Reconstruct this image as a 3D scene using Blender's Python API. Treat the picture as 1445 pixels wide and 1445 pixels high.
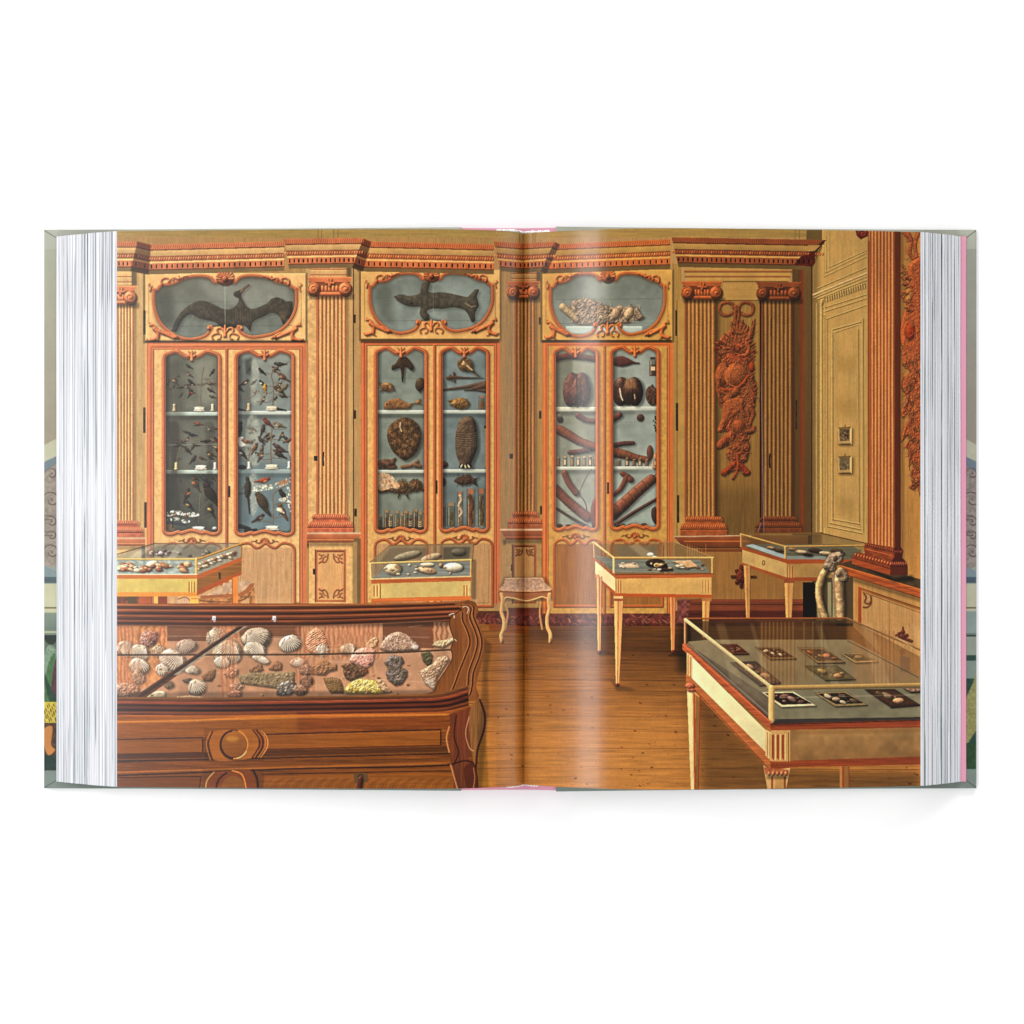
# An open picture book lying on white, its double page printed with the photograph of a museum hall.
import bpy, bmesh, math, random
import numpy as np
for o in list(bpy.data.objects): bpy.data.objects.remove(o)
SC = bpy.context.scene
# ---------------------------------------------------------------- camera, world, lamps, exposure
CAM_H, FOC = 1.5, 3000.0                      # camera height (m); focal length in picture widths of 1445
cam_d = bpy.data.cameras.new("camera"); cam = bpy.data.objects.new("camera", cam_d); SC.collection.objects.link(cam)
cam.location = (0, 0, CAM_H); cam_d.sensor_width = 36; cam_d.lens = 36*FOC/1445; cam_d.clip_start = .05; cam_d.clip_end = 50
SC.camera = cam
SC.render.resolution_x = 1024; SC.render.resolution_y = 1024
w = bpy.data.worlds.new("World"); SC.world = w; w.use_nodes = True
w.node_tree.nodes["Background"].inputs[0].default_value = (1, 1, 1, 1); w.node_tree.nodes["Background"].inputs[1].default_value = .24
def lamp(name, loc, aim, sx, sy, power, col=(1, 1, 1)):
    d = bpy.data.lights.new(name, 'AREA'); d.shape = 'RECTANGLE'; d.size = sx; d.size_y = sy; d.energy = power; d.color = col
    o = bpy.data.objects.new(name, d); SC.collection.objects.link(o); o.location = loc
    from mathutils import Vector
    o.rotation_euler = (Vector(aim)-Vector(loc)).to_track_quat('-Z', 'Y').to_euler(); return o
lamp("key_softbox", (-4.4, 1.9, 2.3), (0, 0, 0), 1.8, 1.8, 124)
lamp("right_softbox", (5.2, -.4, 2.5), (0, 0, 0), 5.2, 4.6, 104)
lamp("top_softbox", (0, 3.2, 2.0), (0, 0, 0), 3.0, 1.8, 98)
lamp("bottom_softbox", (0, -3.2, 2.2), (0, 0, 0), 3.0, 1.8, 98)
strip = lamp("strip_softbox", (-.90, 0, 1.5), (.05, 0, 0), .06, 1.6, 12); strip.rotation_euler = (0, -math.atan2(.95, 1.5), 0)
SC.view_settings.view_transform = 'Standard'; SC.view_settings.look = 'None'; SC.view_settings.exposure = 0; SC.view_settings.gamma = 1; SC.view_settings.use_curve_mapping = False
SC.render.engine = 'CYCLES'
INK = .655
# ---------------------------------------------------------------- ink painter (draws the printed pictures)
S = 2.0
class Canvas:
    def __init__(s, x0, y0, x1, y1, seed=3, sc=S):
        s.x0, s.y0, s.sc = x0, y0, sc
        s.w, s.h = int((x1-x0)*sc), int((y1-y0)*sc)
        s.C = np.zeros((s.h, s.w, 3), np.float32)
        s.rng = np.random.default_rng(seed)
        s.fine = s.noise(1.6, 1.6); s.mid = s.noise(7, 7); s.blot = s.noise(40, 40)*.6+s.noise(14, 14)*.4
        s.gv = s.noise(1.6, 40)*.6+s.noise(5, 120)*.4; s.gh = s.noise(50, 1.6)*.6+s.noise(160, 5)*.4
        s.rock = s.noise(3, 3)*.5+s.noise(6, 6)*.5
    def noise(s, px, py):
        px, py = px*s.sc/2, py*s.sc/2
        gw, gh = int(s.w/px)+3, int(s.h/py)+3
        g = s.rng.random((gh, gw)).astype(np.float32)
        xs = np.arange(s.w)/px; ys = np.arange(s.h)/py
        xi = xs.astype(int); yi = ys.astype(int); fx = (xs-xi).astype(np.float32); fy = (ys-yi).astype(np.float32)
        fx = fx*fx*(3-2*fx); fy = fy*fy*(3-2*fy)
        r = g[:, xi]*(1-fx)+g[:, xi+1]*fx
        return (r[yi]*(1-fy)[:, None]+r[yi+1]*fy[:, None])*2-1
    def box(s, pts, pad=0):
        a = np.asarray(pts, float); x0, y0 = a.min(0)-pad; x1, y1 = a.max(0)+pad
        ix0 = max(0, int((x0-s.x0)*s.sc)); iy0 = max(0, int((y0-s.y0)*s.sc))
        ix1 = min(s.w, int((x1-s.x0)*s.sc)+2); iy1 = min(s.h, int((y1-s.y0)*s.sc)+2)
        return ix0, iy0, ix1, iy1
    def grid(s, b):
        X = (np.arange(b[0], b[2])+.5)/s.sc+s.x0; Y = (np.arange(b[1], b[3])+.5)/s.sc+s.y0
        return X[None, :].astype(np.float32), Y[:, None].astype(np.float32)
    def mask(s, pts, b=None):
        b = b or s.box(pts); W, H = b[2]-b[0], b[3]-b[1]
        if W <= 0 or H <= 0: return b, np.zeros((max(H, 0), max(W, 0)), np.float32)
        M = np.zeros((H, W+1), np.int32); a = np.asarray(pts, float)
        X = (a[:, 0]-s.x0)*s.sc-b[0]; Y = (a[:, 1]-s.y0)*s.sc-b[1]
        n = len(a)
        for i in range(n):
            x1, y1, x2, y2 = X[i], Y[i], X[(i+1) % n], Y[(i+1) % n]
            if y1 == y2: continue
            if y1 > y2: x1, y1, x2, y2 = x2, y2, x1, y1
            r0 = max(0, math.ceil(y1-.5)); r1 = min(H-1, math.ceil(y2-.5)-1)
            if r1 < r0: continue
            r = np.arange(r0, r1+1); xx = x1+(r+.5-y1)*(x2-x1)/(y2-y1)
            c = np.clip(np.ceil(xx-.5), 0, W).astype(int)
            np.add.at(M, (r, c), 1)
        return b, (np.cumsum(M[:, :W], 1) % 2).astype(np.float32)
    def put(s, b, m, col, tex=None, amp=.06):
        col = np.asarray(col, np.float32)
        if tex is not None:
            t = getattr(s, tex)[b[1]:b[3], b[0]:b[2]]
            col = col*(1+amp*t[..., None])
        R = s.C[b[1]:b[3], b[0]:b[2]]
        R += (col-R)*m[..., None]
    def poly(s, pts, col, a=1., tex='blot', amp=.05, g=None, soft=0):
        """g=(col2, axis) linear gradient to col2 along axis 'x','y','-x'"""
        b, m = s.mask(pts, s.box(pts, soft) if soft else None)
        if m.size == 0: return
        if soft: m = blur(m, soft*s.sc)
        if g is not None:
            X, Y = s.grid(b); T = X if g[1] == 'x' else Y
            t = (T-T.min())/max(1e-6, T.max()-T.min()); t = np.broadcast_to(t, m.shape)[..., None]
            col = np.asarray(col, np.float32)*(1-t)+np.asarray(g[0], np.float32)*t
        s.put(b, m*a, col, tex, amp)
    def rect(s, x0, y0, x1, y1, col, **k): s.poly([(x0, y0), (x1, y0), (x1, y1), (x0, y1)], col, **k)
    def dist(s, pts, b, closed=False):
        X, Y = s.grid(b); D = np.full((b[3]-b[1], b[2]-b[0]), 1e9, np.float32); Sg = np.zeros_like(D); T = np.zeros_like(D)
        p = np.asarray(pts, np.float32); n = len(p); L = n if closed else n-1
        for i in range(L):
            ax, ay = p[i]; bx, by = p[(i+1) % n]; dx, dy = bx-ax, by-ay; q = dx*dx+dy*dy+1e-9
            t = np.clip(((X-ax)*dx+(Y-ay)*dy)/q, 0, 1); ex = X-ax-t*dx; ey = Y-ay-t*dy
            d = ex*ex+ey*ey; k = d < D
            D = np.where(k, d, D); T = np.where(k, (i+t)/max(L, 1), T)
            Sg = np.where(k, (ex*-.5+ey*-.85), Sg)
        D = np.sqrt(D)
        return D, Sg/np.maximum(D, 1e-4), T
    def line(s, pts, w, col, a=1., closed=False, tex='fine', amp=.06, soft=.25):
        b = s.box(pts, w+1)
        if b[2] <= b[0] or b[3] <= b[1]: return
        D, _, _ = s.dist(pts, b, closed)
        s.put(b, np.clip((w/2-D)/soft+.5, 0, 1)*a, col, tex, amp)
    def tube(s, pts, w, col, closed=False, hi=.35, lo=.5, amp=.045, a=1., groove=0):
        """a half-round moulding: lit on its upper left flank"""
        b = s.box(pts, w+2)
        if b[2] <= b[0] or b[3] <= b[1]: return
        D, Sg, _ = s.dist(pts, b, closed); t = np.clip(D/(w/2), 0, 1)
        sh = 1+np.where(Sg > 0, hi, lo)*Sg*t
        if groove: sh = sh*(1-groove*np.exp(-((D-w*.2)/(w*.08))**2))
        m = np.clip((w/2-D)/.35+.5, 0, 1)*a
        sh = sh*(1-.2*np.clip((t-.75)*4, 0, 1))
        s.put(b, m, np.asarray(col, np.float32)*sh[..., None], 'fine', amp)
    def shade(s, pts, k, soft=3, dx=0, dy=0):
        """multiply the ink under a soft polygon (a cast shadow in the printed photograph)"""
        pts = [(x+dx, y+dy) for x, y in pts]
        b, m = s.mask(pts, s.box(pts, soft+1))
        if m.size == 0: return
        m = blur(m, soft*s.sc)
        s.C[b[1]:b[3], b[0]:b[2]] *= (1-(1-k)*m)[..., None]
    def grade(s, pts, mul, soft=1):
        b, m = s.mask(pts, s.box(pts, soft+1))
        if m.size == 0: return
        m = blur(m, soft*s.sc)[..., None]; s.C[b[1]:b[3], b[0]:b[2]] *= 1-m+m*np.asarray(mul, np.float32)
    def tint(s, pts, col, a, soft=3, tex=None, amp=.3):
        b, m = s.mask(pts, s.box(pts, soft+1))
        if m.size == 0: return
        if soft: m = blur(m, soft*s.sc)
        if tex: m = m*np.clip(1+amp*getattr(s, tex)[b[1]:b[3], b[0]:b[2]], 0, 2)
        s.put(b, np.clip(m*a, 0, 1), col)
    def sculpt(s, shapes, col, amb=.58, bump=0., spec=.1, sh=(1.2, 1.5, .45, 1.5), var=.12, col2=None, edge=.35, a=1., tex='rock', stripes=None):
        P = []
        for q in shapes:
            if q[0] == 's': P += [(x-q[2], y-q[2]) for x, y in q[1]]+[(x+q[2], y+q[2]) for x, y in q[1]]
            elif q[0] == 'e': r = max(q[3], q[4]); P += [(q[1]-r, q[2]-r), (q[1]+r, q[2]+r)]
            else: P += list(q[1])
        b = s.box(P, 4)
        if b[2] <= b[0]+2 or b[3] <= b[1]+2: return
        X, Y = s.grid(b); H = np.zeros((b[3]-b[1], b[2]-b[0]), np.float32)
        for q in shapes:
            if q[0] == 's':
                r1 = q[3] if len(q) > 3 else q[2]
                D, _, T = s.dist(q[1], b); r = q[2]*(1-T)+r1*T+.01
                H = np.maximum(H, r*np.sqrt(np.clip(1-(D/r)**2, 0, 1)))
            elif q[0] == 'e':
                _, cx, cy, rx, ry = q[:5]; an = math.radians(q[5]) if len(q) > 5 else 0
                u = (X-cx)*math.cos(an)+(Y-cy)*math.sin(an); v = -(X-cx)*math.sin(an)+(Y-cy)*math.cos(an)
                H = np.maximum(H, min(rx, ry)*np.sqrt(np.clip(1-(u/rx)**2-(v/ry)**2, 0, 1)))
            else:
                puff = q[2]; _, m = s.mask(q[1], b); d = m.copy(); k = blur(m, puff*s.sc)
                H = np.maximum(H, (.7+puff*1.2*np.sqrt(np.clip((k-.42)*1.75, 0, 1)))*m)
        m = np.clip(H*s.sc*1.5, 0, 1)
        if bump: H = H+bump*getattr(s, tex)[b[1]:b[3], b[0]:b[2]]*m
        if stripes is not None:
            per, an, dep = stripes; an = math.radians(an)
            H = H+dep*np.sin((X*math.cos(an)+Y*math.sin(an))*2*math.pi/per)*m
        gy, gx = np.gradient(H*s.sc); gx = np.clip(gx, -2, 2); gy = np.clip(gy, -2, 2)
        n = 1/np.sqrt(gx*gx+gy*gy+1); df = (gx*.5+gy*.62+.6)*n
        shd = amb+(1-amb)*np.clip(df, 0, 1.05)/.62
        sp = np.clip(df, 0, 1)**14*spec*200
        shd = shd*(1-edge*np.clip(1-H/(H.max()*.5+1e-3), 0, 1)**2)
        col = np.asarray(col, np.float32)
        c = np.broadcast_to(col, H.shape+(3,)).copy()
        if col2 is not None:
            t = np.clip(.5+s.mid[b[1]:b[3], b[0]:b[2]]*1.2, 0, 1)[..., None]; c = c*(1-t)+np.asarray(col2, np.float32)*t
        c = c*(1+var*s.rock[b[1]:b[3], b[0]:b[2]])[..., None]*shd[..., None]+sp[..., None]*.6
        if sh:
            dx, dy, al, bl = sh; ox, oy = int(dx*s.sc), int(dy*s.sc)
            ms = np.zeros_like(m); h, w = m.shape
            ms[max(0, oy):h+min(0, oy), max(0, ox):w+min(0, ox)] = m[max(0, -oy):h-max(0, oy), max(0, -ox):w-max(0, ox)]
            ms = blur(ms, bl*s.sc); s.C[b[1]:b[3], b[0]:b[2]] *= (1-al*ms*(1-m))[..., None]
        s.put(b, m*a, np.clip(c, 0, 255))
def blur(m, r):
    r = max(1, int(r/1.6))
    for _ in range(2):
        for ax in (0, 1):
            p = np.pad(m, [(r+1, r) if i == ax else (0, 0) for i in range(2)], mode='edge'); c = np.cumsum(p, ax)
            n = m.shape[ax]
            m = (np.take(c, range(2*r+1, 2*r+1+n), ax)-np.take(c, range(0, n), ax))/(2*r+1)
    return m.astype(np.float32)
def sm(pts, n=6, closed=False):
    """Catmull-Rom through the points"""
    p = [tuple(q) for q in pts]; out = []
    if closed: p = [p[-1]]+p+[p[0], p[1]]
    else: p = [p[0]]+p+[p[-1]]
    for i in range(1, len(p)-2):
        a, b, c, d = [np.array(q, float) for q in p[i-1:i+3]]
        for k in range(n):
            t = k/n; out.append(tuple(.5*((2*b)+(-a+c)*t+(2*a-5*b+4*c-d)*t*t+(-a+3*b-3*c+d)*t**3)))
    if not closed: out.append(p[-2])
    return out
def ell(cx, cy, rx, ry, n=28, a0=0, a1=360, rot=0):
    r = math.radians(rot); o = []
    for i in range(n):
        t = math.radians(a0+(a1-a0)*i/(n if a1-a0 == 360 else n-1)); x, y = rx*math.cos(t), ry*math.sin(t)
        o.append((cx+x*math.cos(r)-y*math.sin(r), cy+x*math.sin(r)+y*math.cos(r)))
    return o
def spiral(cx, cy, r, turns=1.6, a=0, sgn=1, n=18):
    return [(cx+r*(1-i/n)*math.cos(math.radians(a)+sgn*turns*6.283*i/n), cy+r*(1-i/n)*math.sin(math.radians(a)+sgn*turns*6.283*i/n)) for i in range(n+1)]
# ---------------------------------------------------------------- the printed interior
def lerp(a, b, t): return tuple(x*(1-t)+y*t for x, y in zip(a, b))
def ramp(x, st):
    if x <= st[0][0]: return st[0][1]
    for (a, ca), (b, cb) in zip(st, st[1:]):
        if x <= b: return lerp(ca, cb, (x-a)/(b-a))
    return st[-1][1]
def cream(x, k=1.): return tuple(k*v for v in ramp(x, [(165, (212, 178, 122)), (450, (206, 168, 114)), (600, (198, 158, 98)), (735, (174, 138, 82)), (800, (192, 150, 76)), (930, (180, 140, 72)), (1040, (176, 138, 74)), (1110, (168, 132, 68))]))
def orange(x, k=1.): return tuple(k*v for v in ramp(x, [(165, (204, 122, 82)), (450, (202, 114, 72)), (620, (200, 108, 62)), (740, (180, 98, 56)), (830, (202, 110, 52)), (930, (194, 98, 44)), (1040, (156, 78, 38)), (1110, (138, 68, 32)), (1220, (170, 92, 44))]))
_og0 = orange
def orange(x, k=1.): return lerp(_og0(x, k), cream(x, k), .10)
def q4(x0, x1, a0, a1, b0, b1): return [(x0, a0), (x1, a1), (x1, b1), (x0, b0)]

def cornice(K, x0, x1, t0, t1, e0=0., e1=0.):
    """entablature run: red carved band, cream cove, red carved band, cream fillet, dentils; e0/e1 = how far the ends slant"""
    xm = (x0+x1)/2; cr, og = cream(xm), orange(xm)
    def xe(d): return x0+e0*d/36, x1+e1*d/36
    def band(a, b, col, **k):
        xa, xb = xe(a); xc, xd = xe(b)
        K.poly([(xa, t0+a), (xb, t1+a), (xd, t1+b), (xc, t0+b)], col, **k)
    band(36, 42, tuple(v*.62 for v in cr)); band(0, 7.5, og, amp=.1); band(7.5, 17, tuple(min(255, v*1.04) for v in cr), g=(tuple(v*.86 for v in cr), 'y'))
    band(7, 8.6, tuple(v*.6 for v in og)); band(16.4, 24, tuple(v*.78 for v in og), amp=.12); band(24, 26.6, tuple(min(255, v*1.08) for v in cr)); band(26.6, 36, tuple(v*.95 for v in og), amp=.1)
    band(35, 36.6, tuple(v*.6 for v in og))
    xa, xb = x0, x1; n = int((xb-xa)/2.6)
    for i in range(n):
        x = xa+(i+.5)*(xb-xa)/n; t = (x-x0)/(x1-x0); y = t0*(1-t)+t1*t
        K.line([(x-.5, y+1.6), (x+.5, y+6)], .8, tuple(v*.68 for v in og)); K.line([(x+.7, y+1.6), (x+1.5, y+6)], .6, tuple(min(255, v*1.18) for v in og), a=.7)
    n = int((xb-xa)/3.4)
    for i in range(n):
        x = xa+(i+.5)*(xb-xa)/n; t = (x-x0)/(x1-x0); y = t0*(1-t)+t1*t
        K.sculpt([('e', x, y+20.4, 1.35, 2.4, 20)], tuple(min(255, v*(1.1 if i % 4 else 1.35)) for v in og), sh=None, amb=.55, edge=.5, a=.75)
    n = int((xb-xa)/7.2)
    for i in range(n):
        x = xa+(i+.5)*(xb-xa)/n; t = (x-x0)/(x1-x0); y = t0*(1-t)+t1*t
        x += (e0*(1-t)+e1*t)*.8
        K.rect(x-1.1, y+28.4, x+1.1, y+33.6, tuple(v*.28 for v in og)); K.rect(x+1.1, y+28.2, x+2, y+33.8, tuple(min(255, v*1.15) for v in og), a=.8)

def capital(K, x0, x1, y0, y1, k=1., half=False):
    xm = (x0+x1)/2; og = orange(xm, k); w = x1-x0; h = y1-y0; r = h*.36
    K.shade([(x0+2, y1-3), (x1+3, y1-3), (x1+3, y1+5), (x0+4, y1+5)], .7, 2)
    K.poly([(x0, y0), (x1, y0), (x1-4, y0+h*.3), (x0+4, y0+h*.3)], og, amp=.12)
    K.line([(x0, y0+.7), (x1, y0+.7)], 1.2, tuple(min(255, v*1.2) for v in og)); K.line([(x0+3, y0+h*.28), (x1-3, y0+h*.28)], 1., tuple(v*.55 for v in og))
    K.rect(x0+r, y0+h*.3, x1-r, y1, tuple(v*.7 for v in og))
    K.sculpt([('s', [(x0+r, y1-h*.12), (x1-r, y1-h*.12)], h*.1)], og, sh=None)
    for i in range(5):
        x = x0+r*2+(i+.5)*(w-4*r)/5
        K.sculpt([('e', x, y0+h*.6, w*.035, h*.17)], tuple(min(255, v*1.1) for v in og), sh=None, edge=.5)
    K.sculpt([('s', [(xm, y0+h*.45), (xm-2, y0+h*.12)], 2., 1.2), ('s', [(xm, y0+h*.45), (xm+3, y0+h*.1)], 1.8, 1.), ('s', [(xm-5, y0+h*.3), (xm+6, y0+h*.32)], 1.4)], og)
    for cx, sg in ((x0+r*.98, 1), (x1-r*.98, -1)):
        cy = y1-r*1.05
        K.sculpt([('e', cx, cy, r, r)], og, edge=.55, amb=.5)
        K.line(sm(spiral(cx, cy, r*.86, 1.9, -90, -sg), 2), .9, tuple(v*.42 for v in og)); K.line(sm(spiral(cx-.6, cy-.8, r*.86, 1.9, -90, -sg), 2), .7, tuple(min(255, v*1.25) for v in og), a=.7)
        K.sculpt([('e', cx, cy, 1.6, 1.6)], tuple(v*1.1 for v in og), sh=None)

def shaft(K, x0, x1, y0, y1, n, side=0., k=1., edge=True):
    """fluted pilaster shaft with rounded flute ends at the foot"""
    xm = (x0+x1)/2; cr, og = cream(xm, k), orange(xm, k)
    K.rect(x0, y0, x1, y1, lerp(og, cr, .42), tex='gv', amp=.1)
    b = K.box([(x0, y0), (x1, y1)]); X, Y = K.grid(b)
    fl = (X-x0-1.5)/(x1-x0-3)*n; ph = fl-np.floor(fl); inn = ((fl > 0) & (fl < n)).astype(np.float32)
    wob = .06*K.gv[b[1]:b[3], b[0]:b[2]]
    lite = np.exp(-((ph-.72+wob)/.19)**2)*inn; dark = np.exp(-((ph-.26+wob)/.2)**2)*inn
    cyl = np.clip((y1-2-Y)/1.5, 0, 1); R = K.C[b[1]:b[3], b[0]:b[2]]
    li = np.array([min(255, v*1.12) for v in cr], np.float32); dk = np.array(lerp(tuple(v*.62 for v in og), tuple(v*.55 for v in cr), .35), np.float32)
    R += (dk-R)*(dark*cyl*.85)[..., None]; R += (li-R)*(lite*.92)[..., None]
    R *= (1+.07*K.fine[b[1]:b[3], b[0]:b[2]]+.05*K.gv[b[1]:b[3], b[0]:b[2]])[..., None]
    if edge:
        K.rect(x0-.5, y0, x0+1.6, y1, og, tex='gv', amp=.12); K.rect(x1-1.6, y0, x1+.6, y1, tuple(v*.88 for v in og), tex='gv', amp=.12)
    K.shade([(x0, y0-1), (x1, y0-1), (x1, y0+4), (x0, y0+4)], .68, 2.5)
    K.shade([(x1, y0), (x1+4, y0), (x1+4, y1), (x1, y1)], .82, 1.5)

def pbase(K, x0, x1, y0, y1, k=1.):
    """pilaster base: torus, carved band, plinth block"""
    xm = (x0+x1)/2; og = tuple(v*k for v in orange(xm)); og = lerp(og, (182*k, 92*k, 72*k) if xm < 700 else og, .45); h = y1-y0
    pts = [(x0+10, y0), (x1-10, y0), (x1-7, y0+h*.08), (x1-6, y0+h*.2), (x1-8, y0+h*.3), (x1-3, y0+h*.42), (x1, y0+h*.55), (x1-1, y0+h*.64), (x1, y0+h*.66), (x1, y1), (x0, y1), (x0, y0+h*.66), (x0+1, y0+h*.64), (x0, y0+h*.55), (x0+3, y0+h*.42), (x0+8, y0+h*.3), (x0+6, y0+h*.2), (x0+7, y0+h*.08)]
    K.shade(pts, .7, 2, 2, 1); K.poly(pts, og, amp=.1, tex='mid')
    for a, b, w in ((.02, .2, 8), (.42, .62, 2)):
        n = int((x1-x0-2*w)/3)
        for i in range(n):
            x = x0+w+(i+.5)*(x1-x0-2*w)/n
            K.sculpt([('e', x, y0+h*(a+b)/2, 1.3, h*(b-a)*.5, 18)], tuple(min(255, v*1.15) for v in og), sh=None, edge=.6)
    K.line([(x0+8, y0+h*.24), (x1-8, y0+h*.24)], 1.1, tuple(v*.55 for v in og)); K.line([(x0+3, y0+h*.4), (x1-3, y0+h*.4)], 1, tuple(min(255, v*1.18) for v in og))
    K.line([(x0, y0+h*.67), (x1, y0+h*.67)], 1.2, tuple(v*.5 for v in og)); K.line([(x0, y0+h*.72), (x1, y0+h*.72)], 1., tuple(min(255, v*1.15) for v in og))

TR_TOP = [(292, 432), (318, 426), (348, 398), (430, 385), (500, 352), (570, 332), (650, 330), (705, 344), (728, 366), (742, 376), (760, 372)]
TR_TOPR = [(868, 372), (884, 376), (898, 362), (925, 338), (1000, 326), (1120, 340), (1200, 372), (1272, 388), (1300, 410), (1332, 424)]
TR_BOT = [(1332, 424), (1335, 520), (1318, 600), (1262, 688), (1180, 745), (1080, 770), (1000, 776), (940, 752), (915, 722), (908, 700), (925, 704)]
TR_BOTL = [(693, 704), (712, 700), (706, 722), (672, 764), (600, 788), (520, 790), (440, 762), (350, 690), (304, 600), (290, 520), (292, 432)]
def transom(K, px0, px1, py0, py1, ox0, ox1, oy0, oy1, back, inside):
    def T(p): return [(ox0+(x-290)/1045*(ox1-ox0), oy0+(y-326)/464*(oy1-oy0)) for x, y in p]
    xm = (px0+px1)/2; cr, og = cream(xm), orange(xm)
    sy = (oy1-oy0)/464; sx = (ox1-ox0)/1045
    K.rect(px0-3, py0-1, px1+3, py1+3, cream(xm, .66)); K.rect(px0, py0, px1, py1, tuple(min(255, v*1.05) for v in cr), tex='blot', amp=.06)
    K.line([(px0, py0), (px1, py0)], 1, cream(xm, 1.12)); K.line([(px0+1, py0), (px0+1, py1)], .8, cream(xm, 1.1)); K.line([(px0, py1), (px1, py1)], 1.2, cream(xm, .45))
    loop = sm(T(TR_TOP), 5)+sm(T([(770, 368), (812, 350), (856, 368)]), 3)+sm(T(TR_TOPR), 5)+sm(T(TR_BOT), 5)+T([(860, 700), (812, 690), (760, 700)])+sm(T(TR_BOTL), 5)
    K.poly(loop, back[0], g=(back[1], 'y'), tex='blot', amp=.1)
    C0 = K.C.copy() if False else None
    for y in (oy0+(oy1-oy0)*.42, oy0+(oy1-oy0)*.8): K.line([(ox0+8, y), (ox1-6, y-1)], .6, tuple(v*.72 for v in back[0]), a=.6)
    inside()
    # the glass throws the left side and the head of the niche into shade
    b, m = K.mask(loop, K.box(loop, 8)); K.put(b, m*.14, back[1]); mi = blur(m, 5*K.sc); R = K.C[b[1]:b[3], b[0]:b[2]]
    R *= (1-m*.62*np.clip(1.25-mi*1.25, 0, 1))[..., None]
    for P in (TR_TOP, TR_TOPR, TR_BOT, TR_BOTL):
        p = sm(T(P), 5); K.line([(x+.5, y+1.5) for x, y in p], 7, tuple(v*.4 for v in og), a=.22, soft=3)
    for P in (TR_TOP, TR_TOPR, TR_BOT, TR_BOTL): K.tube(sm(T(P), 5), 4.8, og, hi=.34, lo=.3, groove=.4)
    def orn(shp, w=1., c=og, **k):
        out = []
        for q in shp:
            if q[0] == 's': out.append(('s', sm(T(q[1]), 3), *[r*sy*5.2 for r in q[2:]]))
            else: cx, cy = T([(q[1], q[2])])[0]; out.append(('e', cx, cy, q[3]*sx*5.2*w, q[4]*sy*5.2, *q[5:]))
        K.sculpt(out, c, amb=.5, edge=.4, **k)
    # shell on the head
    orn([('e', 812, 342, 13, 11)], c=og)
    cx, cy = T([(812, 348)])[0]
    for i in range(9):
        a = math.radians(180+i*22.5); K.sculpt([('s', [(cx, cy+1), (cx+math.cos(a)*11.5*sx*5.2, cy+math.sin(a)*10*sy*5.2)], 1.2, 2.1)], tuple(min(255, v*1.06) for v in og), sh=None, edge=.6)
    for i in range(8):
        a = math.radians(191+i*22.5); K.line([(cx, cy), (cx+math.cos(a)*12*sx*5.2, cy+math.sin(a)*9.5*sy*5.2)], .7, tuple(v*.5 for v in og))
    orn([('e', 812, 352, 4, 4)], c=tuple(v*.8 for v in og))
    # scrolls along the head, both sides
    for m_ in (0, 1):
        def mx(L): return [(1624-x if m_ else x, y) for x, y in L]
        orn([('s', mx([(350, 392), (345, 362), (372, 345), (400, 352), (396, 372)]), 1.5, 1.1), ('s', mx([(400, 372), (430, 345), (470, 352), (505, 336), (540, 330)]), 1.3, .6), ('s', mx([(430, 362), (445, 340)]), 1.2, .5), ('s', mx([(470, 355), (478, 338), (470, 330)]), 1., .5), ('s', mx([(505, 338), (500, 352)]), .9, .4)])
        orn([('s', mx([(262, 440), (270, 410), (252, 395), (262, 385)]), 1.2, .7), ('s', mx([(268, 410), (282, 402)]), .9, .5)])
        # corner rocaille at the foot
        orn([('s', mx([(262, 690), (285, 690), (318, 720), (322, 760), (300, 790), (262, 800)]), 1.6, 2.6), ('s', mx([(310, 725), (350, 742), (400, 762), (440, 782)]), 3.2, 2.2), ('s', mx([(295, 715), (322, 745), (318, 790)]), 3, 2.4), ('s', mx([(322, 730), (370, 742), (420, 752), (470, 782)]), 2., 1.6), ('s', mx([(262, 692), (262, 668)]), .8, .4), ('s', mx([(250, 800), (240, 790)]), 1.3, .8), ('s', mx([(300, 795), (345, 812)]), 1., .6)])
        orn([('e', 1624-450 if m_ else 450, 775, 3.6, 2.2, 20)], c=tuple(v*.9 for v in og))
        orn([('s', mx([(800, 720), (770, 708), (752, 722), (758, 745), (730, 755), (714, 770), (722, 790)]), 1.6, 1.2), ('s', mx([(758, 745), (780, 760), (775, 785), (758, 790)]), 1.2, .9)])
        orn([('e', 1624-692 if m_ else 692, 712, 2.2, 2.6)], c=og)
    orn([('s', [(812, 765), (812, 690)], 2.6, 1.2), ('s', [(812, 745), (790, 718)], 1.8, 1.), ('s', [(812, 745), (834, 718)], 1.8, 1.), ('s', [(812, 765), (800, 780)], 1., .7), ('s', [(812, 765), (824, 780)], 1., .7)], c=tuple(min(255, v*1.04) for v in og))
    K.line([(px1-6, py0+18), (px1-6, py1-24)], 1, tuple(v*.8 for v in cr)); K.line([(px0+5, py0+18), (px0+5, py1-24)], 1, tuple(v*.8 for v in cr))

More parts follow.
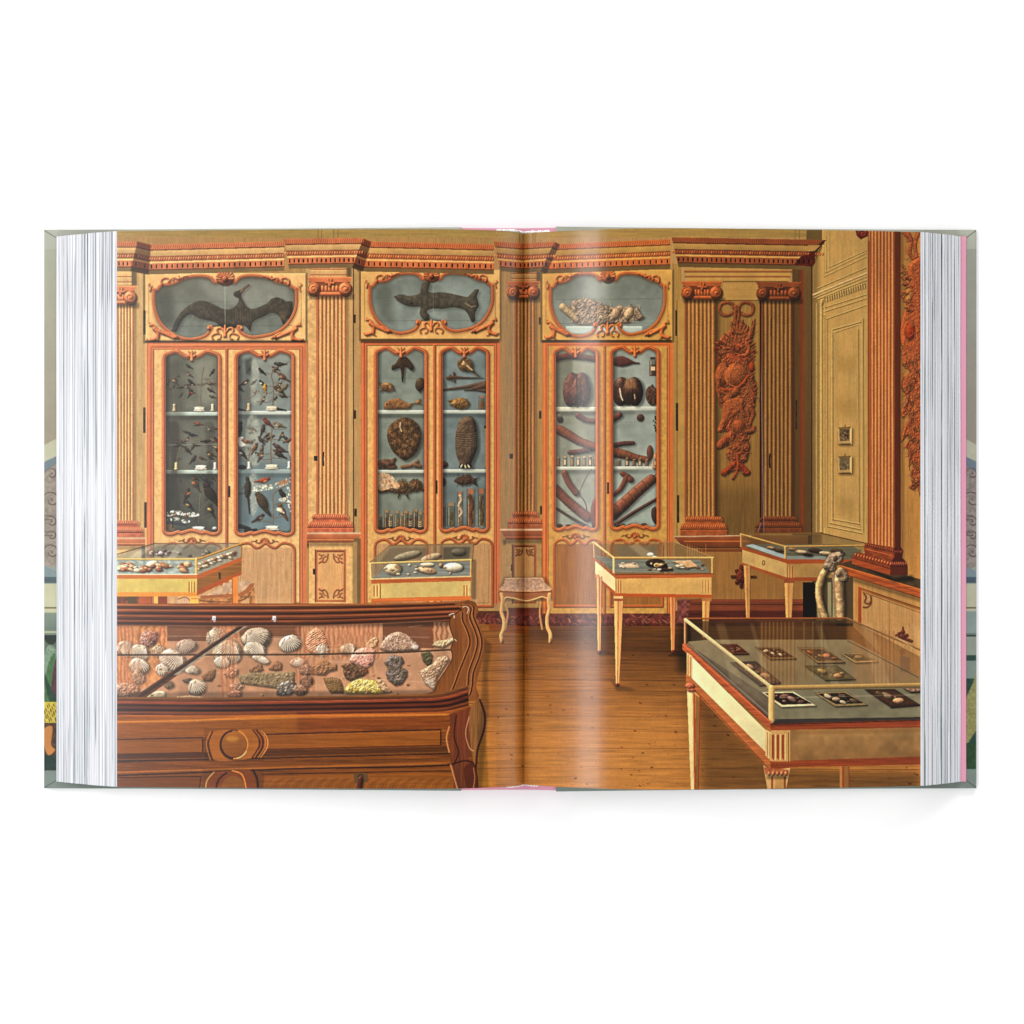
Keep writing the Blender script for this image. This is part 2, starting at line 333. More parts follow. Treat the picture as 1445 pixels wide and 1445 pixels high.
def doorglass(K, x0, x1, y0, y1, back, inside, shelves, blue=(178, 190, 182)):
    """x0..x1,y0..y1 = inner glass; the moulded frame runs round it"""
    xm = (x0+x1)/2; og = orange(xm); w = x1-x0
    top = [(0, .0), (.03, -.6), (.13, -1.05), (.24, -1.25), (.33, -.75), (.41, -.35), (.5, -.5), (.59, -.35), (.67, -.75), (.76, -1.25), (.87, -1.05), (.97, -.6), (1, 0)]
    top = [(x0+u*w, y0+9+v*8) for u, v in top]
    bot = [(1, -.35), (.985, .1), (.93, .42), (.84, .45), (.74, .15), (.68, .3), (.5, -.1), (.32, .3), (.26, .15), (.16, .45), (.07, .42), (.015, .1), (0, -.35)]
    bot = [(x0+u*w, y1+v*9) for u, v in bot]
    loop = sm(top, 4)+sm(bot, 4)
    b, m = K.mask(loop, K.box(loop, 6)); K.put(b, m, back[0], 'blot', .1)
    K.poly(loop, back[0], g=(back[1], 'y'), tex='blot', amp=.12)
    for yy in np.linspace(y0+40, y1-20, 4): K.line([(x0, yy), (x1, yy+.5)], .5, tuple(v*.8 for v in back[0]), a=.5)
    for (a, c, col) in shelves:
        K.shade([(x0, c), (x1, c), (x1, c+6), (x0, c+6)], .72, 3)
        K.rect(x0+1, a, x1-1, c, col, g=(tuple(v*.8 for v in col), 'y')); K.line([(x0+1, a+.5), (x1-1, a+.5)], 1, tuple(min(255, v*1.1) for v in col))
    kb = K.box(loop, 40); _, km = K.mask(loop, kb); keep = K.C[kb[1]:kb[3], kb[0]:kb[2]].copy(); inside(); R = K.C[kb[1]:kb[3], kb[0]:kb[2]]; R += (keep-R)*(1-km)[..., None]
    K.put(b, m*.13*np.clip(1+.6*K.gv[b[1]:b[3], b[0]:b[2]], 0, 2), tuple(v*1.12 for v in back[0]))
    mi = blur(m, 4*K.sc); R = K.C[b[1]:b[3], b[0]:b[2]]; R *= (1-m*.6*np.clip(1.2-mi*1.2, 0, 1))[..., None]
    K.shade([(x0, y0), (x0+6, y0), (x0+6, y1), (x0, y1)], .75, 3)
    fr = sm([(p[0]+(-2.2 if p[0] < xm else 2.2)*min(1, abs(p[0]-xm)/(w*.45)), p[1]-2) for p in top], 4)
    fb = sm([(p[0]+(2.2 if p[0] > xm else -2.2)*min(1, abs(p[0]-xm)/(w*.45)), p[1]+2) for p in bot], 4)
    full = fr+fb
    K.line([(x+1, y+1.2) for x, y in full], 7, tuple(v*.35 for v in og), a=.2, closed=True, soft=2)
    K.tube(full, 6., og, closed=True, groove=.5, hi=.34, lo=.28); K.line([(x-1.4, y-1.2) for x, y in full], .9, tuple(min(255, v*1.28) for v in og), a=.55, closed=True)
    c = (xm, y0-1)
    K.sculpt([('s', [(xm, y0+9), (xm, y0-3)], 2.4, 1.4), ('e', xm-3.5, y0+3, 3, 1.8, 40), ('e', xm+3.5, y0+3, 3, 1.8, -40), ('s', [(xm-2, y0-1), (xm-5, y0-3)], 1, .7), ('s', [(xm+2, y0-1), (xm+5, y0-3)], 1, .7)], tuple(min(255, v*1.03) for v in og), edge=.5)
    cy = y1+15
    dk = tuple(v*.86 for v in og)
    for i in range(7):
        a = math.radians(180+i*30); K.sculpt([('s', [(xm, cy+1), (xm+math.cos(a)*6, cy+1+math.sin(a)*5)], .9, 1.3)], dk, sh=None, edge=.6)
    K.sculpt([('e', xm, cy+2, 3, 3)]+[('s', sm([(xm+s*5, cy+1), (xm+s*9, cy+3), (xm+s*14, cy), (xm+s*19, cy+1)], 3), 1.2, .5) for s in (-1, 1)]+[('e', xm+s*12, cy-1, 2, 1, s*30) for s in (-1, 1)], dk, sh=(.6, .8, .4, 1), edge=.6)

def fillet(K, pts, w, x, k=1., closed=False): K.tube(pts, w, orange(x, k), closed=closed, hi=.3, lo=.4, groove=.3)
def lowpanel(K, x0, x1, y0, y1, arch=True):
    xm = (x0+x1)/2; og = orange(xm); w = x1-x0
    cr = cream(xm); K.rect(x0, y0+6, x1, y1, lerp(cr, (178, 138, 108), .5) if xm < 700 else (156, 102, 46), tex='gv', amp=.1)
    if arch:
        top = [(x0+u*w, y0+5+v*7) for u, v in [(0, .9), (.02, 0), (.1, -.6), (.22, -.7), (.33, .2), (.42, -.1), (.5, -.75), (.58, -.1), (.67, .2), (.78, -.7), (.9, -.6), (.98, 0), (1, .9)]]
    else: top = [(x0, y0+5), (x1, y0+5)]
    K.tube(sm(top, 4)+[(x1, y1), (x0, y1), top[0]], 4.4, og, groove=.4)
    K.line([(x0+5, y0+16), (x0+5, y1-5), (x1-5, y1-5), (x1-5, y0+14)], .8, tuple(v*.72 for v in cr), a=.7)

def bird(K, x, y, s=1., col=(86, 66, 50), f=1, rot=0., belly=None, tail=1.):
    s *= .74 if s < 2.5 else .9
    c, d = math.cos(math.radians(rot)), math.sin(math.radians(rot))
    def R(p): return [(x+f*(u*c-v*d)*s, y+(u*d+v*c)*s) for u, v in p]
    e = R([(0, 0), (-4.2, -2.4), (-6.4, -2.2), (9*tail, 3.2)])
    K.sculpt([('e', e[0][0], e[0][1], 4.6*s, 2.6*s, f*(rot+18)), ('e', e[1][0], e[1][1], 2.*s, 1.8*s), ('s', [e[1], e[2]], 1.1*s, .3*s), ('s', [e[0], e[3]], 2*s, .7*s)], col, edge=.4, sh=(.8, .8, .35, 1.2), amb=.5)
    if belly: K.sculpt([('e', R([(-1.8, .9)])[0][0], R([(-1.8, .9)])[0][1], 2.3*s, 1.3*s, f*25)], belly, sh=None)
    K.line(R([(0, 2), (.3, 4.5)]), .5*s, (60, 50, 42))
def twig(K, pts, w=1.2, col=(122, 104, 82)): K.tube(sm(pts, 4), w, col, hi=.3)
def pot(K, x, y, w=7., col=(205, 198, 180), tall=False):
    """turned white stand, foot at y"""
    w *= 1.12
    if tall: K.sculpt([('e', x, y-1.6, w*.55, 1.8), ('s', [(x, y-2), (x, y-9)], 2.2, 2.), ('e', x, y-9.5, w*.42, 1.5)], col, sh=(1, .5, .4, 1.5))
    else: K.sculpt([('e', x, y-1.5, w, 2), ('s', [(x-w*.6, y-3.5), (x+w*.6, y-3.5)], 2.), ('e', x, y-5.6, w*.95, 1.4)], col, sh=(1, .5, .4, 1.5))
def vial(K, x, y, w, h, liq=(120, 80, 50), cap=(150, 100, 60)):
    K.shade([(x-w/2, y-h), (x+w/2+1, y-h), (x+w/2+1.5, y), (x-w/2, y)], .8, 1); K.rect(x-w/2, y-h*.82, x+w/2, y, (96, 88, 66), a=.6); K.rect(x-w/2+.5, y-h*.6, x+w/2-.5, y-.3, tuple(v*.85 for v in liq), a=.9, tex='rock', amp=.4)
    K.rect(x-w*.34, y-h, x+w*.34, y-h*.86, cap); K.line([(x-w*.28, y-h*.8), (x-w*.28, y-1.5)], .7, (226, 216, 186), a=.6); K.line([(x+w*.42, y-h*.8), (x+w*.42, y)], .7, (44, 32, 22), a=.7); K.line([(x-w*.46, y-h*.8), (x-w*.46, y)], .5, (44, 32, 22), a=.5)

def pod(K, pts, r, col=(120, 62, 36), seg=0, r1=None):
    p = sm(pts, 6)
    K.sculpt([('s', p, r, r1 or r)], col, amb=.42, spec=.15, sh=(2.5, 2, .35, 2), edge=.45)
    if seg:
        L = len(p)
        for i in range(1, seg):
            j = int(i*(L-1)/seg); a, b = p[max(0, j-1)], p[min(L-1, j+1)]; dx, dy = b[0]-a[0], b[1]-a[1]; n = math.hypot(dx, dy)+1e-6
            rr = r+(((r1 or r)-r)*i/seg); cx, cy = p[j]
            K.line([(cx-dy/n*rr*.85, cy+dx/n*rr*.85), (cx+dx/n*1.2, cy+dy/n*1.2), (cx+dy/n*rr*.85, cy-dx/n*rr*.85)], 1., tuple(v*.5 for v in col), a=.8)
            K.line([(cx-dy/n*rr*.6+dx/n*1.6, cy+dx/n*rr*.6+dy/n*1.6), (cx+dy/n*rr*.6+dx/n*1.6, cy-dx/n*rr*.6+dy/n*1.6)], .9, tuple(min(255, v*1.35) for v in col), a=.55)

def carve(K, poly, n, c, L=(3, 8), al=.5):
    """undercut leaf veins and ridges: short bent dark strokes with a lit lip"""
    b, m = K.mask(poly); a = np.array(poly); x0, y0 = a.min(0); x1, y1 = a.max(0); k = 0
    while k < n:
        x, y = K.rng.uniform(x0, x1), K.rng.uniform(y0, y1); i, j = int((y-K.y0)*K.sc)-b[1], int((x-K.x0)*K.sc)-b[0]; k += 1
        if not (0 <= i < m.shape[0] and 0 <= j < m.shape[1]) or m[i, j] < .5: continue
        t = K.rng.uniform(.9, 2.4)+(0 if K.rng.random() < .5 else -1.6); l = K.rng.uniform(*L); bend = K.rng.uniform(-.9, .9)
        p = sm([(x, y), (x+l*.5*math.cos(t), y+l*.5*math.sin(t)), (x+l*math.cos(t+bend), y+l*math.sin(t+bend))], 3)
        K.line(p, K.rng.uniform(.7, 1.5), tuple(v*.45 for v in c), a=al, soft=.6); K.line([(u-.9, v-.8) for u, v in p], .7, tuple(min(255, v*1.35) for v in c), a=al*.9, soft=.6)

def wall_band(K):
    K.rect(160, 316, 738, 350, (162, 138, 78), tex='gh', amp=.09, g=((170, 142, 82), 'y')); K.rect(738, 316, 1140, 350, (164, 134, 72), tex='gh', amp=.09)
    K.rect(160, 335, 1140, 884, cream(600, .86), tex='gv', amp=.07)
    for x in (449, 454, 471, 477, 733, 752, 755, 1122, 1128): K.line([(x, 316), (x, 342)], .9, (120, 92, 48), a=.7)
    # recessed wall between the cabinets
    for x0, x1 in ((188, 208), (432, 447), (487, 511), (704, 724), (755, 767), (948, 962)):
        xm = (x0+x1)/2; K.rect(x0, 372, x1, 765, cream(xm, .9), tex='gv', amp=.09)

def cabinets(K):
    # ---- first cabinet
    G1 = ((104, 104, 92), (122, 130, 124))
    def big_bird():
        c = (66, 55, 42)
        def Z(L): return [(160+x/5.16, 325+y/5.16) for x, y in L]
        K.tint(Z([(620, 360), (1250, 380), (1310, 520), (1000, 560), (700, 500)]), (158, 160, 152), .5, 8)
        K.tint(Z([(300, 450), (420, 400), (460, 700), (330, 690)]), (62, 60, 50), .6, 8)
        K.sculpt([('p', Z(sm([(420, 738), (460, 640), (510, 580), (570, 535), (640, 512), (710, 530), (790, 570), (850, 575), (895, 545), (915, 500), (880, 480), (878, 455), (905, 440), (935, 428), (960, 408), (985, 392), (992, 402), (965, 425), (940, 450), (930, 480), (950, 520), (975, 560), (1010, 572), (1060, 560), (1120, 530), (1150, 500), (1190, 488), (1230, 500), (1260, 520), (1302, 518), (1305, 580), (1290, 640), (1262, 650), (1240, 690), (1215, 640), (1190, 610), (1150, 600), (1100, 625), (1040, 650), (1010, 680), (998, 740), (975, 710), (930, 690), (870, 720), (800, 720), (770, 690), (730, 665), (680, 655), (620, 640), (560, 610), (500, 660), (460, 740)], 3)), 6)], (60, 51, 40), bump=.35, amb=.7, edge=.1, spec=0, sh=(3, 2, .2, 3), var=.1, col2=(76, 64, 50), a=.88)
        for i in range(34):
            t = i/33; x = 520+t*330; y = 560+60*math.sin(t*3)+K.rng.uniform(-10, 10)
            K.line(Z([(x, y+6), (x-12, y+52)]), .7, (46, 38, 30), a=.35)
        for i in range(22):
            x = 1040+i*11; K.line(Z([(x, 575-(i*1.6)), (x-10, 618)]), .7, (44, 36, 28), a=.35)
            K.line(Z([(x+4, 570-(i*1.6)), (x-8, 604)]), .6, (112, 94, 72), a=.35)
        for i in range(16):
            x = 860+i*9; K.line(Z([(x, 560+K.rng.uniform(0, 20)), (x+4, 660)]), .6, (100, 84, 64) if i % 2 else (42, 34, 26), a=.5)
        K.tint(Z([(1200, 600), (1260, 600), (1250, 660), (1215, 640)]), (120, 98, 74), .5, 2)
        K.tint(Z([(1120, 470), (1180, 485), (1130, 500)]), (140, 140, 128), .7, 1)
        K.sculpt([('s', Z([(930, 450), (988, 396)]), 1.6, .6)], (120, 82, 56), sh=None)
        K.line(Z([(812, 390), (814, 690)]), .8, (168, 172, 160), a=.8)
    transom(K, 205, 431, 386, 482, 216.8, 418.6, 388.5, 478.5, G1, big_bird)
    # outer moulded frame
    K.rect(205, 484, 433, 850, cream(320), tex='gv', amp=.07)
    def frame(x0, x1, y0, y1, w, xs):
        for (a, b) in (((x0, y0+w/2), (x1, y0+w/2)), ((x0+w/2, y0), (x0+w/2, y1)), ((x1-w/2, y0), (x1-w/2, y1))):
            og = orange((x0+x1)/2); K.rect(min(a[0], b[0])-(w/2 if a[0] == b[0] else 0), min(a[1], b[1])-(w/2 if a[1] == b[1] else 0), max(a[0], b[0])+w/2 if a[0] == b[0] else max(a[0], b[0]), max(a[1], b[1])+(w/2 if a[1] == b[1] else 0), og, tex='gv' if a[0] == b[0] else 'gh', amp=.08)
        og = orange((x0+x1)/2)
        for d, k in ((w*.62, .62), (w, .42)):
            K.line([(x0+d, y1), (x0+d, y0+d), (x1-d, y0+d), (x1-d, y1)], .9, tuple(v*k for v in og), a=.8)
        K.line([(x0+w*.3, y1), (x0+w*.3, y0+w*.3), (x1-w*.3, y0+w*.3)], .9, tuple(min(255, v*1.2) for v in og), a=.6)
    frame(207, 433, 483.5, 852, 10, ())
    K.rect(218, 493.5, 422, 850, cream(300, 1.02), tex='mid', amp=.04); K.tube([(320, 493), (320, 850)], 5, orange(320), groove=.4)
    # ---- second
    frame(509, 706, 478.5, 852, 9, ()); 
    G2 = ((112, 118, 112), (132, 142, 136))
    def dolphin():
        def Z(L): return [(420+x/5.16, 325+y/5.16) for x, y in L]
        K.tint(Z([(560, 420), (680, 380), (700, 700), (600, 640)]), (82, 82, 72), .55, 7)
        K.tint(Z([(1000, 350), (1380, 400), (1400, 600), (1300, 600), (1050, 440)]), (150, 162, 158), .5, 8)
        K.sculpt([('p', Z(sm([(700, 482), (730, 470), (765, 466), (800, 478), (850, 472), (890, 455), (900, 400), (925, 378), (965, 378), (955, 420), (960, 452), (1060, 452), (1150, 468), (1230, 485), (1260, 465), (1290, 432), (1322, 432), (1305, 480), (1320, 545), (1295, 600), (1290, 665), (1265, 665), (1240, 610), (1205, 575), (1130, 562), (1060, 572), (985, 570), (940, 590), (962, 625), (945, 662), (905, 640), (888, 600), (892, 560), (830, 558), (770, 540), (720, 508)], 3)), 6)], (66, 56, 43), amb=.66, edge=.12, spec=0, sh=(3, 3, .2, 3), var=.08, bump=.1, col2=(80, 68, 52), a=.9)
        K.line(Z([(705, 480), (760, 500), (830, 520)]), .7, (36, 30, 24), a=.8); K.sculpt([('e', 420+828/5.16, 325+530/5.16, 2.6, 1.6)], (50, 42, 32), sh=None)
        K.line(Z(sm([(1222, 530), (1260, 555), (1295, 550)], 4)), 1.4, (150, 132, 100), a=.8)
        K.line(Z([(988, 350), (988, 660)]), .7, (150, 152, 138), a=.6)
        for x in (900, 940, 985, 1020): K.tint(Z([(x, 455), (x+14, 455), (x+14, 568), (x, 568)]), (50, 44, 34), .4, 1)
    transom(K, 509.5, 705, 381, 478.5, 521.8, 695.6, 384.6, 470, G2, dolphin)
    K.rect(518.5, 488, 697, 850, cream(600, 1.04), tex='mid', amp=.04); K.tube([(613.5, 488), (613.5, 850)], 5, orange(613), groove=.4)
    # ---- third
    frame(765.5, 950, 481.5, 866, 8.5, ())
    G3 = ((104, 108, 98), (136, 144, 136))
    def corals():
        def Z(L): return [(680+x/5.16, 325+y/5.16) for x, y in L]
        K.tint(Z([(760, 340), (960, 340), (900, 520), (740, 500)]), (190, 194, 184), .45, 10)
        K.rect(680+612/5.16, 325+703/5.16, 680+1165/5.16, 325+752/5.16, (172, 184, 176), amp=.03); K.rect(680+612/5.16, 325+700/5.16, 680+1165/5.16, 325+708/5.16, (200, 208, 198))
        K.sculpt([('p', Z(sm([(575, 545), (640, 555), (665, 510), (710, 505), (760, 498), (820, 512), (850, 545), (900, 548), (960, 560), (1010, 545), (1040, 560), (1090, 552), (1140, 572), (1160, 610), (1185, 640), (1150, 660), (1100, 655), (1060, 680), (960, 680), (900, 690), (700, 690), (660, 660), (620, 620)], 3)), 4)], (166, 138, 110), bump=2., amb=.55, var=.22, col2=(134, 108, 84), sh=(2, 1, .3, 2))
        for i in range(70):
            x = K.rng.uniform(650, 1150); y = K.rng.uniform(545, 680)-40*math.exp(-((x-780)/90)**2)
            K.sculpt([('s', sm(Z([(x, y), (x+K.rng.uniform(-18, 18), y-14), (x+K.rng.uniform(-24, 24), y-24)]), 3), .9, .6)], (186, 156, 124) if i % 3 else (116, 90, 70), sh=(.5, .6, .35, .8), a=.8)
        K.sculpt([('s', Z([(590, 560), (690, 650)]), 5.5, 4)], (178, 150, 108), bump=.6, edge=.3)
        K.sculpt([('e', *Z([(1070, 605)])[0], 6, 9, 30)], (186, 156, 116), bump=.6); K.sculpt([('e', *Z([(975, 605)])[0], 6, 8, 20)], (172, 140, 106), bump=.6)
    transom(K, 765.5, 948.5, 381, 480.5, 776.5, 938.6, 385.2, 474.6, G3, corals)
    K.rect(774, 489, 941, 866, cream(860, 1.0), tex='mid', amp=.05); K.tube([(853.2, 489), (853.2, 866)], 4.4, orange(853), groove=.4)
    for x0, x1 in ((205, 431), (509, 705), (765, 948)):
        xm = (x0+x1)/2; K.shade([(x0, 480), (x1, 480), (x1, 484), (x0, 484)], .6, 1.5)

def thicket(K, x0, x1, y0, y1, n):
    for i in range(n):
        x, y = K.rng.uniform(x0, x1), K.rng.uniform(y0, y1); d = K.rng.choice([-1, 1]); L = K.rng.uniform(5, 14)
        K.line(sm([(x, y), (x+d*L*.5, y-K.rng.uniform(-1, 3)), (x+d*L, y-K.rng.uniform(0, 6))], 3), .8, (134, 120, 98), a=.6)
        if i % 2: bird(K, x+d*L*.8, y-4, K.rng.uniform(.8, 1.15), [(84, 68, 54), (64, 54, 44), (120, 96, 72), (96, 72, 58)][i % 4], d, K.rng.uniform(-20, 40), (158, 136, 108) if i % 3 == 0 else None)
def birds_left(K):
    g = K.rng
    thicket(K, 240, 304, 520, 572, 26); thicket(K, 240, 304, 600, 655, 26); thicket(K, 238, 304, 678, 722, 8)
    K.tint([(233, 510), (262, 505), (258, 740), (233, 745)], (70, 68, 58), .5, 8); K.tint([(275, 510), (300, 510), (304, 570), (280, 570)], (150, 150, 136), .5, 6)
    for x, w, a in ((245, 8, .5), (296, 7, .35)): K.tint(sm([(x-w, 595), (x+w, 600), (x+w*.6, 660), (x+w, 720), (x-w, 725), (x-w*.4, 650)], 4), (44, 38, 32), a, 3)
    K.line([(236, 628), (308, 627)], .8, (160, 168, 160), a=.5)
    # trees on stands, upper shelf
    twig(K, [(283, 575), (284, 545), (286, 525), (288, 518)]); twig(K, [(284, 545), (278, 543), (273, 541)], .9); twig(K, [(246, 572), (245, 552), (240, 545)], .8); twig(K, [(303, 572), (302, 555), (304, 540), (296, 530)], .9); twig(K, [(284, 560), (275, 560), (268, 559)], .8)
    for a in (((266, 517), 1, (60, 60, 48), 1, None), ((300, 525), 1, (64, 56, 46), -1, None), ((247, 538), 1.2, (104, 80, 56), 1, (176, 140, 100)), ((269, 539), 1.1, (52, 48, 46), 1, None), ((269, 555), 1.1, (60, 40, 34), -1, (190, 50, 30)), ((296, 541), 1.2, (110, 92, 80), 1, None), ((297, 551), 1.1, (66, 56, 44), 1, None), ((255, 547), .9, (62, 54, 44), -1, None), ((299, 560), .9, (84, 70, 52), 1, None)):
        bird(K, a[0][0], a[0][1], a[1], a[2], a[3], g.uniform(-20, 40), a[4])
    pot(K, 246, 581, 5, (178, 160, 128), True); pot(K, 281.5, 581, 7.5, (206, 198, 180)); pot(K, 300, 581, 5, (200, 190, 168), True)
    # middle shelf
    twig(K, [(284, 655), (284, 630), (287, 612), (286, 598)]); twig(K, [(284, 640), (276, 641), (268, 640)], .9); twig(K, [(285, 620), (277, 621), (270, 620)], .9); twig(K, [(285, 625), (296, 627), (305, 631)], .9); twig(K, [(249, 655), (251, 640), (256, 630)], .9); twig(K, [(305, 656), (305, 640), (300, 634)], .9)
    for x, y, s_, c, f, bl in ((279, 598, 1.2, (128, 78, 56), 1, None), (296, 606, 1.1, (98, 88, 74), 1, (150, 140, 120)), (271, 614, 1.1, (40, 40, 44), 1, None), (291, 623, 1.2, (40, 34, 30), -1, None), (264, 635, 1.3, (62, 50, 38), 1, None), (272, 631, 1., (84, 60, 40), -1, None), (297, 641, 1.3, (80, 60, 34), 1, (180, 140, 70)), (273, 648, 1.3, (66, 48, 36), -1, None), (285, 647, 1., (90, 62, 40), 1, None), (301, 622, 1., (120, 96, 76), 1, None), (251, 629, .9, (52, 46, 40), -1, None), (305, 632, .9, (150, 130, 100), 1, None)):
        bird(K, x, y, s_, c, f, g.uniform(-20, 40), bl)
    pot(K, 248.6, 663.5, 5, (196, 168, 120), True); pot(K, 283.5, 663.5, 8, (212, 206, 190)); pot(K, 303.5, 663.5, 5, (218, 212, 200), True)
    # lower shelf
    K.rect(233, 669, 308, 750, (44, 48, 44), a=.35, tex='blot', amp=.2)
    twig(K, [(280, 738), (282, 705), (284, 690)]); twig(K, [(281, 722), (292, 710), (300, 703)], .9); twig(K, [(284, 732), (295, 727), (304, 724)], .8)
    for x, y, s_, c, f, bl, r in ((276, 683, 1.9, (94, 66, 44), 1, (170, 110, 60), 40), (289, 676, 1.7, (60, 58, 50), 1, None, 10), (297, 697, 2.9, (50, 36, 30), 1, None, 35), (264, 698, 1.9, (66, 48, 38), -1, (150, 90, 50), 50), (267, 713, 1.5, (54, 40, 32), 1, (190, 140, 80), 30), (298, 720, 1.8, (58, 48, 36), 1, (190, 156, 90), 45)):
        bird(K, x, y, s_, c, f, r, bl)
    for p in ([(236, 723), (250, 720), (262, 724), (274, 723), (282, 727), (270, 730), (252, 727), (237, 729)], [(236, 733), (246, 729), (254, 732), (250, 735), (238, 735)], [(254, 735), (262, 733), (269, 736), (262, 739)]): b, m = K.mask(sm(p, 3, True)); K.put(b, m*np.clip(.45+1.5*K.rock[b[1]:b[3], b[0]:b[2]], 0, 1), (228, 228, 218), 'mid', .2)
    for x, y in ((247, 727), (262, 728)): K.sculpt([('e', x, y, 3, 2)], (150, 110, 80), sh=None)
    K.rect(234, 740, 246, 750, (120, 96, 62), a=.8); K.line([(236, 738), (262, 741)], 3, (50, 56, 78), a=.8); pot(K, 280, 750, 9, (216, 214, 206)); K.sculpt([('e', 303, 746, 3.6, 2.6)], (190, 188, 180)); K.line([(244, 745), (244, 733)], 2, (50, 40, 32))
def birds_right(K):
    g = K.rng
    thicket(K, 340, 408, 515, 570, 26); thicket(K, 340, 408, 598, 655, 26); thicket(K, 340, 408, 690, 735, 8)
    K.tint([(335, 505), (356, 505), (352, 740), (336, 745)], (70, 76, 74), .5, 6); K.tint([(335, 655), (412, 655), (412, 748), (335, 748)], (92, 116, 128), .42, 6)
    for p in ([(352, 512), (360, 505), (366, 525), (362, 545), (368, 560), (358, 572), (352, 550), (356, 530)], [(350, 590), (362, 588), (368, 610), (360, 640), (366, 656), (352, 655), (346, 630)], [(352, 672), (362, 670), (366, 700), (358, 730), (350, 700)]):
        K.tint(sm(p, 3, True), (176, 176, 162), .5, 2, 'rock', .8)
    K.tint([(346, 508), (356, 505), (354, 530), (347, 528)], (44, 48, 48), .5, 2)
    twig(K, [(385, 572), (386, 545), (383, 530), (388, 518)], 1.6); twig(K, [(388, 518), (398, 516), (408, 510)], 1.1); twig(K, [(383, 528), (375, 526), (366, 527)], 1); twig(K, [(385, 540), (396, 540), (402, 537)], 1.1); twig(K, [(385, 545), (378, 545), (370, 542)], 1.1); twig(K, [(385, 552), (380, 555), (370, 553)], 1); twig(K, [(386, 556), (400, 558), (410, 560)], 1.1); twig(K, [(384, 563), (378, 568), (370, 567), (362, 567)], 1.1)
    twig(K, [(352, 568), (353, 552), (350, 546), (343, 543)], 1.5); twig(K, [(352, 562), (345, 562), (338, 555)], 1.2); twig(K, [(353, 561), (360, 557), (362, 550)], 1.1)
    for x, y, s_, c, f, bl, r in ((394, 514, 1.5, (66, 54, 44), 1, None, -20), (369, 524, 1.2, (44, 40, 38), 1, None, 20), (399, 532, 1.7, (112, 74, 52), 1, (168, 120, 90), 15), (370, 541, 1.2, (56, 50, 48), 1, (210, 200, 180), 20), (374, 548, 1.3, (196, 140, 40), 1, (216, 160, 50), 60), (396, 551, 1.6, (84, 66, 44), 1, (150, 110, 60), 30), (402, 547, 1.3, (110, 88, 60), -1, None, 20), (371, 564, 1.2, (110, 92, 74), -1, (170, 150, 124), 40), (345, 540, 1.4, (74, 56, 48), -1, (160, 140, 124), 10), (338, 548, 1.1, (60, 50, 42), 1, None, 20)):
        bird(K, x, y, s_, c, f, r, bl)
    pot(K, 351, 580, 5, (186, 160, 124), True); pot(K, 383.5, 580, 8, (200, 188, 166)); K.sculpt([('s', [(392, 577), (404, 579)], 1.5, .6), ('s', [(336, 577), (346, 579)], 1.6, .6)], (44, 40, 38))
    twig(K, [(383, 655), (382, 635), (383, 615), (384, 600)], 1.7)
    for a in ([(383, 606), (392, 606), (402, 606)], [(383, 611), (376, 611), (372, 609)], [(382, 621), (372, 623), (366, 620)], [(383, 620), (394, 621), (405, 624)], [(383, 634), (396, 636), (404, 634)], [(382, 648), (372, 649), (365, 648)], [(383, 646), (394, 647), (400, 647)], [(382, 640), (374, 641), (370, 640)]): twig(K, a, 1.1)
    twig(K, [(351, 652), (352, 640), (357, 632)], 1.7); twig(K, [(350, 643), (344, 644), (340, 640)], 1.2)
    for x, y, s_, c, f, bl, r in ((377, 596, 1.7, (130, 60, 44), 1, None, 20), (393, 600, 1.6, (126, 104, 80), 1, (170, 150, 120), 0), (371, 606, 1.5, (76, 60, 48), -1, None, 50), (397, 615, 1.2, (88, 72, 56), -1, (170, 130, 90), 40), (368, 621, 1.3, (78, 64, 52), 1, None, 30), (391, 630, 1.5, (96, 66, 60), 1, None, 5), (396, 636, 1.5, (84, 60, 52), 1, None, -10), (395, 642, 1.6, (60, 50, 44), 1, None, 10), (369, 634, 1.4, (112, 94, 72), -1, None, 50), (368, 644, 1.4, (100, 80, 60), -1, (160, 130, 100), 40), (360, 632, 1.5, (110, 70, 48), -1, None, 40), (342, 640, 1.5, (66, 48, 40), 1, (200, 196, 190), 30), (348, 623, 1.2, (150, 90, 60), 1, None, 0), (338, 604, 2, (60, 42, 34), 1, None, 70), (407, 622, 1.2, (110, 70, 50), -1, None, 0)):
        bird(K, x, y, s_, c, f, r, bl)
    K.poly(sm([(336, 618), (344, 617), (340, 622), (347, 628), (338, 630)], 3, True), (226, 220, 210), a=.8); K.poly(sm([(407, 628), (412, 622), (412, 645), (408, 640)], 3, True), (216, 200, 176), a=.7)
    pot(K, 351.5, 662.5, 5, (214, 206, 186), True); pot(K, 383.5, 662.5, 9, (204, 196, 176)); pot(K, 408, 662, 5, (218, 214, 204), True); K.sculpt([('e', 341, 659, 6, 3)], (40, 44, 48))
    twig(K, [(385, 740), (386, 715), (385, 700), (392, 692), (402, 686)], 1.5); twig(K, [(384, 738), (372, 735), (356, 738)], 1.2); twig(K, [(386, 732), (398, 729), (410, 731)], 1.1); twig(K, [(386, 712), (398, 710), (410, 711)], 1.1)
    K.sculpt([('e', 349.5, 690, 4.6, 13, 4), ('s', [(350, 700), (352, 725)], 1.6, .7), ('e', 349, 676, 2.6, 3.5)], (60, 50, 34), bump=.6)
    K.sculpt([('e', 370, 708, 7, 13, -28), ('s', [(374, 718), (381, 727)], 3.6, 1.6), ('e', 364, 698, 4, 4)], (78, 60, 38), bump=.7, sh=(2, 2, .4, 2))
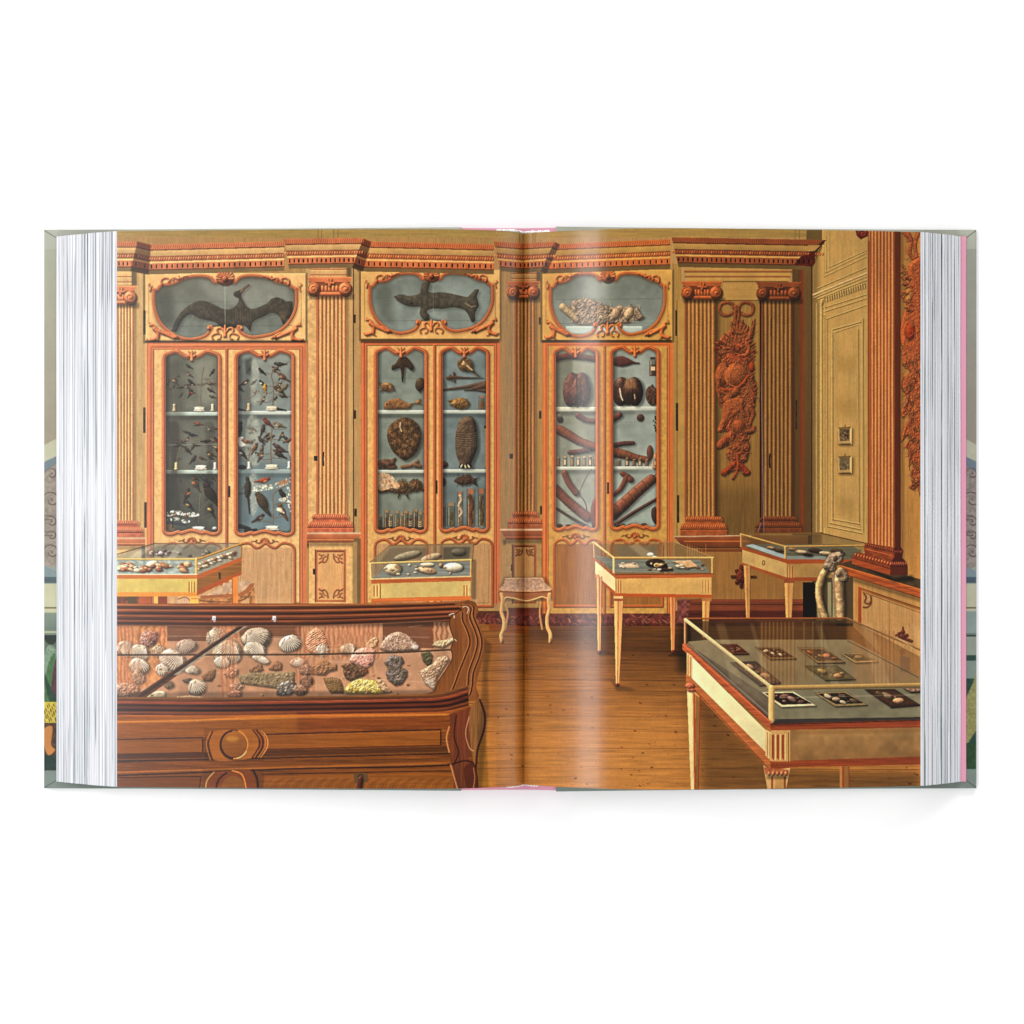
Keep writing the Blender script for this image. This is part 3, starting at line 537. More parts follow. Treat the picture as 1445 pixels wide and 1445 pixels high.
    for x, y, s_, c, f, bl, r in ((372, 678, 1.9, (150, 66, 38), -1, (190, 90, 50), -10), (399, 698, 1.8, (60, 46, 34), 1, None, 30), (398, 721, 2.2, (120, 78, 46), 1, (190, 140, 90), 40), (366, 731, 1.7, (66, 52, 44), -1, (130, 100, 80), 10)): bird(K, x, y, s_, c, f, r, bl)
    for p in ([(356, 688), (368, 684), (384, 684), (398, 678), (410, 674), (411, 680), (400, 686), (386, 690), (368, 693), (356, 694)], [(392, 705), (402, 702), (411, 706), (408, 709), (398, 708)], [(388, 718), (396, 717), (402, 725), (393, 722)], [(403, 690), (408, 688), (411, 700), (411, 725), (406, 712)]):
        b, m = K.mask(sm(p, 3, True)); K.put(b, m*np.clip(.4+1.6*K.rock[b[1]:b[3], b[0]:b[2]], 0, 1), (224, 212, 184), 'mid', .2)
    K.tint([(392, 680), (408, 676), (406, 682), (394, 686)], (176, 96, 50), .6, 1)
    pot(K, 384, 749, 9.5, (212, 206, 190)); K.sculpt([('s', [(337, 742), (352, 746)], 3, 2), ('s', [(346, 749), (362, 747)], 2, 1)], (50, 46, 46)); K.line([(336, 749), (410, 750)], 1, (40, 60, 74), a=.7)

def turtles(K):
    def Z(L): return [(420+x/4.817, 480+y/4.817) for x, y in L]
    K.sculpt([('p', Z(sm([(690, 120), (735, 112), (770, 150), (790, 185), (775, 210), (750, 190), (728, 185), (722, 230), (716, 285), (708, 282), (704, 225), (695, 190), (660, 200), (640, 205), (640, 175), (665, 160)], 3)), 4)], (66, 42, 26), bump=.5, edge=.4, sh=(2.5, 2, .4, 2))
    K.sculpt([('e', *Z([(610, 320)])[0], 9.5, 6.4, 10), ('s', Z([(570, 305), (555, 292)]), 2, 1.2), ('s', Z([(575, 340), (562, 352)]), 1.6, .8), ('s', Z([(650, 335), (662, 345)]), 1.6, .8)], (168, 122, 70), bump=.8, col2=(120, 80, 44), sh=(2, 2, .4, 2))
    for a in range(3): K.line(Z(ell(612+a*14-14, 318, 12, 14, 12)), .6, (88, 56, 32), closed=True, a=.7)
    K.sculpt([('e', *Z([(832, 302)])[0], 6.6, 9.6, 10), ('s', Z([(832, 345), (832, 358)]), 1.5, .7)], (92, 66, 42), bump=.8, col2=(60, 42, 30), sh=(2, 2, .4, 2))
    K.sculpt([('p', Z(sm([(588, 470), (590, 435), (612, 412), (650, 400), (690, 398), (735, 425), (780, 432), (808, 415), (838, 398), (832, 425), (848, 440), (810, 434), (775, 442), (765, 462), (735, 470), (680, 470), (630, 472)], 3)), 4)], (158, 106, 58), bump=.6, col2=(126, 82, 44), sh=(2, 1.5, .4, 2))
    for i in range(60):
        x, y = K.rng.uniform(610, 745), K.rng.uniform(415, 462); K.line(Z([(x, y), (x+5, y+3)]), .6, (104, 66, 36), a=.6)
    K.line(Z([(628, 425), (634, 445), (628, 462)]), .8, (90, 54, 30)); K.sculpt([('e', *Z([(606, 436)])[0], 1.2, 1.2)], (40, 26, 18), sh=None)
    # big carapace
    sh = Z(sm([(725, 525), (780, 540), (828, 590), (842, 655), (828, 720), (800, 775), (762, 805), (728, 820), (695, 800), (650, 760), (622, 710), (608, 650), (620, 590), (668, 545)], 4, True))
    K.sculpt([('p', sh, 9)], (112, 76, 42), bump=1.1, col2=(78, 52, 30), sh=(3, 3, .42, 3), spec=.08, var=.3)
    b, m = K.mask(sh); 
    for c in ((725, 560), (722, 610), (722, 662), (724, 715), (726, 762), (672, 590), (778, 595), (656, 645), (796, 652), (660, 700), (790, 706), (690, 750), (764, 750)):
        hx = Z(ell(c[0], c[1], 28, 26, 6, rot=30)); K.line(hx, .8, (48, 30, 18), closed=True, a=.75)
        for k in range(7):
            a = K.rng.uniform(0, 6.28); K.line(Z([c, (c[0]+22*math.cos(a), c[1]+22*math.sin(a))]), .7, (150, 104, 58), a=.4)
    K.line(Z(sm([(700, 560), (695, 590), (705, 620)], 3)), 1.6, (226, 212, 180), a=.7, soft=1)
    K.sculpt([('e', *Z([(600, 838)])[0], 13, 6, 0), ('s', Z([(640, 830), (662, 808)]), 3.4, 2), ('s', Z([(560, 860), (660, 862)]), 3)], (118, 80, 56), bump=.6, col2=(86, 56, 40))
    K.sculpt([('s', Z([(712, 862), (770, 855), (800, 835), (815, 822)]), 2.6, 2), ('s', Z([(800, 850), (830, 858)]), 3.4, 3), ('e', *Z([(808, 832)])[0], 4.4, 2.6, -30)], (122, 84, 56), bump=.5)
    # spiny puffer and highlights
    K.sculpt([('s', Z([(560, 1025), (620, 1018), (680, 1030), (740, 1035), (800, 1015), (856, 1018)]), 3.5, 1.5), ('e', *Z([(715, 1000)])[0], 8.5, 9), ('e', *Z([(800, 990)])[0], 10, 9), ('s', Z([(740, 1050), (752, 1078)]), 1.6, .8), ('s', Z([(690, 1050), (682, 1076)]), 1.6, .8)], (112, 78, 44), bump=2., col2=(84, 56, 34), sh=(2, 2, .4, 2))
    for i in range(44):
        a = K.rng.uniform(3.2, 6.2); cx = 715 if i % 2 else 800; K.line(Z([(cx+36*math.cos(a), 990+36*math.sin(a)), (cx+48*math.cos(a), 990+48*math.sin(a))]), .6, (80, 56, 36))
    p = Z(sm([(548, 915), (600, 905), (640, 925), (665, 950), (690, 985), (690, 1010), (650, 1005), (600, 1018), (555, 1015)], 3, True)); b, m = K.mask(p)
    K.put(b, m*np.clip(.75+.8*K.rock[b[1]:b[3], b[0]:b[2]], 0, 1), (238, 214, 182), 'mid', .25); K.tint(p, (206, 130, 74), .4, 2, 'rock', 1.)
    for i in range(12):
        x, y = K.rng.uniform(560, 660), K.rng.uniform(925, 1000); K.line(Z([(x, y), (x+8, y+12)]), 1, (110, 66, 40), a=.7)
    for x, h, w in ((560, 90, 30), (605, 130, 34), (632, 95, 30), (675, 125, 30), (708, 100, 28), (735, 125, 34), (766, 105, 30), (802, 130, 34), (834, 108, 34), (858, 120, 20)):
        xx, yy = Z([(x, 1285 if x % 2 else 1278)])[0]; vial(K, xx, yy, w/4.817, h/4.817, (96, 62, 40) if x % 3 else (130, 96, 60), (168, 122, 76))
    for x, y in ((766, 1250), (630, 1250), (830, 1255)):
        for k in range(3): K.line(Z(sm([(x-10, y-20+k*14), (x, y-14+k*14), (x+10, y-20+k*14)], 3)), 1., (206, 190, 150), a=.8)
    K.rect(*Z([(546, 1275)])[0], *Z([(862, 1292)])[0], (40, 28, 20), a=.7)
def armadillo(K):
    def Z(L): return [(600+x/4.817, 480+y/4.817) for x, y in L]
    K.sculpt([('p', Z(sm([(218, 170), (225, 135), (260, 122), (300, 128), (320, 160), (322, 195), (345, 225), (375, 252), (345, 238), (310, 215), (270, 215), (235, 205)], 3)), 4.5)], (130, 92, 54), bump=.9, col2=(88, 60, 36), sh=(3, 2, .5, 2.5))
    K.sculpt([('s', sm(Z([(262, 150), (290, 180), (320, 205)]), 3), 1.6, 1.)], (206, 170, 120), sh=None); K.sculpt([('e', *Z([(262, 165)])[0], 3.6, 3)], (176, 136, 88), sh=None)
    K.sculpt([('s', Z([(155, 258), (200, 252), (260, 256), (395, 258)]), 2.6, .6), ('s', Z([(196, 225), (200, 285)]), 1.6, 1.2), ('s', Z([(170, 240), (180, 275)]), 1.2, 1)], (92, 64, 42), sh=(1.5, 1.5, .4, 1.5))
    K.sculpt([('s', Z([(120, 338), (260, 322), (410, 292)]), 1.2, 3), ('s', Z([(265, 342), (330, 335), (412, 345)]), .8, 2.6), ('s', Z([(330, 330), (412, 305)]), 2.6, 5)], (98, 68, 50), sh=(1.5, 1.5, .4, 1.5)); K.line(Z([(118, 262), (150, 330)]), .8, (90, 80, 66))
    K.sculpt([('e', *Z([(240, 432)])[0], 13, 8.2, 5), ('s', Z([(195, 420), (155, 412)]), 2.4, 1.2), ('s', Z([(205, 445), (165, 440)]), 1.8, .8)], (160, 116, 58), bump=1.4, col2=(130, 90, 44), sh=(2, 1.5, .4, 2))
    for i in range(40):
        x, y = K.rng.uniform(200, 295), K.rng.uniform(402, 462); K.line(Z([(x, y), (x+5, y-4)]), .6, (96, 62, 30), a=.7)
    vial(K, *Z([(383, 472)])[0], 8, 19, (130, 82, 48), (176, 106, 62))
    sh = Z(sm([(280, 518), (318, 522), (345, 570), (354, 650), (352, 740), (330, 800), (312, 840), (315, 868), (230, 868), (235, 840), (212, 780), (204, 700), (212, 610), (235, 545)], 4, True))
    K.sculpt([('p', sh, 8)], (102, 80, 58), bump=.5, amb=.4, sh=(4, 3, .4, 3), var=.14, col2=(88, 62, 46))
    for i in range(7):
        y = 625+i*15; K.line(Z(sm([(209, y), (240, y+6), (280, y+8), (320, y+6), (352, y)], 3)), 1., (58, 42, 32), a=.8); K.line(Z(sm([(210, y+5), (240, y+11), (280, y+13), (320, y+11), (351, y+5)], 3)), .8, (150, 122, 92), a=.5)
    for i in range(240):
        x, y = K.rng.uniform(222, 340), K.rng.choice([K.rng.uniform(545, 620), K.rng.uniform(735, 820)]); K.line(Z([(x, y), (x+2, y+2)]), .7, (66, 48, 36), a=.5)
    K.sculpt([('s', Z([(245, 862), (252, 848)]), 1.4, .8), ('s', Z([(275, 866), (270, 852)]), 1.4, .8), ('s', Z([(300, 864), (290, 850)]), 1.4, .8)], (216, 190, 146), sh=None)
    K.rect(*Z([(402, 585)])[0], *Z([(418, 865)])[0], (150, 124, 84), a=.6); K.line(Z([(410, 600), (410, 860)]), 1.2, (206, 180, 128), a=.6); K.rect(*Z([(400, 582)])[0], *Z([(420, 600)])[0], (60, 50, 40))
    K.sculpt([('e', *Z([(128, 845)])[0], 5.5, 4.5)], (96, 62, 48), bump=.5)
    K.sculpt([('p', Z(sm([(192, 960), (215, 935), (260, 918), (300, 915), (330, 940), (375, 930), (345, 955), (355, 995), (325, 975), (280, 985), (235, 985), (215, 970)], 3)), 4)], (80, 54, 38), bump=1.5, sh=(2, 2, .4, 2))
    for x in (225, 262, 292, 310): K.line(Z([(x, 925), (x-4, 908)]), .9, (70, 48, 34)); K.line(Z([(x, 980), (x-8, 998)]), .9, (70, 48, 34))
    K.sculpt([('e', *Z([(123, 960)])[0], 3, 6)], (66, 52, 40))
    for x, y0, w, liq in ((126, 1110, 24, (120, 110, 84)), (176, 1105, 54, (104, 96, 66)), (236, 1030, 38, (150, 122, 92)), (310, 1012, 56, (132, 84, 44)), (382, 1008, 44, (122, 104, 56))):
        xx, yy = Z([(x, 1268)])[0]; vial(K, xx, yy, w/4.817, (1268-y0)/4.817, liq, (150, 118, 84) if y0 > 1100 else (172, 104, 64))
    K.sculpt([('s', sm(Z([(238, 1060), (245, 1090), (228, 1130), (250, 1170), (235, 1200)]), 3), 2.2, 1.6)], (190, 160, 128), sh=None); K.sculpt([('s', sm(Z([(300, 1060), (322, 1120), (306, 1180), (318, 1240)]), 3), 3, 2)], (110, 62, 38), sh=None); K.sculpt([('s', sm(Z([(385, 1060), (376, 1130), (390, 1190), (382, 1250)]), 3), 2.2, 1.6)], (98, 72, 44), sh=None)
def seeds(K):
    def Z(L): return [(750+x/4.82, 480+y/4.82) for x, y in L]
    K.tint(Z([(280, 130), (440, 130), (440, 450), (280, 450)]), (160, 158, 140), .5, 2); K.tint(Z([(165, 130), (280, 130), (280, 450), (165, 450)]), (92, 90, 74), .45, 3)
    pod(K, Z([(150, 130), (250, 110), (430, 128)]), 4.2, (96, 46, 34))
    def coco(cx, cy, w, h, c, c2):
        K.sculpt([('e', *Z([(cx-w*.42, cy)])[0], w*.58/4.82, h/4.82, 4), ('e', *Z([(cx+w*.42, cy)])[0], w*.58/4.82, h/4.82, -4), ('e', *Z([(cx, cy+h*.1)])[0], w*.7/4.82, h*.88/4.82)], c, bump=.25, col2=c2, amb=.38, spec=.3, sh=(4, 2, .45, 3), edge=.5)
        K.line(Z(sm([(cx, cy-h*.9), (cx-2, cy-h*.3), (cx+2, cy+h*.2)], 4)), 1.5, tuple(v*.45 for v in c), a=.8, soft=1)
        K.tint(Z(ell(cx+3, cy+h*.62, w*.2, h*.42, 14)), tuple(v*.35 for v in c), .75, 2)
    coco(309, 338, 94, 118, (106, 62, 48), (78, 44, 36))
    for (a, c, col) in ((575, 581, 0), (659, 663, 0)): pass
    K.sculpt([('e', *Z([(195, 540)])[0], 4.2, 4.6)], (70, 38, 32)); K.sculpt([('e', *Z([(190, 518)])[0], 4, 3)], (124, 118, 100), sh=None)
    pod(K, Z([(318, 515), (370, 545), (440, 552)]), 4.4, (108, 60, 50), r1=3.5)
    pod(K, Z([(260, 765), (320, 760), (400, 745)]), 3.4, (96, 52, 44), r1=4); pod(K, Z([(190, 612), (260, 650), (330, 690), (440, 730)]), 7., (132, 70, 42), 5, 5.4)
    for i, x in enumerate((180, 228, 276, 318, 358, 398, 434)): vial(K, *Z([(x, 858)])[0], 5, 13+(i % 3), (120+10*(i % 2), 84, 52), (196, 160, 116)); K.rect(*Z([(x-6, 815)])[0], *Z([(x+6, 848)])[0], (222, 200, 164) if i % 2 else (180, 130, 88), a=.8)
    K.line(Z(sm([(410, 880), (380, 920), (350, 980), (325, 1040)], 4)), 1.2, (92, 64, 50)); pod(K, Z([(225, 905), (255, 975), (305, 1042)]), 4.2, (122, 60, 40), r1=4.6); K.line(Z(sm([(305, 1042), (345, 1075), (370, 1120), (380, 1180)], 4)), 1.6, (84, 50, 40))
    pod(K, Z([(160, 1010), (240, 1090), (310, 1150), (380, 1205)]), 6.4, (126, 66, 44), 6, 7.2)
    K.sculpt([('e', *Z([(440, 1175)])[0], 8, 23, 3)], (116, 54, 40), spec=.35); pod(K, Z([(170, 1145), (280, 1215), (375, 1265)]), 1.8, (84, 54, 44))
    for x, y in ((190, 1262), (250, 1265), (340, 1262)): K.sculpt([('e', *Z([(x, y)])[0], 4, 2.6)], (80, 56, 44))
def seeds2(K):
    def Z(L): return [(750+x/4.82, 480+y/4.82) for x, y in L]
    K.tint(Z([(700, 120), (850, 120), (850, 1200), (720, 1250)]), (160, 168, 162), .4, 6)
    K.sculpt([('p', Z(sm([(548, 130), (600, 108), (650, 120), (700, 148), (735, 152), (728, 162), (690, 162), (640, 178), (590, 178), (548, 165)], 3)), 4)], (92, 44, 38), spec=.1)
    vial(K, *Z([(825, 245)])[0], 9.5, 27, (84, 48, 36), (70, 44, 32)); K.rect(*Z([(812, 180)])[0], *Z([(840, 208)])[0], (214, 178, 140))
    cx = 655
    K.sculpt([('e', *Z([(cx-46, 350)])[0], 12.5, 20.5, 3), ('e', *Z([(cx+46, 350)])[0], 12, 20.5, -3), ('e', *Z([(cx, 355)])[0], 14, 18)], (84, 46, 30), bump=.3, col2=(60, 34, 24), amb=.35, spec=.6, sh=(4, 2, .45, 3), edge=.5)
    K.tint(Z(ell(cx+6, 400, 30, 48, 14)), (34, 18, 12), .8, 2); K.tint(Z([(630, 265), (700, 262), (720, 330), (640, 330)]), (160, 112, 66), .5, 3, 'gv', 1.)
    K.line(Z(sm([(600, 330), (608, 380), (620, 410)], 3)), 1.8, (230, 214, 190), a=.8, soft=1); K.line(Z([(700, 370), (704, 400)]), 1.2, (220, 190, 160), a=.7)
    K.sculpt([('e', *Z([(820, 378)])[0], 9, 14, -8), ('s', Z([(820, 320), (822, 305)]), 2.4, 1)], (104, 66, 44), bump=1.6, col2=(74, 44, 30))
    pod(K, Z([(548, 540), (580, 525), (598, 510)]), 4.2, (104, 52, 42)); K.sculpt([('e', *Z([(741, 528)])[0], 5.2, 5.2)], (84, 50, 36), spec=.2)
    for i in range(12): x, y = 828+K.rng.uniform(-4, 14)+i*1.6, 520+i*10; K.sculpt([('e', *Z([(x, y)])[0], 1.3, 1)], (40, 28, 24), sh=None)
    pod(K, Z([(548, 722), (620, 705), (690, 700)]), 4., (84, 46, 38), r1=2.8); pod(K, Z([(548, 762), (630, 778), (700, 800), (785, 815)]), 7.4, (122, 66, 40), 5, 4.5)
    K.sculpt([('e', *Z([(806, 765)])[0], 4.6, 10.5)], (104, 60, 42)); K.sculpt([('s', Z([(838, 860), (842, 770)]), 4, 1.4)], (190, 140, 96), bump=.8)
    for i, x in enumerate((595, 650, 697, 738, 785, 842)): vial(K, *Z([(x, 858)])[0], 5.4, 10+(i % 2)*2, (112, 74, 50), (160, 124, 88)); K.rect(*Z([(x-6, 825)])[0], *Z([(x+5, 850)])[0], (210, 180, 140) if i % 2 else (120, 80, 60), a=.8)
    K.sculpt([('s', sm(Z([(560, 1050), (600, 1020), (628, 975), (645, 935)]), 4), 3., 4.), ('e', *Z([(625, 912)])[0], 5.4, 3.6, 20), ('e', *Z([(672, 948)])[0], 5.4, 4.6, 30), ('e', *Z([(650, 925)])[0], 5, 3.4)], (112, 58, 42), spec=.2, sh=(2, 2, .4, 2))
    pod(K, Z([(556, 1180), (640, 1105), (720, 1030), (815, 950)]), 9.4, (118, 64, 42), 6, 7.4); K.line(Z([(826, 930), (856, 910)]), 1.4, (84, 50, 40))
    pod(K, Z([(570, 1255), (700, 1170), (858, 1078)]), 2.4, (78, 44, 36)); K.sculpt([('e', *Z([(840, 1195)])[0], 5.2, 12, -10), ('s', Z([(838, 1150), (840, 1130)]), 1, .5)], (70, 44, 34)); 
    for x, y, r in ((620, 1262, 4), (672, 1264, 4), (765, 1258, 4.5), (585, 1262, 3)): K.sculpt([('e', *Z([(x, y)])[0], r, 2.8)], (84, 54, 42), bump=.5)

def doors(K):
    W = (196, 214, 206)
    doorglass(K, 233, 308.4, 499, 748, ((112, 114, 102), (98, 102, 96)), lambda: birds_left(K), [(581.7, 586.5, W), (663.7, 668.6, W)])
    doorglass(K, 335, 412, 498, 749, ((130, 136, 130), (112, 130, 138)), lambda: birds_right(K), [(580, 585, (206, 214, 206)), (662.6, 667.8, (206, 216, 208))])
    W2 = (200, 204, 190)
    doorglass(K, 532, 599.6, 494, 745, ((122, 130, 122), (122, 128, 116)), lambda: turtles(K), [(579.2, 583.8, W2), (663.6, 667.6, W2)])
    doorglass(K, 624, 686.8, 494, 744, ((118, 130, 130), (108, 120, 120)), lambda: armadillo(K), [(579.2, 583.4, W2), (662.6, 666.8, W2)])
    W3 = (206, 206, 188)
    doorglass(K, 783.6, 841.3, 494, 742, ((120, 122, 104), (142, 148, 138)), lambda: seeds(K), [(574.6, 580.6, W3), (658.8, 663, W3)])
    doorglass(K, 864.5, 927.4, 493, 741, ((134, 140, 132), (140, 150, 142)), lambda: seeds2(K), [(573.8, 579, W3), (658.4, 662.6, W3)])
    for x0, x1, y0, y1 in ((334, 416, 767, 870), (229, 312, 767, 870), (529, 603, 762, 856), (622, 695, 761, 856), (782, 848, 762, 856), (862, 935, 762, 856)): lowpanel(K, x0, x1, y0, y1)
    # small keys, hinges, scutcheons
    for x, y0, y1, w in ((204, 575, 611, 3), (205.5, 709, 745, 3), (204, 438, 472, 2.6), (323.6, 686, 702, 2.6), (616.2, 678, 697, 2.6), (858.3, 681, 697, 2.6), (501, 579, 591, 3.2), (502, 718, 729, 3.2), (500.5, 444, 456, 3), (762.5, 580, 591, 2.6), (763.7, 714, 726, 2.6), (762, 448, 458, 2.2), (955.5, 569, 608, 2.6), (957, 699, 738, 2.6), (954.5, 438, 474, 2.2), (1088.5, 450, 475, 1.4), (1124, 565, 606, 1.6)):
        K.rect(x-w/2, y0, x+w/2, y1, (64, 44, 26), tex='mid', amp=.3); K.line([(x-w/2-.4, y0), (x-w/2-.4, y1)], .6, (40, 26, 14), a=.5)
    for x, y in ((445.5, 647), (721.5, 644)): K.rect(x-2.6, y-3.6, x+2.6, y+3.6, (66, 48, 34)); K.rect(x-.6, y-1.6, x+.6, y+1.4, (18, 12, 8))
    for x, y0, y1 in ((456.5, 639, 657), (1086.5, 641, 660)): K.line([(x, y0), (x-.6, (y0+y1)/2), (x, y1)], 2.2, (52, 26, 14))

def pilasters(K):
    # first, cut by the page edge
    for x0, x1, y0, y1, yl in ((165, 186, 377, 403, (390.5, 398)), (438, 489, 371, 391, (380, 388)), (722, 757, 378, 397, (386, 393))):
        xm = (x0+x1)/2; K.rect(x0, y0, x1, y1, cream(xm, 1.02), g=(cream(xm, .92), 'y'))
        for y in yl: K.line([(x0, y), (x1, y)], 1.6, orange(xm, .85)); K.line([(x0, y+1.4), (x1, y+1.4)], .8, cream(xm, 1.12))
        K.shade([(x1, y0), (x1+7, y0), (x1+7, y1), (x1, y1)], .62, 2)
    for x0, x1, y in ((966, 1118, 371), (967, 1115, 384), (970, 1112, 391)):
        K.rect(x0, y, x1, y+12.5 if y < 380 else y+6.5, cream(1000, 1.05), g=(cream(1040, .95), 'y')); 
    for x0, x1, y in ((966, 1118, 383), (967, 1115, 390.2)): K.line([(x0, y), (x1, y)], 1.6, orange(1040, .95)); K.line([(x0, y+1.5), (x1, y+1.5)], .8, (96, 68, 30), a=.6)
    K.line([(970, 397.5), (1112, 397.5)], 1.3, (84, 60, 28))
    K.shade([(1118, 375), (1132, 375), (1132, 760), (1118, 760)], .74, 4)
    # wall right of the last cabinet
    K.rect(949, 399, 1132, 760, cream(1040, .92), tex='gv', amp=.07); K.rect(1020, 398, 1070, 424, cream(1040, .98), tex='gh'); K.line([(1008, 424), (1072, 424)], 1, (80, 56, 24))
    K.rect(956, 425, 967, 757, cream(960, .95)); K.line([(955.5, 424), (955.5, 757)], .9, (110, 82, 40)); K.rect(1008, 425, 1073, 757, (146, 112, 56), tex='gv', amp=.1, g=((136, 100, 48), 'y'))
    K.shade([(1006, 425), (1016, 425), (1016, 757), (1006, 757)], .72, 4); K.rect(1072, 424, 1074.4, 740, (28, 18, 10))
    K.shade([(1010, 690), (1072, 690), (1072, 757), (1010, 757)], .86, 12)
    # dark recess and red pipe beside the corner
    K.rect(1118, 375, 1132, 756, (98, 68, 32), tex='gv', amp=.08); K.rect(1130, 375, 1134, 756, (132, 58, 24), tex='gv'); K.rect(1134, 376, 1146, 756, (112, 84, 42), tex='gv', g=((100, 70, 34), 'y')); K.rect(1145.2, 376, 1146.6, 756, (48, 34, 16))
    shaft(K, 164, 188.5, 428, 737, 5); capital(K, 146, 193.5, 403.5, 430); pbase(K, 150, 202, 735, 760)
    K.rect(434, 418, 447, 756, cream(440, 1.0), tex='mid', amp=.07); K.line([(434.3, 480), (434.3, 756)], .9, orange(440, .8)); K.rect(487, 418, 498, 756, cream(490, .93), tex='gv', amp=.08); K.rect(498, 376, 499.6, 756, (96, 68, 36)); K.rect(499.6, 376, 509, 756, cream(500, .86), tex='gv', amp=.07)
    shaft(K, 446.5, 488, 415, 728, 7); capital(K, 433, 497, 391, 418); pbase(K, 434, 498.5, 726, 753.5)
    shaft(K, 726.5, 754.5, 419, 724, 5, k=.94); capital(K, 715, 762, 397, 422, k=.93); pbase(K, 716, 766, 722, 748, k=.92)
    shaft(K, 966.5, 1008.5, 421, 731, 7, k=.92); capital(K, 961, 1020, 397, 423, k=.95); pbase(K, 960, 1026, 729, 756, k=.9)
    shaft(K, 1074.5, 1117.5, 422, 731, 7, k=.86); capital(K, 1067, 1130, 398, 424, k=.9); pbase(K, 1066, 1131, 729, 752, k=.8)
    # ledges and pedestals
    for x0, x1, y0, y1, bx0, bx1, yb, k in ((160, 211, 760, 771, 160, 200, 850, 1.), (422, 511, 753, 766, 436, 498, 852, 1.), (706, 773.5, 748, 762, 714, 765, 862, .92)):
        xm = (x0+x1)/2; og = orange(xm, k)
        K.shade([(x0+4, y1), (x1+2, y1), (x1+2, y1+7), (x0+4, y1+7)], .6, 3)
        K.poly([(x0, y0), (x1, y0), (x1-2, y0+3), (x1-8, y1), (x0+8, y1), (x0+2, y0+3)], og, g=(tuple(v*.72 for v in og), 'y'), amp=.1)
        K.rect(x0, y0-1.4, x1, y0+1.2, (196, 170, 140)); K.line([(x0+6, y1-4), (x1-6, y1-4)], .9, tuple(min(255, v*1.2) for v in og))
        K.rect(bx0, y1, bx1, yb, cream(xm, 1.04*k), tex='mid', amp=.05); K.shade([(bx0, y1), (bx1, y1), (bx1, y1+5), (bx0, y1+5)], .7, 2.5)
        K.shade([(bx1, y1), (bx1+9, y1), (bx1+9, yb), (bx1, yb)], .6, 2)
    def pedpanel(x0, x1, y0, y1, k=1.):
        xm = (x0+x1)/2; og = orange(xm, .86*k)
        K.rect(x0, y0, x1, y1, og, amp=.1); K.line([(x0, y0), (x0, y1)], 1.4, tuple(v*.6 for v in og)); K.line([(x1, y0), (x1, y1)], 1, tuple(min(255, v*1.15) for v in og))
        K.rect(x0+3, y0+3, x1-3, y1-3, lerp(cream(xm, k), (212, 150, 100), .3), tex='gv', amp=.08); K.line([(x0+3, y0+3), (x1-3, y0+3)], 1, tuple(v*.5 for v in og))
        w = (x1-x0)/2-4
        for cx, cy, sx, sy in ((x0+4, y0+5, 1, 1), (x1-4, y0+5, -1, 1), (x0+4, y1-5, 1, -1), (x1-4, y1-5, -1, -1)):
            L = lambda p: [(cx+sx*a*w/18, cy+sy*b*w/18) for a, b in p]
            K.sculpt([('s', sm(L([(1, 14), (4, 12), (9, 13), (13, 8), (14, 1)]), 3), 1.1, .8), ('s', sm(L([(2, 8), (5, 6), (4, 2)]), 3), .9, .6), ('s', sm(L([(6, 11), (8, 6), (12, 4)]), 3), .9, .6), ('s', sm(L([(1, 1), (4, 3), (8, 2)]), 3), .9, .7)], tuple(v*.86 for v in orange(xm, k)), sh=(.5, .6, .4, .8), edge=.5)
    pedpanel(445, 488, 776, 850); pedpanel(723, 756.5, 769, 852, .92)
    K.rect(441.3, 803, 444.4, 811, (50, 38, 28)); K.rect(721, 797, 723.6, 806, (54, 38, 28))
    K.rect(499, 760, 509, 866, cream(505, .62)); K.rect(509.5, 765, 518, 866, orange(512, .95), tex='gv', amp=.1); K.rect(498, 765, 504, 852, cream(490, .8)); K.rect(765, 762, 776, 866, orange(770, .5), tex='gv', amp=.15)
    # marble skirting
    K.rect(600, 864, 968, 884.5, (110, 52, 42), tex='mid', amp=.2)
    for i in range(150):
        x, y = K.rng.uniform(640, 965), K.rng.uniform(867, 883); a = K.rng.choice([.7, -.8, .3, 1.2])
        L = K.rng.uniform(2, 9); K.line(sm([(x, y), (x+L*math.cos(a)*.5+1, y+L*math.sin(a)*.5), (x+L*math.cos(a), min(884, max(865, y+L*math.sin(a))))], 3), K.rng.uniform(.5, 1.2), (176, 124, 92) if i % 3 else (70, 28, 26), a=.65)
    K.rect(600, 862.5, 968, 866, (96, 58, 34)); K.rect(716, 858, 765, 868, (120, 52, 36), tex='gh')
    # right hand ledge behind the far case
    K.rect(952, 768, 1190, 850, (150, 108, 54), tex='gv', amp=.08)
    K.poly([(950, 757), (1060, 755), (1140, 757), (1140, 776), (964, 772)], orange(1010, .95), g=(orange(1040, .6), 'y'), amp=.1); K.line([(951, 757.5), (1060, 756)], 1.6, (176, 150, 120)); K.line([(966, 764), (1060, 764)], 1.1, orange(1000, 1.3)); K.line([(968, 773), (1100, 774)], 1.2, (70, 40, 18))
    K.rect(985, 775, 1060, 779, orange(1010, .72)); K.rect(960, 846, 1180, 862, (122, 62, 36), tex='gh', amp=.12)
    for y, k in ((848, 1.25), (853, .6), (858, 1.15)): K.line([(976, y), (1170, y+1)], 1.2, (118*k, 58*k, 34*k))
    K.rect(962, 862, 1180, 886, (92, 38, 26), tex='gh', amp=.2); K.poly([(956, 846), (974, 846), (970, 880), (954, 885)], (120, 66, 56), tex='mid', amp=.3)
    cx, cy = 1046, 814
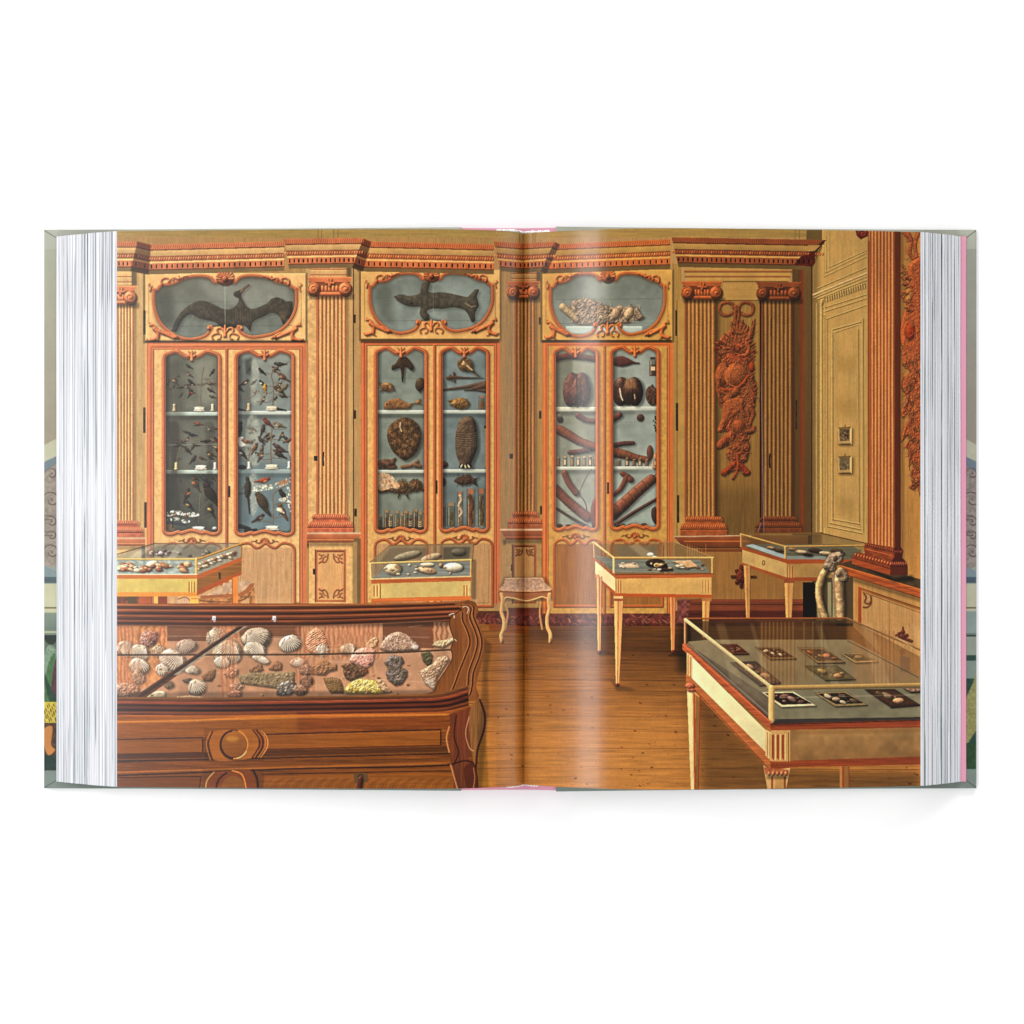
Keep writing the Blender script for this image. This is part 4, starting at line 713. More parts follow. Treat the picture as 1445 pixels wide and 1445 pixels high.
    K.sculpt([('s', [(cx, cy-14), (cx, cy+14)], 3, 2.4), ('s', [(cx-13, cy), (cx+20, cy)], 2, 1.6), ('e', cx, cy, 8, 9), ('e', cx-6, cy+8, 3, 3), ('e', cx+6, cy+8, 3, 3), ('e', cx-6, cy-8, 3, 3)], (112, 48, 28), bump=1.4, edge=.5)

def trophies(K):
    def fl(x0, y0, fx, T):
        def Z(L): return [(x0+x/fx, y0+y/fx) for x, y in L]
        og = (146, 80, 40)
        def sc(shp, c=og, **k):
            o = []
            for q in shp:
                if q[0] == 's': o.append(('s', sm(Z(q[1]), 3), *[r/fx for r in q[2:]]))
                elif q[0] == 'e': o.append(('e', *Z([(q[1], q[2])])[0], q[3]/fx, q[4]/fx, *q[5:]))
                else: o.append(('p', Z(sm(q[1], 3)), q[2]))
            kw = dict(bump=.6, amb=.62, edge=.3, spec=.03, sh=(.8, 1, .35, 1.4)); kw.update(k)
            K.sculpt(o, tuple(v*.93 for v in c), **kw)
        return sc
    TRO = sm([(1030, 466), (1040, 452), (1052, 458), (1058, 470), (1062, 452), (1064, 470), (1058, 490), (1062, 505), (1060, 520), (1066, 540), (1067, 560), (1062, 585), (1060, 600), (1066, 604), (1062, 612), (1054, 615), (1058, 630), (1054, 650), (1048, 655), (1058, 667), (1050, 672), (1043, 664), (1036, 676), (1033, 676), (1037, 664), (1022, 672), (1018, 668), (1030, 655), (1024, 640), (1031, 628), (1014, 634), (1012, 628), (1028, 610), (1014, 610), (1013, 604), (1022, 580), (1014, 570), (1012, 545), (1012, 520), (1018, 505), (1014, 480)], 3, True)
    K.sculpt([('p', TRO, 5)], (134, 76, 40), bump=1.2, amb=.55, sh=(1, 1.4, .5, 2))
    sc = fl(990, 415, 10.32, 0)
    for m in (0, 1):
        def mx(L): return [(1015-x if m else x, y) for x, y in L]
        sc([('s', mx([(470, 200), (440, 140), (370, 120), (300, 140), (260, 200), (280, 280), (340, 310), (410, 300), (450, 270)]), 26, 24)])
    sc([('s', [(500, 190), (500, 280), (480, 430)], 34, 30), ('s', [(530, 200), (545, 300), (520, 420)], 26, 20)])
    K.line([(990+500/10.32, 415+240/10.32), (990+510/10.32, 415+400/10.32)], .9, (88, 34, 12))
    for p in ([(470, 560), (440, 480), (435, 410)], [(520, 560), (520, 450), (500, 400)], [(560, 560), (580, 450), (600, 380)], [(600, 560), (620, 500), (640, 450)], [(640, 560), (670, 500), (675, 470)]): sc([('s', p, 26, 12)])
    sc([('s', [(640, 720), (700, 600), (750, 480), (775, 370)], 60, 10)])
    for i in range(60):
        x = K.rng.uniform(230, 760); y = K.rng.uniform(520, 1000); dd = math.hypot((x-480)/270, (y-760)/260)
        if dd > 1: continue
        a = math.atan2(y-790, x-500); L = K.rng.uniform(40, 90); sc([('s', [(x, y), (x+L*math.cos(a), y+L*math.sin(a)*1.)], 20, 9)], c=(152+K.rng.uniform(-22, 18), 80, 40))
    for i in range(14):
        a = i*.45; sc([('s', [(520+50*math.cos(a), 790+50*math.sin(a)), (520+150*math.cos(a), 790+120*math.sin(a))], 24, 14)], c=(150, 78, 40))
    for i in range(9):
        a = math.radians(25+i*16); sc([('s', [(500, 860), (500+170*math.cos(a), 860+170*math.sin(a))], 8, 14)], c=(178, 84, 40), sh=None)
    sc([('s', [(660, 720), (690, 800), (650, 880), (560, 900)], 34, 20)], c=(176, 92, 44)); sc([('e', 525, 790, 40, 40)], c=(150, 64, 30)); K.line(sm(spiral(990+525/10.32, 415+790/10.32, 3.4, 1.7), 2), .6, (80, 30, 12))
    for i in range(16):
        x, y = 250+K.rng.uniform(-30, 40), 700+i*24; sc([('s', [(x, y), (x-40, y-30)], 12, 7)], c=(126, 54, 26))
        x, y = 720+K.rng.uniform(-20, 40), 740+i*48 ; sc([('s', [(x, y), (x+45, y-30)], 12, 6)], c=(138, 62, 30))
    # globe / cap
    sc([('e', 300, 1180, 105, 190, 10)], c=(158, 86, 42), bump=.1); sc([('e', 500, 1190, 185, 190, 10)], c=(166, 92, 46), bump=.2)
    for r in (.85,): K.line(sm(ell(990+520/10.32, 415+1190/10.32, 16.5, 15.5, 20, 100, 260), 2), 1.2, (196, 106, 52), a=.9)
    K.line([(990+(530+110*math.cos(a/3))/10.32, 415+(1190+95*math.sin(a/3))/10.32) for a in range(3, 15)], .8, (110, 50, 20)); K.sculpt([('e', 990+380/10.32, 415+1055/10.32, 1.5, 1.4)], (50, 18, 8), sh=None)
    sc([('s', [(250, 1370), (400, 1400), (560, 1340), (680, 1190)], 22, 20)], c=(170, 76, 32)); sc([('s', [(260, 1250), (230, 1400), (260, 1460)], 26, 20)]); sc([('e', 730, 1060, 46, 70)], c=(160, 66, 26))
    sc2 = fl(990, 545, 9.97, 0)
    for i in range(22):
        x, y = 700+K.rng.uniform(-30, 60), -110+i*24; sc2([('s', [(x, y), (x+K.rng.uniform(-30, 50), y-34)], 15, 8)], c=(150+K.rng.uniform(-14, 14), 78, 40))
    sc2([('s', [(250, 60), (250, 150), (290, 220)], 28, 20), ('s', [(280, 80), (400, 130), (520, 90)], 26, 20)]); sc2([('s', [(500, 60), (420, 120), (360, 190)], 40, 60)])
    sc2([('p', [(300, 270), (340, 210), (450, 170), (580, 170), (620, 260), (560, 340), (470, 420), (400, 470), (340, 560), (290, 640), (230, 640), (230, 600), (270, 500), (290, 400)], 3.)], c=(166, 90, 44))
    K.line([(990+x/9.97, 545+y/9.97) for x, y in sm([(440, 310), (380, 420), (330, 520), (290, 620)], 4)], 1.3, (92, 34, 14)); K.line([(990+x/9.97, 545+y/9.97) for x, y in sm([(520, 340), (430, 430), (360, 540), (320, 620)], 4)], 1., (100, 38, 16))
    sc2([('s', [(560, 230), (560, 330), (600, 400)], 40, 30), ('s', [(680, 300), (730, 380), (690, 500), (680, 550)], 40, 18), ('s', [(640, 340), (660, 430), (650, 500)], 30, 16)])
    sc2([('s', [(640, 640), (720, 620), (740, 580)], 26, 26)]); sc2([('e', 525, 560, 100, 100)], c=(160, 84, 40), bump=.1); sc2([('s', [(420, 640), (380, 560), (430, 470)], 18, 14)], c=(170, 84, 40)); sc2([('s', [(420, 690), (320, 770), (260, 830)], 62, 52)], c=(152, 76, 40))
    for i in range(46):
        t = K.rng.uniform(0, 1); x, y = 540+K.rng.uniform(-1, 1)*(150-60*t), 680+t*400; a = K.rng.uniform(0, 6.28); sc2([('s', [(x, y), (x+34*math.cos(a), y+34*math.sin(a))], 18, 11)], c=(154+K.rng.uniform(-18, 20), 80, 42))
    for m in (0, 1): sc2([('s', [(500, 1060), (400 if not m else 590, 1150), (310 if not m else 650, 1220)], 26, 42)], c=(150, 60, 28))
    sc2([('s', [(505, 960), (515, 1100), (490, 1220), (430, 1305)], 24, 12)], c=(160, 72, 32))
    carve(K, TRO, 520, (164, 98, 56), (3, 8), .42)
    # the second trophy, cut by the page edge
    og = (174, 92, 46)
    def D(shp, c=og, **k):
        kw = dict(bump=.7, amb=.62, edge=.3, spec=.03, sh=(-.8, 1, .35, 1.4)); kw.update(k); K.sculpt(shp, c, **kw)
    D([('s', sm([(1281, 328), (1286, 340), (1284, 356), (1290, 366)], 3), 3.2, 2.4), ('s', sm([(1297, 326), (1291, 345), (1294, 362)], 3), 3, 2.4), ('s', [(1276, 328), (1281, 336)], 2, 1)])
    D([('p', sm([(1300, 362), (1286, 370), (1281, 384), (1284, 400), (1290, 412), (1280, 430), (1272, 455), (1271, 480), (1278, 500), (1290, 520), (1300, 530)], 3), 4)], c=(172, 90, 42))
    for i in range(60):
        x, y = K.rng.uniform(1273, 1292), K.rng.uniform(376, 440)
        if x < 1276 and y > 420: continue
        a = K.rng.uniform(2.4, 4.4); D([('s', [(x, y), (x+3.4*math.cos(a), y+3.4*math.sin(a))], 1.5, .8)], c=(158+K.rng.uniform(-30, 24), 84, 40))
    K.line(sm(ell(1287, 470, 13, 18, 20, 90, 250), 2), 1.1, (206, 104, 46)); D([('e', 1285, 468, 7, 12)], c=(168, 62, 18)); K.line(sm([(1272, 495), (1282, 505), (1290, 520), (1299, 524)], 3), 1, (100, 34, 12))
    D([('p', sm([(1272, 492), (1284, 500), (1300, 510), (1300, 690), (1295, 686), (1290, 692), (1283, 686), (1292, 678), (1286, 672), (1288, 650), (1281, 640), (1288, 612), (1278, 618), (1272, 624), (1276, 602), (1284, 590), (1290, 570), (1276, 590), (1272, 580), (1280, 560), (1273, 545), (1276, 530), (1286, 526), (1274, 515)], 3), 3)], c=(168, 90, 44), bump=1.2)
    for i in range(90):
        x = K.rng.uniform(1277, 1299); y = K.rng.uniform(505, 685)
        if x < 1277+max(0, y-600)*.13: continue
        a = K.rng.uniform(.8, 2.6); D([('s', [(x, y), (x+6*math.cos(a), y+7*math.sin(a))], 1.8, .9)], c=(164+K.rng.uniform(-34, 22), 88, 44))
    for p in ([(1276, 532), (1272, 548), (1280, 556), (1286, 545)], [(1283, 560), (1280, 575), (1274, 584)], [(1291, 590), (1280, 604), (1274, 622)], [(1288, 640), (1283, 655), (1284, 664)], [(1299, 678), (1290, 685), (1284, 690)]): K.line(sm(p, 3), 1, (104, 40, 16)); 

def carve2(K): carve(K, [(1274, 330), (1298, 328), (1298, 690), (1284, 684), (1278, 600), (1276, 500), (1275, 380)], 360, (182, 98, 52), (4, 10), .4)
def door_wall(K):
    K.poly([(1146, 316), (1230, 316), (1230, 800), (1146, 775)], (192, 154, 86), tex='gv', amp=.07, g=((188, 152, 90), 'x'))
    K.shade([(1144, 316), (1156, 316), (1156, 780), (1144, 780)], .74, 4)
    K.poly([(1138, 316), (1160, 316), (1160, 350), (1146, 380), (1138, 380)], (116, 92, 46))
    def Z(L): return [(1100+x/7.225, 325+y/7.225) for x, y in L]
    hi, lo = (204, 176, 112), (104, 78, 36)
    def mould(p, w=1.2): K.line([(x+.4, y+1.2) for x, y in Z(p)], w*.9, lo, a=.8); K.line(Z(p), w, hi, a=.85)
    for p in ([(450, 100), (450, 470), (885, 265)], [(500, 0), (502, 375), (885, 200)], [(475, 40), (470, 425), (885, 225)]): mould(p, .9)
    for p in ([(315, 668), (885, 440)], [(345, 688), (885, 468)], [(385, 700), (885, 505)], [(440, 790), (885, 650)], [(450, 830), (885, 690)], [(430, 850), (480, 900), (885, 760)], [(385, 590), (885, 375)]): mould(p)
    K.line(Z([(315, 668), (885, 436)]), 2.2, (206, 178, 126))
    for i in range(17):
        x = 480+i*24; y = 720-(x-440)*.36; K.sculpt([('s', Z([(x, y-25), (x+6, y+20)]), 1.1, .9)], (190, 158, 92), sh=(.5, .5, .4, .8)); K.line(Z([(x+11, y-28), (x+15, y+22)]), .6, lo, a=.7)
    K.line(Z([(463, 680), (463, 790)]), .8, lo); K.sculpt([('e', *Z([(435, 735)])[0], 2.4, 5)], (182, 150, 86), sh=None)
    def ZZ(L): return [(1100+x/4.817, 480+y/4.817) for x, y in L]
    for x, c, w in ((1148.5, lo, 1), (1152, hi, 1.2), (1156, lo, .8), (1157.6, hi, 2.4), (1161, lo, .9), (1163.5, hi, 1.5)): K.line([(x, 428 if x > 1150 else 420), (x, 752)], w, c, a=.75)
    for x, y in ((1164, 445), (1168, 452)): K.line([(x, y), (x, 745)], .7, lo, a=.6)
    mould([(535, 1500/1), (535, 1010), (830, 930)], 1.6); mould([(556, 1500), (556, 1040), (808, 958), (808, 1500)], .8); mould([(855, 1500), (855, 860)], .8)
    K.line([(1173.8, 468), (1173.8, 737)], 1.8, (200, 170, 108)); K.line([(1175.5, 470), (1175.5, 735)], .8, lo); K.line([(1211.5, 465), (1213, 740)], .9, lo, a=.7); K.line([(1215.5, 462), (1216, 742)], 1, hi, a=.7); K.line([(1218.5, 450), (1219, 752)], .9, lo, a=.8)
    for p in ([(358, 1215), (548, 1248)], [(340, 1240), (556, 1285)], [(330, 1265), (566, 1312)]): K.line(ZZ(p), 1.2, hi); K.line([(x, y+1.4) for x, y in ZZ(p)], .9, lo)
    for y in (500, 560, 640, 700): K.tint([(1180, y), (1208, y+5), (1206, y+30), (1182, y+25)], (150, 118, 58), .35, 8)
    # little framed plaques
    for y0, c in ((603.5, (112, 88, 60)), (644.5, (124, 104, 72))):
        K.shade([(1183, y0+2), (1204, y0+1), (1204, y0+26), (1184, y0+26)], .55, 2.5)
        K.poly([(1182, y0), (1201.5, y0-1), (1202, y0+24), (1183, y0+24)], (96, 68, 32)); K.poly([(1199, y0), (1202, y0-1), (1202, y0+24), (1199, y0+22)], (206, 178, 118)); K.poly([(1183, y0+.4), (1201, y0-.4), (1199, y0+2.4), (1185, y0+2.6)], (132, 104, 60))
        K.poly([(1182, y0), (1184.4, y0+2), (1185, y0+22), (1183, y0+24)], (190, 160, 104)); K.poly([(1184.6, y0+3), (1198.6, y0+2.4), (1198.8, y0+20.6), (1185, y0+21)], c, tex='rock', amp=.4); K.poly([(1185, y0+19), (1199, y0+18.6), (1201, y0+22.6), (1184, y0+22.8)], (176, 146, 92))
        K.line([(1192.5, y0-1), (1192.5, y0-3.6)], 1, (60, 42, 20))
    for i in range(26): x, y = K.rng.uniform(1187, 1197), K.rng.uniform(609, 621); K.line([(x, y), (x+1, y+1)], .8, (60, 40, 26) if i % 2 else (170, 140, 104))
    K.line(sm([(1142, 728), (1145, 735), (1141, 740), (1146, 748)], 3), 1, (50, 36, 18)); K.rect(1141, 731, 1147, 736, (166, 142, 92))
    # big pilaster at the right
    K.poly([(1205, 316), (1230, 316), (1227, 332), (1215, 338), (1209, 333)], (120, 40, 18), tex='rock', amp=.3); K.line(sm(spiral(1217, 329, 6, 1.5, 180), 2), 1, (176, 76, 40))
    K.rect(1224.5, 330, 1227, 770, (128, 92, 44), tex='gv')
    K.rect(1262, 316, 1271, 786, (112, 52, 20), tex='gv', amp=.1, g=((100, 40, 12), 'y'))
    b = K.box([(1226, 316), (1262, 780)]); X, Y = K.grid(b); n = 7
    K.rect(1226, 316, 1262, 780, (176, 100, 50), tex='gv', amp=.1)
    fl = (X-1228)/33*n; ph = fl-np.floor(fl); R = K.C[b[1]:b[3], b[0]:b[2]]
    lt = np.exp(-((ph-.6)/.2)**2); R += (np.array((222, 168, 102), np.float32)-R)*(lt*.9)[..., None]; dk = np.exp(-((ph-.05)/.13)**2)+np.exp(-((ph-1.05)/.13)**2); R += (np.array((150, 66, 22), np.float32)-R)*(dk*.8)[..., None]
    R *= (1+.08*K.gv[b[1]:b[3], b[0]:b[2]]+.06*K.fine[b[1]:b[3], b[0]:b[2]])[..., None]
    K.rect(1226, 340, 1229.5, 775, (176, 88, 42), tex='gv', amp=.1); K.shade([(1226, 316), (1262, 316), (1262, 420), (1226, 420)], .9, 30)
    K.rect(1271, 316, 1300, 860, (176, 128, 62), tex='gv', amp=.09, g=((184, 134, 68), 'y')); K.shade([(1270, 316), (1276, 316), (1276, 800), (1270, 800)], .8, 3)

def corner_backdrop(K):
    K.poly([(1146, 776), (1215, 776), (1215, 880), (1146, 880)], (92, 74, 48), tex='gv'); K.rect(1133, 822, 1152, 876, (22, 14, 10)); K.poly([(1150, 822), (1162, 822), (1160, 872), (1154, 872)], (148, 136, 96)); K.rect(1168, 822, 1178, 872, (150, 142, 104), tex='gv', amp=.1); K.rect(1173, 822, 1175, 872, (90, 84, 58))
    K.poly([(1203, 812), (1215, 812), (1215, 882), (1203, 872)], (96, 84, 58))
def right_pedestal(K):
    # ledge, base of the big pilaster, tusks
    top = [(1183, 797), (1200, 789), (1262, 807), (1300, 818), (1300, 834)]
    K.poly([(1183, 797), (1202, 791), (1300, 818), (1300, 833)], (86, 66, 40), tex='mid', amp=.08)
    K.poly([(1183, 797), (1300, 832), (1300, 844), (1228, 822), (1195, 812)], (176, 90, 40), tex='gh', amp=.16); K.line([(1184, 798), (1300, 832.5)], 1.4, (214, 120, 54)); K.line([(1194, 812), (1300, 844.5)], 1.3, (110, 46, 16)); K.line([(1190, 804), (1300, 837.5)], 1, (150, 62, 22))
    K.poly([(1204, 815), (1300, 845), (1300, 980), (1204, 884)], (186, 140, 78), tex='gv', amp=.08); K.shade([(1204, 815), (1300, 845), (1300, 850), (1204, 821)], .7, 3)
    K.poly([(1211, 828), (1215.5, 829.4), (1215.5, 884), (1211, 879)], (176, 76, 30)); K.poly([(1215.5, 830), (1300, 858), (1300, 862), (1215.5, 834)], (168, 104, 50)); K.line([(1216, 831), (1300, 859)], 1, (110, 60, 24)); K.line([(1217, 836), (1300, 866)], .9, (84, 60, 30))
    K.poly([(1216, 836), (1300, 866), (1300, 980), (1216, 886)], (192, 148, 92), tex='gv', amp=.1); K.line([(1255, 850), (1255, 925)], 1, (150, 108, 62), a=.6)
    K.sculpt([('s', sm([(1219, 838), (1222, 843), (1220, 850), (1226, 852), (1229, 846), (1228, 841)], 3), 1.1, .8), ('s', sm([(1218, 857), (1224, 857), (1229, 851), (1229, 843)], 3), 1, .8)], (136, 74, 44), sh=(.5, .5, .4, 1))
    # base block
    K.shade([(1206, 795), (1262, 816), (1288, 812), (1290, 820), (1262, 822)], .5, 3)
    K.poly([(1221, 766), (1263, 773), (1262, 812), (1202, 796), (1203, 784), (1209, 780), (1220, 781), (1219, 772)], (146, 70, 34), tex='mid', amp=.14); K.poly([(1262, 773), (1271, 772), (1275, 778), (1273, 787), (1278, 792), (1281, 799), (1281, 812), (1256, 812), (1257, 795), (1262, 785)], (92, 34, 18), tex='mid', amp=.12)
    for i in range(13):
        t = i/12; K.sculpt([('e', 1207+50*t, 783+13*t, 1.6, 2.4, 20)], (206, 104, 54), sh=(.4, .5, .5, .8)); K.sculpt([('e', 1223+37*t, 769.5+8*t, 1.4, 1.8, 20)], (150, 72, 38), sh=(.4, .5, .5, .8))
    for i in range(7): K.sculpt([('e', 1260+i*3, 796, 1.3, 3, -15)], (160, 84, 56), sh=(.4, .5, .5, .8)); K.sculpt([('e', 1262+i*1.8, 779, .9, 2)], (140, 62, 40), sh=None)
    K.poly([(1202, 787), (1256, 803), (1256, 812), (1202, 796)], (164, 78, 36), tex='gh', amp=.14); K.line([(1202, 787), (1256, 803)], 1, (90, 32, 12)); K.line([(1222, 775), (1258, 784)], 1, (214, 110, 52)); K.rect(1257, 800, 1281, 812, (100, 42, 20), tex='gh')
def tusks(K):
    def Z(L): return [(1140+x/9.03, 740+y/9.03) for x, y in L]
    K.sculpt([('s', sm(Z([(250, 560), (170, 700), (140, 880), (170, 1060), (220, 1190)]), 5), 5.6, 5.)], (200, 168, 118), bump=.15, amb=.42, sh=(2, 1, .45, 3), col2=(168, 136, 90))
    K.sculpt([('s', sm(Z([(330, 640), (350, 800), (380, 1190)]), 4), 3.4, 4)], (150, 122, 92), bump=.15)
    K.sculpt([('s', sm(Z([(420, 620), (400, 750), (410, 900), (420, 1190)]), 4), 7.6, 6.2)], (206, 174, 128), bump=.15, amb=.42, sh=(2, 1, .45, 3), col2=(166, 134, 94)); K.line(Z([(450, 750), (440, 900), (455, 1180)]), .9, (128, 98, 62), a=.7)
    K.sculpt([('p', Z(sm([(190, 545), (240, 430), (300, 370), (380, 352), (440, 355), (470, 365), (430, 410), (440, 440), (400, 500), (350, 520), (360, 570), (300, 600), (240, 570), (220, 590)], 3)), 4)], (168, 146, 122), bump=1.2, col2=(130, 110, 90), sh=(1.5, 1.5, .5, 2)); K.sculpt([('s', sm(Z([(390, 640), (430, 600), (480, 650), (470, 700), (420, 705)]), 3), 4, 2.6)], (140, 118, 94), bump=1.)
    K.sculpt([('e', *Z([(350, 440)])[0], 3, 4.6, 10)], (96, 76, 58), sh=None); K.line(Z([(420, 362), (470, 368)]), 1.4, (60, 48, 40))

def case(K, glass, body, legs):
    pass
def shellset(K, pts, cols, rs=(2, 5)):
    for i, (x, y, r) in enumerate(pts):
        c = cols[i % len(cols)]
        K.sculpt([('e', x, y, r*1.35, r*.8, K.rng.uniform(-30, 30)), ('s', [(x, y), (x+r*1.7, y+r*.5)], r*.5, r*.15)], c, bump=.35, sh=(1.2, .8, .45, 1.2), edge=.45, stripes=(1.6, K.rng.uniform(0, 90), .08))

def far_cases(K):
    G = (150, 158, 150)
    # ---- left one, bleeding off the page
    K.poly([(160, 784), (219, 767), (341, 767), (341, 788), (278, 840), (160, 840)], (118, 96, 80), a=.0)
    K.poly([(160, 786), (219, 767.5), (340, 767.5), (340, 786), (277, 812), (160, 812)], (124, 132, 128), a=.5)
    K.tint([(222, 770), (308, 770), (304, 786), (200, 786)], (100, 104, 98), .5, 3)
    K.poly([(160, 790), (278, 790), (278, 811), (160, 811)], (160, 172, 166), tex='mid', amp=.12); K.poly([(278, 790), (338, 770), (338, 788), (278, 812)], (150, 152, 138), a=.75)
    P = [(K.rng.uniform(166, 272), K.rng.uniform(794, 806), K.rng.uniform(2.2, 4.4)) for i in range(40)]+[(214, 797, 7), (233, 799, 4.6), (172, 802, 6), (258, 802, 4.5), (202, 803, 5.5)]
    shellset(K, sorted(P, key=lambda p: p[1]), [(206, 170, 132), (176, 118, 80), (214, 196, 170), (156, 96, 64), (196, 150, 112)])
    P = [(280+i*3.7+K.rng.uniform(-1, 1), 800-i*1.25+K.rng.uniform(-2.5, 3.5), 2.6) for i in range(14)]+[(282+i*4.4, 796-i*1.5, 2.4) for i in range(12)]
    shellset(K, P, [(206, 176, 140), (170, 120, 84), (222, 208, 186)])
    P = [(K.rng.uniform(206, 300), K.rng.uniform(777, 786), 2.4) for i in range(12)]; shellset(K, P, [(150, 136, 124), (170, 150, 136), (120, 104, 94)])
    K.sculpt([('e', 227, 781, 4, 3)], (190, 170, 176)); K.line([(237, 778), (248, 778)], 1, (200, 180, 170), a=.6)
    K.line([(160, 784), (219, 767)], 1.5, (110, 84, 56)); K.line([(219, 767.3), (341, 767.3)], 1.5, (142, 106, 78)); K.line([(341, 767.5), (341, 788)], 1.6, (156, 112, 54))
    K.tube([(160, 789.5), (278, 789.5)], 2.6, (226, 184, 106)); K.tube([(277.5, 790), (341, 767.5)], 2.8, (196, 140, 62)); K.tube([(277, 789), (277, 813)], 3.6, (228, 182, 92)); K.line([(160, 810.8), (278, 810.8)], 1.2, (226, 214, 190))
    K.poly([(160, 811.5), (278, 811.5), (278, 818), (160, 818)], (206, 118, 44), tex='gh', amp=.08); K.poly([(160, 817), (278, 817), (278, 837), (160, 837)], (204, 184, 104), tex='blot', amp=.05); K.poly([(160, 836), (278, 836), (278, 842), (160, 842)], (222, 150, 58), tex='gh')
    for x in (267, 270.7, 274.4): K.rect(x-.9, 821, x+.9, 836, (190, 108, 40)); K.rect(x+.9, 821, x+1.8, 836, (240, 216, 134))
    K.poly([(278, 811.5), (341, 786), (341, 793), (278, 819)], (186, 98, 40), tex='gh'); K.poly([(278, 818), (341, 792), (341, 808), (278, 835)], (150, 100, 44), tex='gh', amp=.1); K.poly([(278, 833), (341, 806), (341, 811), (278, 841)], (176, 88, 34)); K.sculpt([('s', [(309.5, 809), (309.5, 816)], 1.3, .8)], (80, 50, 24))
    # stool behind
    K.poly(sm([(283, 843), (318, 838), (345, 832), (352, 823), (358, 821), (323, 821), (300, 836)], 2, True), (190, 160, 132), tex='mid', amp=.1)
    K.poly([(283, 841), (336, 838), (346, 833), (353, 824), (359, 823), (358, 828), (350, 838), (338, 843), (283, 847)], (170, 104, 62)); K.poly([(280, 845), (338, 842), (352, 836), (359, 828), (360, 852), (352, 852), (350, 842), (340, 852), (280, 852)], (176, 124, 76), tex='mid', amp=.2); K.line(sm([(282, 848), (320, 850), (345, 846), (354, 836)], 3), 1.4, (112, 70, 42)); K.poly([(251, 842), (268, 842), (275, 852), (250, 852)], (206, 170, 136)); K.line(sm([(251, 846), (262, 843), (270, 850)], 3), 1.3, (140, 90, 60))
    K.rect(217, 842, 223, 852, (236, 176, 92)); K.rect(268, 842, 280, 852, (238, 182, 84)); K.line([(270, 845), (279, 845)], 1.4, (206, 120, 44)); K.poly([(327, 816), (336, 813), (336, 852), (328, 852)], (216, 138, 62)); K.line([(327.6, 816), (328.4, 852)], 1.2, (170, 90, 36))
    K.rect(160, 842, 215, 852, (130, 76, 48), tex='mid', amp=.2); K.rect(180, 842, 193, 852, (96, 78, 46)); K.rect(196, 842, 214, 852, (172, 92, 50)); K.rect(223, 842, 236, 852, (150, 70, 40))
    for p in ([(200, 775), (214, 772), (196, 788), (180, 788)], [(250, 769), (262, 769), (248, 788), (236, 788)]): K.tint(p, (226, 226, 216), .22, 1)
    # ---- middle one
    K.poly([(522, 795), (549.5, 770.5), (668, 767.5), (666, 816), (524, 818)], (126, 118, 98), a=.6)
    K.tint([(552, 773), (604, 773), (602, 788), (535, 794)], (112, 98, 78), .6, 2); K.tint([(625, 772), (664, 772), (662, 788), (625, 790)], (74, 70, 60), .65, 2)
    K.poly([(525, 816), (545, 796), (664, 792), (664, 814)], (128, 132, 126), tex='gh', amp=.2)
    K.sculpt([('e', 575, 784, 20, 5, -14)], (156, 146, 120), bump=.4, a=.75); K.sculpt([('e', 608, 787, 15, 5, -16)], (176, 158, 130), bump=.4, a=.8); K.sculpt([('e', 647, 779, 10, 5)], (120, 110, 98), a=.7)
    for x in (602.5, 607): K.line([(x, 770), (x, 789)], 1.5, (176, 90, 56), a=.6)
    K.sculpt([('e', 554.5, 803.5, 12, 8)], (222, 196, 158), bump=.2, stripes=(2.4, 60, 0.14), sh=(2, 1, .5, 2)); K.tint(ell(562, 800, 5, 3), (120, 84, 60), .6, 1); K.sculpt([('e', 602, 805, 14, 4.6, 8)], (212, 178, 140), bump=.3); K.tint(ell(608, 805, 7, 2), (150, 104, 70), .6, 1.5); K.sculpt([('e', 639.5, 801, 14, 6.6)], (226, 212, 186), sh=(2, 1, .5, 2)); K.sculpt([('e', 603, 797, 10, 3)], (228, 206, 170)); K.sculpt([('e', 622, 798, 3, 3)], (170, 140, 100))
    for i in range(12): K.sculpt([('e', K.rng.uniform(540, 655), K.rng.uniform(796, 811), K.rng.uniform(1.5, 3.4), K.rng.uniform(1, 2))], [(206, 180, 146), (164, 132, 100), (190, 170, 150)][i % 3], bump=.4, sh=(1, .8, .4, 1))
    K.line([(521, 795), (549.5, 770.5)], 2, (150, 122, 82)); K.line([(549.5, 770.5), (668, 767.5)], 2, (140, 110, 74)); K.tube([(521, 795.5), (667, 790.5)], 3, (206, 170, 106)); K.tube([(522.5, 796), (523.5, 818)], 3, (224, 190, 126)); K.tube([(665, 791), (664.5, 816)], 3, (214, 176, 110)); K.tube([(668, 768), (666.5, 791)], 2, (150, 110, 72)); K.line([(524, 817.4), (665, 813.5)], 1.6, (226, 196, 142)); K.line([(530, 813), (545, 797)], 1.3, (158, 112, 84)); K.poly([(525, 796), (530, 797), (531, 812), (526, 816)], (166, 140, 120), a=.5)
    K.poly([(524, 818.5), (664.5, 814.5), (664.5, 820.5), (524, 824.5)], (196, 102, 50), tex='gh', amp=.14); K.poly([(524, 824), (664, 820), (664, 841.5), (524, 845.5)], (198, 176, 112), tex='blot', amp=.05); K.poly([(536, 823.4), (537.6, 823.4), (537.6, 845), (536, 845)], (150, 96, 44)); K.poly([(524, 845), (664, 841), (664, 847), (524, 851)], (204, 112, 52), tex='gh', amp=.14)
    for x in (528, 532.4, 655, 659): K.rect(x-.9, 826, x+.9, 842, (196, 104, 44)); K.rect(x+.9, 826, x+2, 842, (238, 208, 142))
    K.shade([(665, 790), (672, 790), (672, 846), (665, 846)], .75, 2)
    # ---- right one
    K.poly([(838, 768), (952, 765), (1004, 787), (1004, 811), (866, 811), (838, 790)], (120, 104, 76), a=.45)
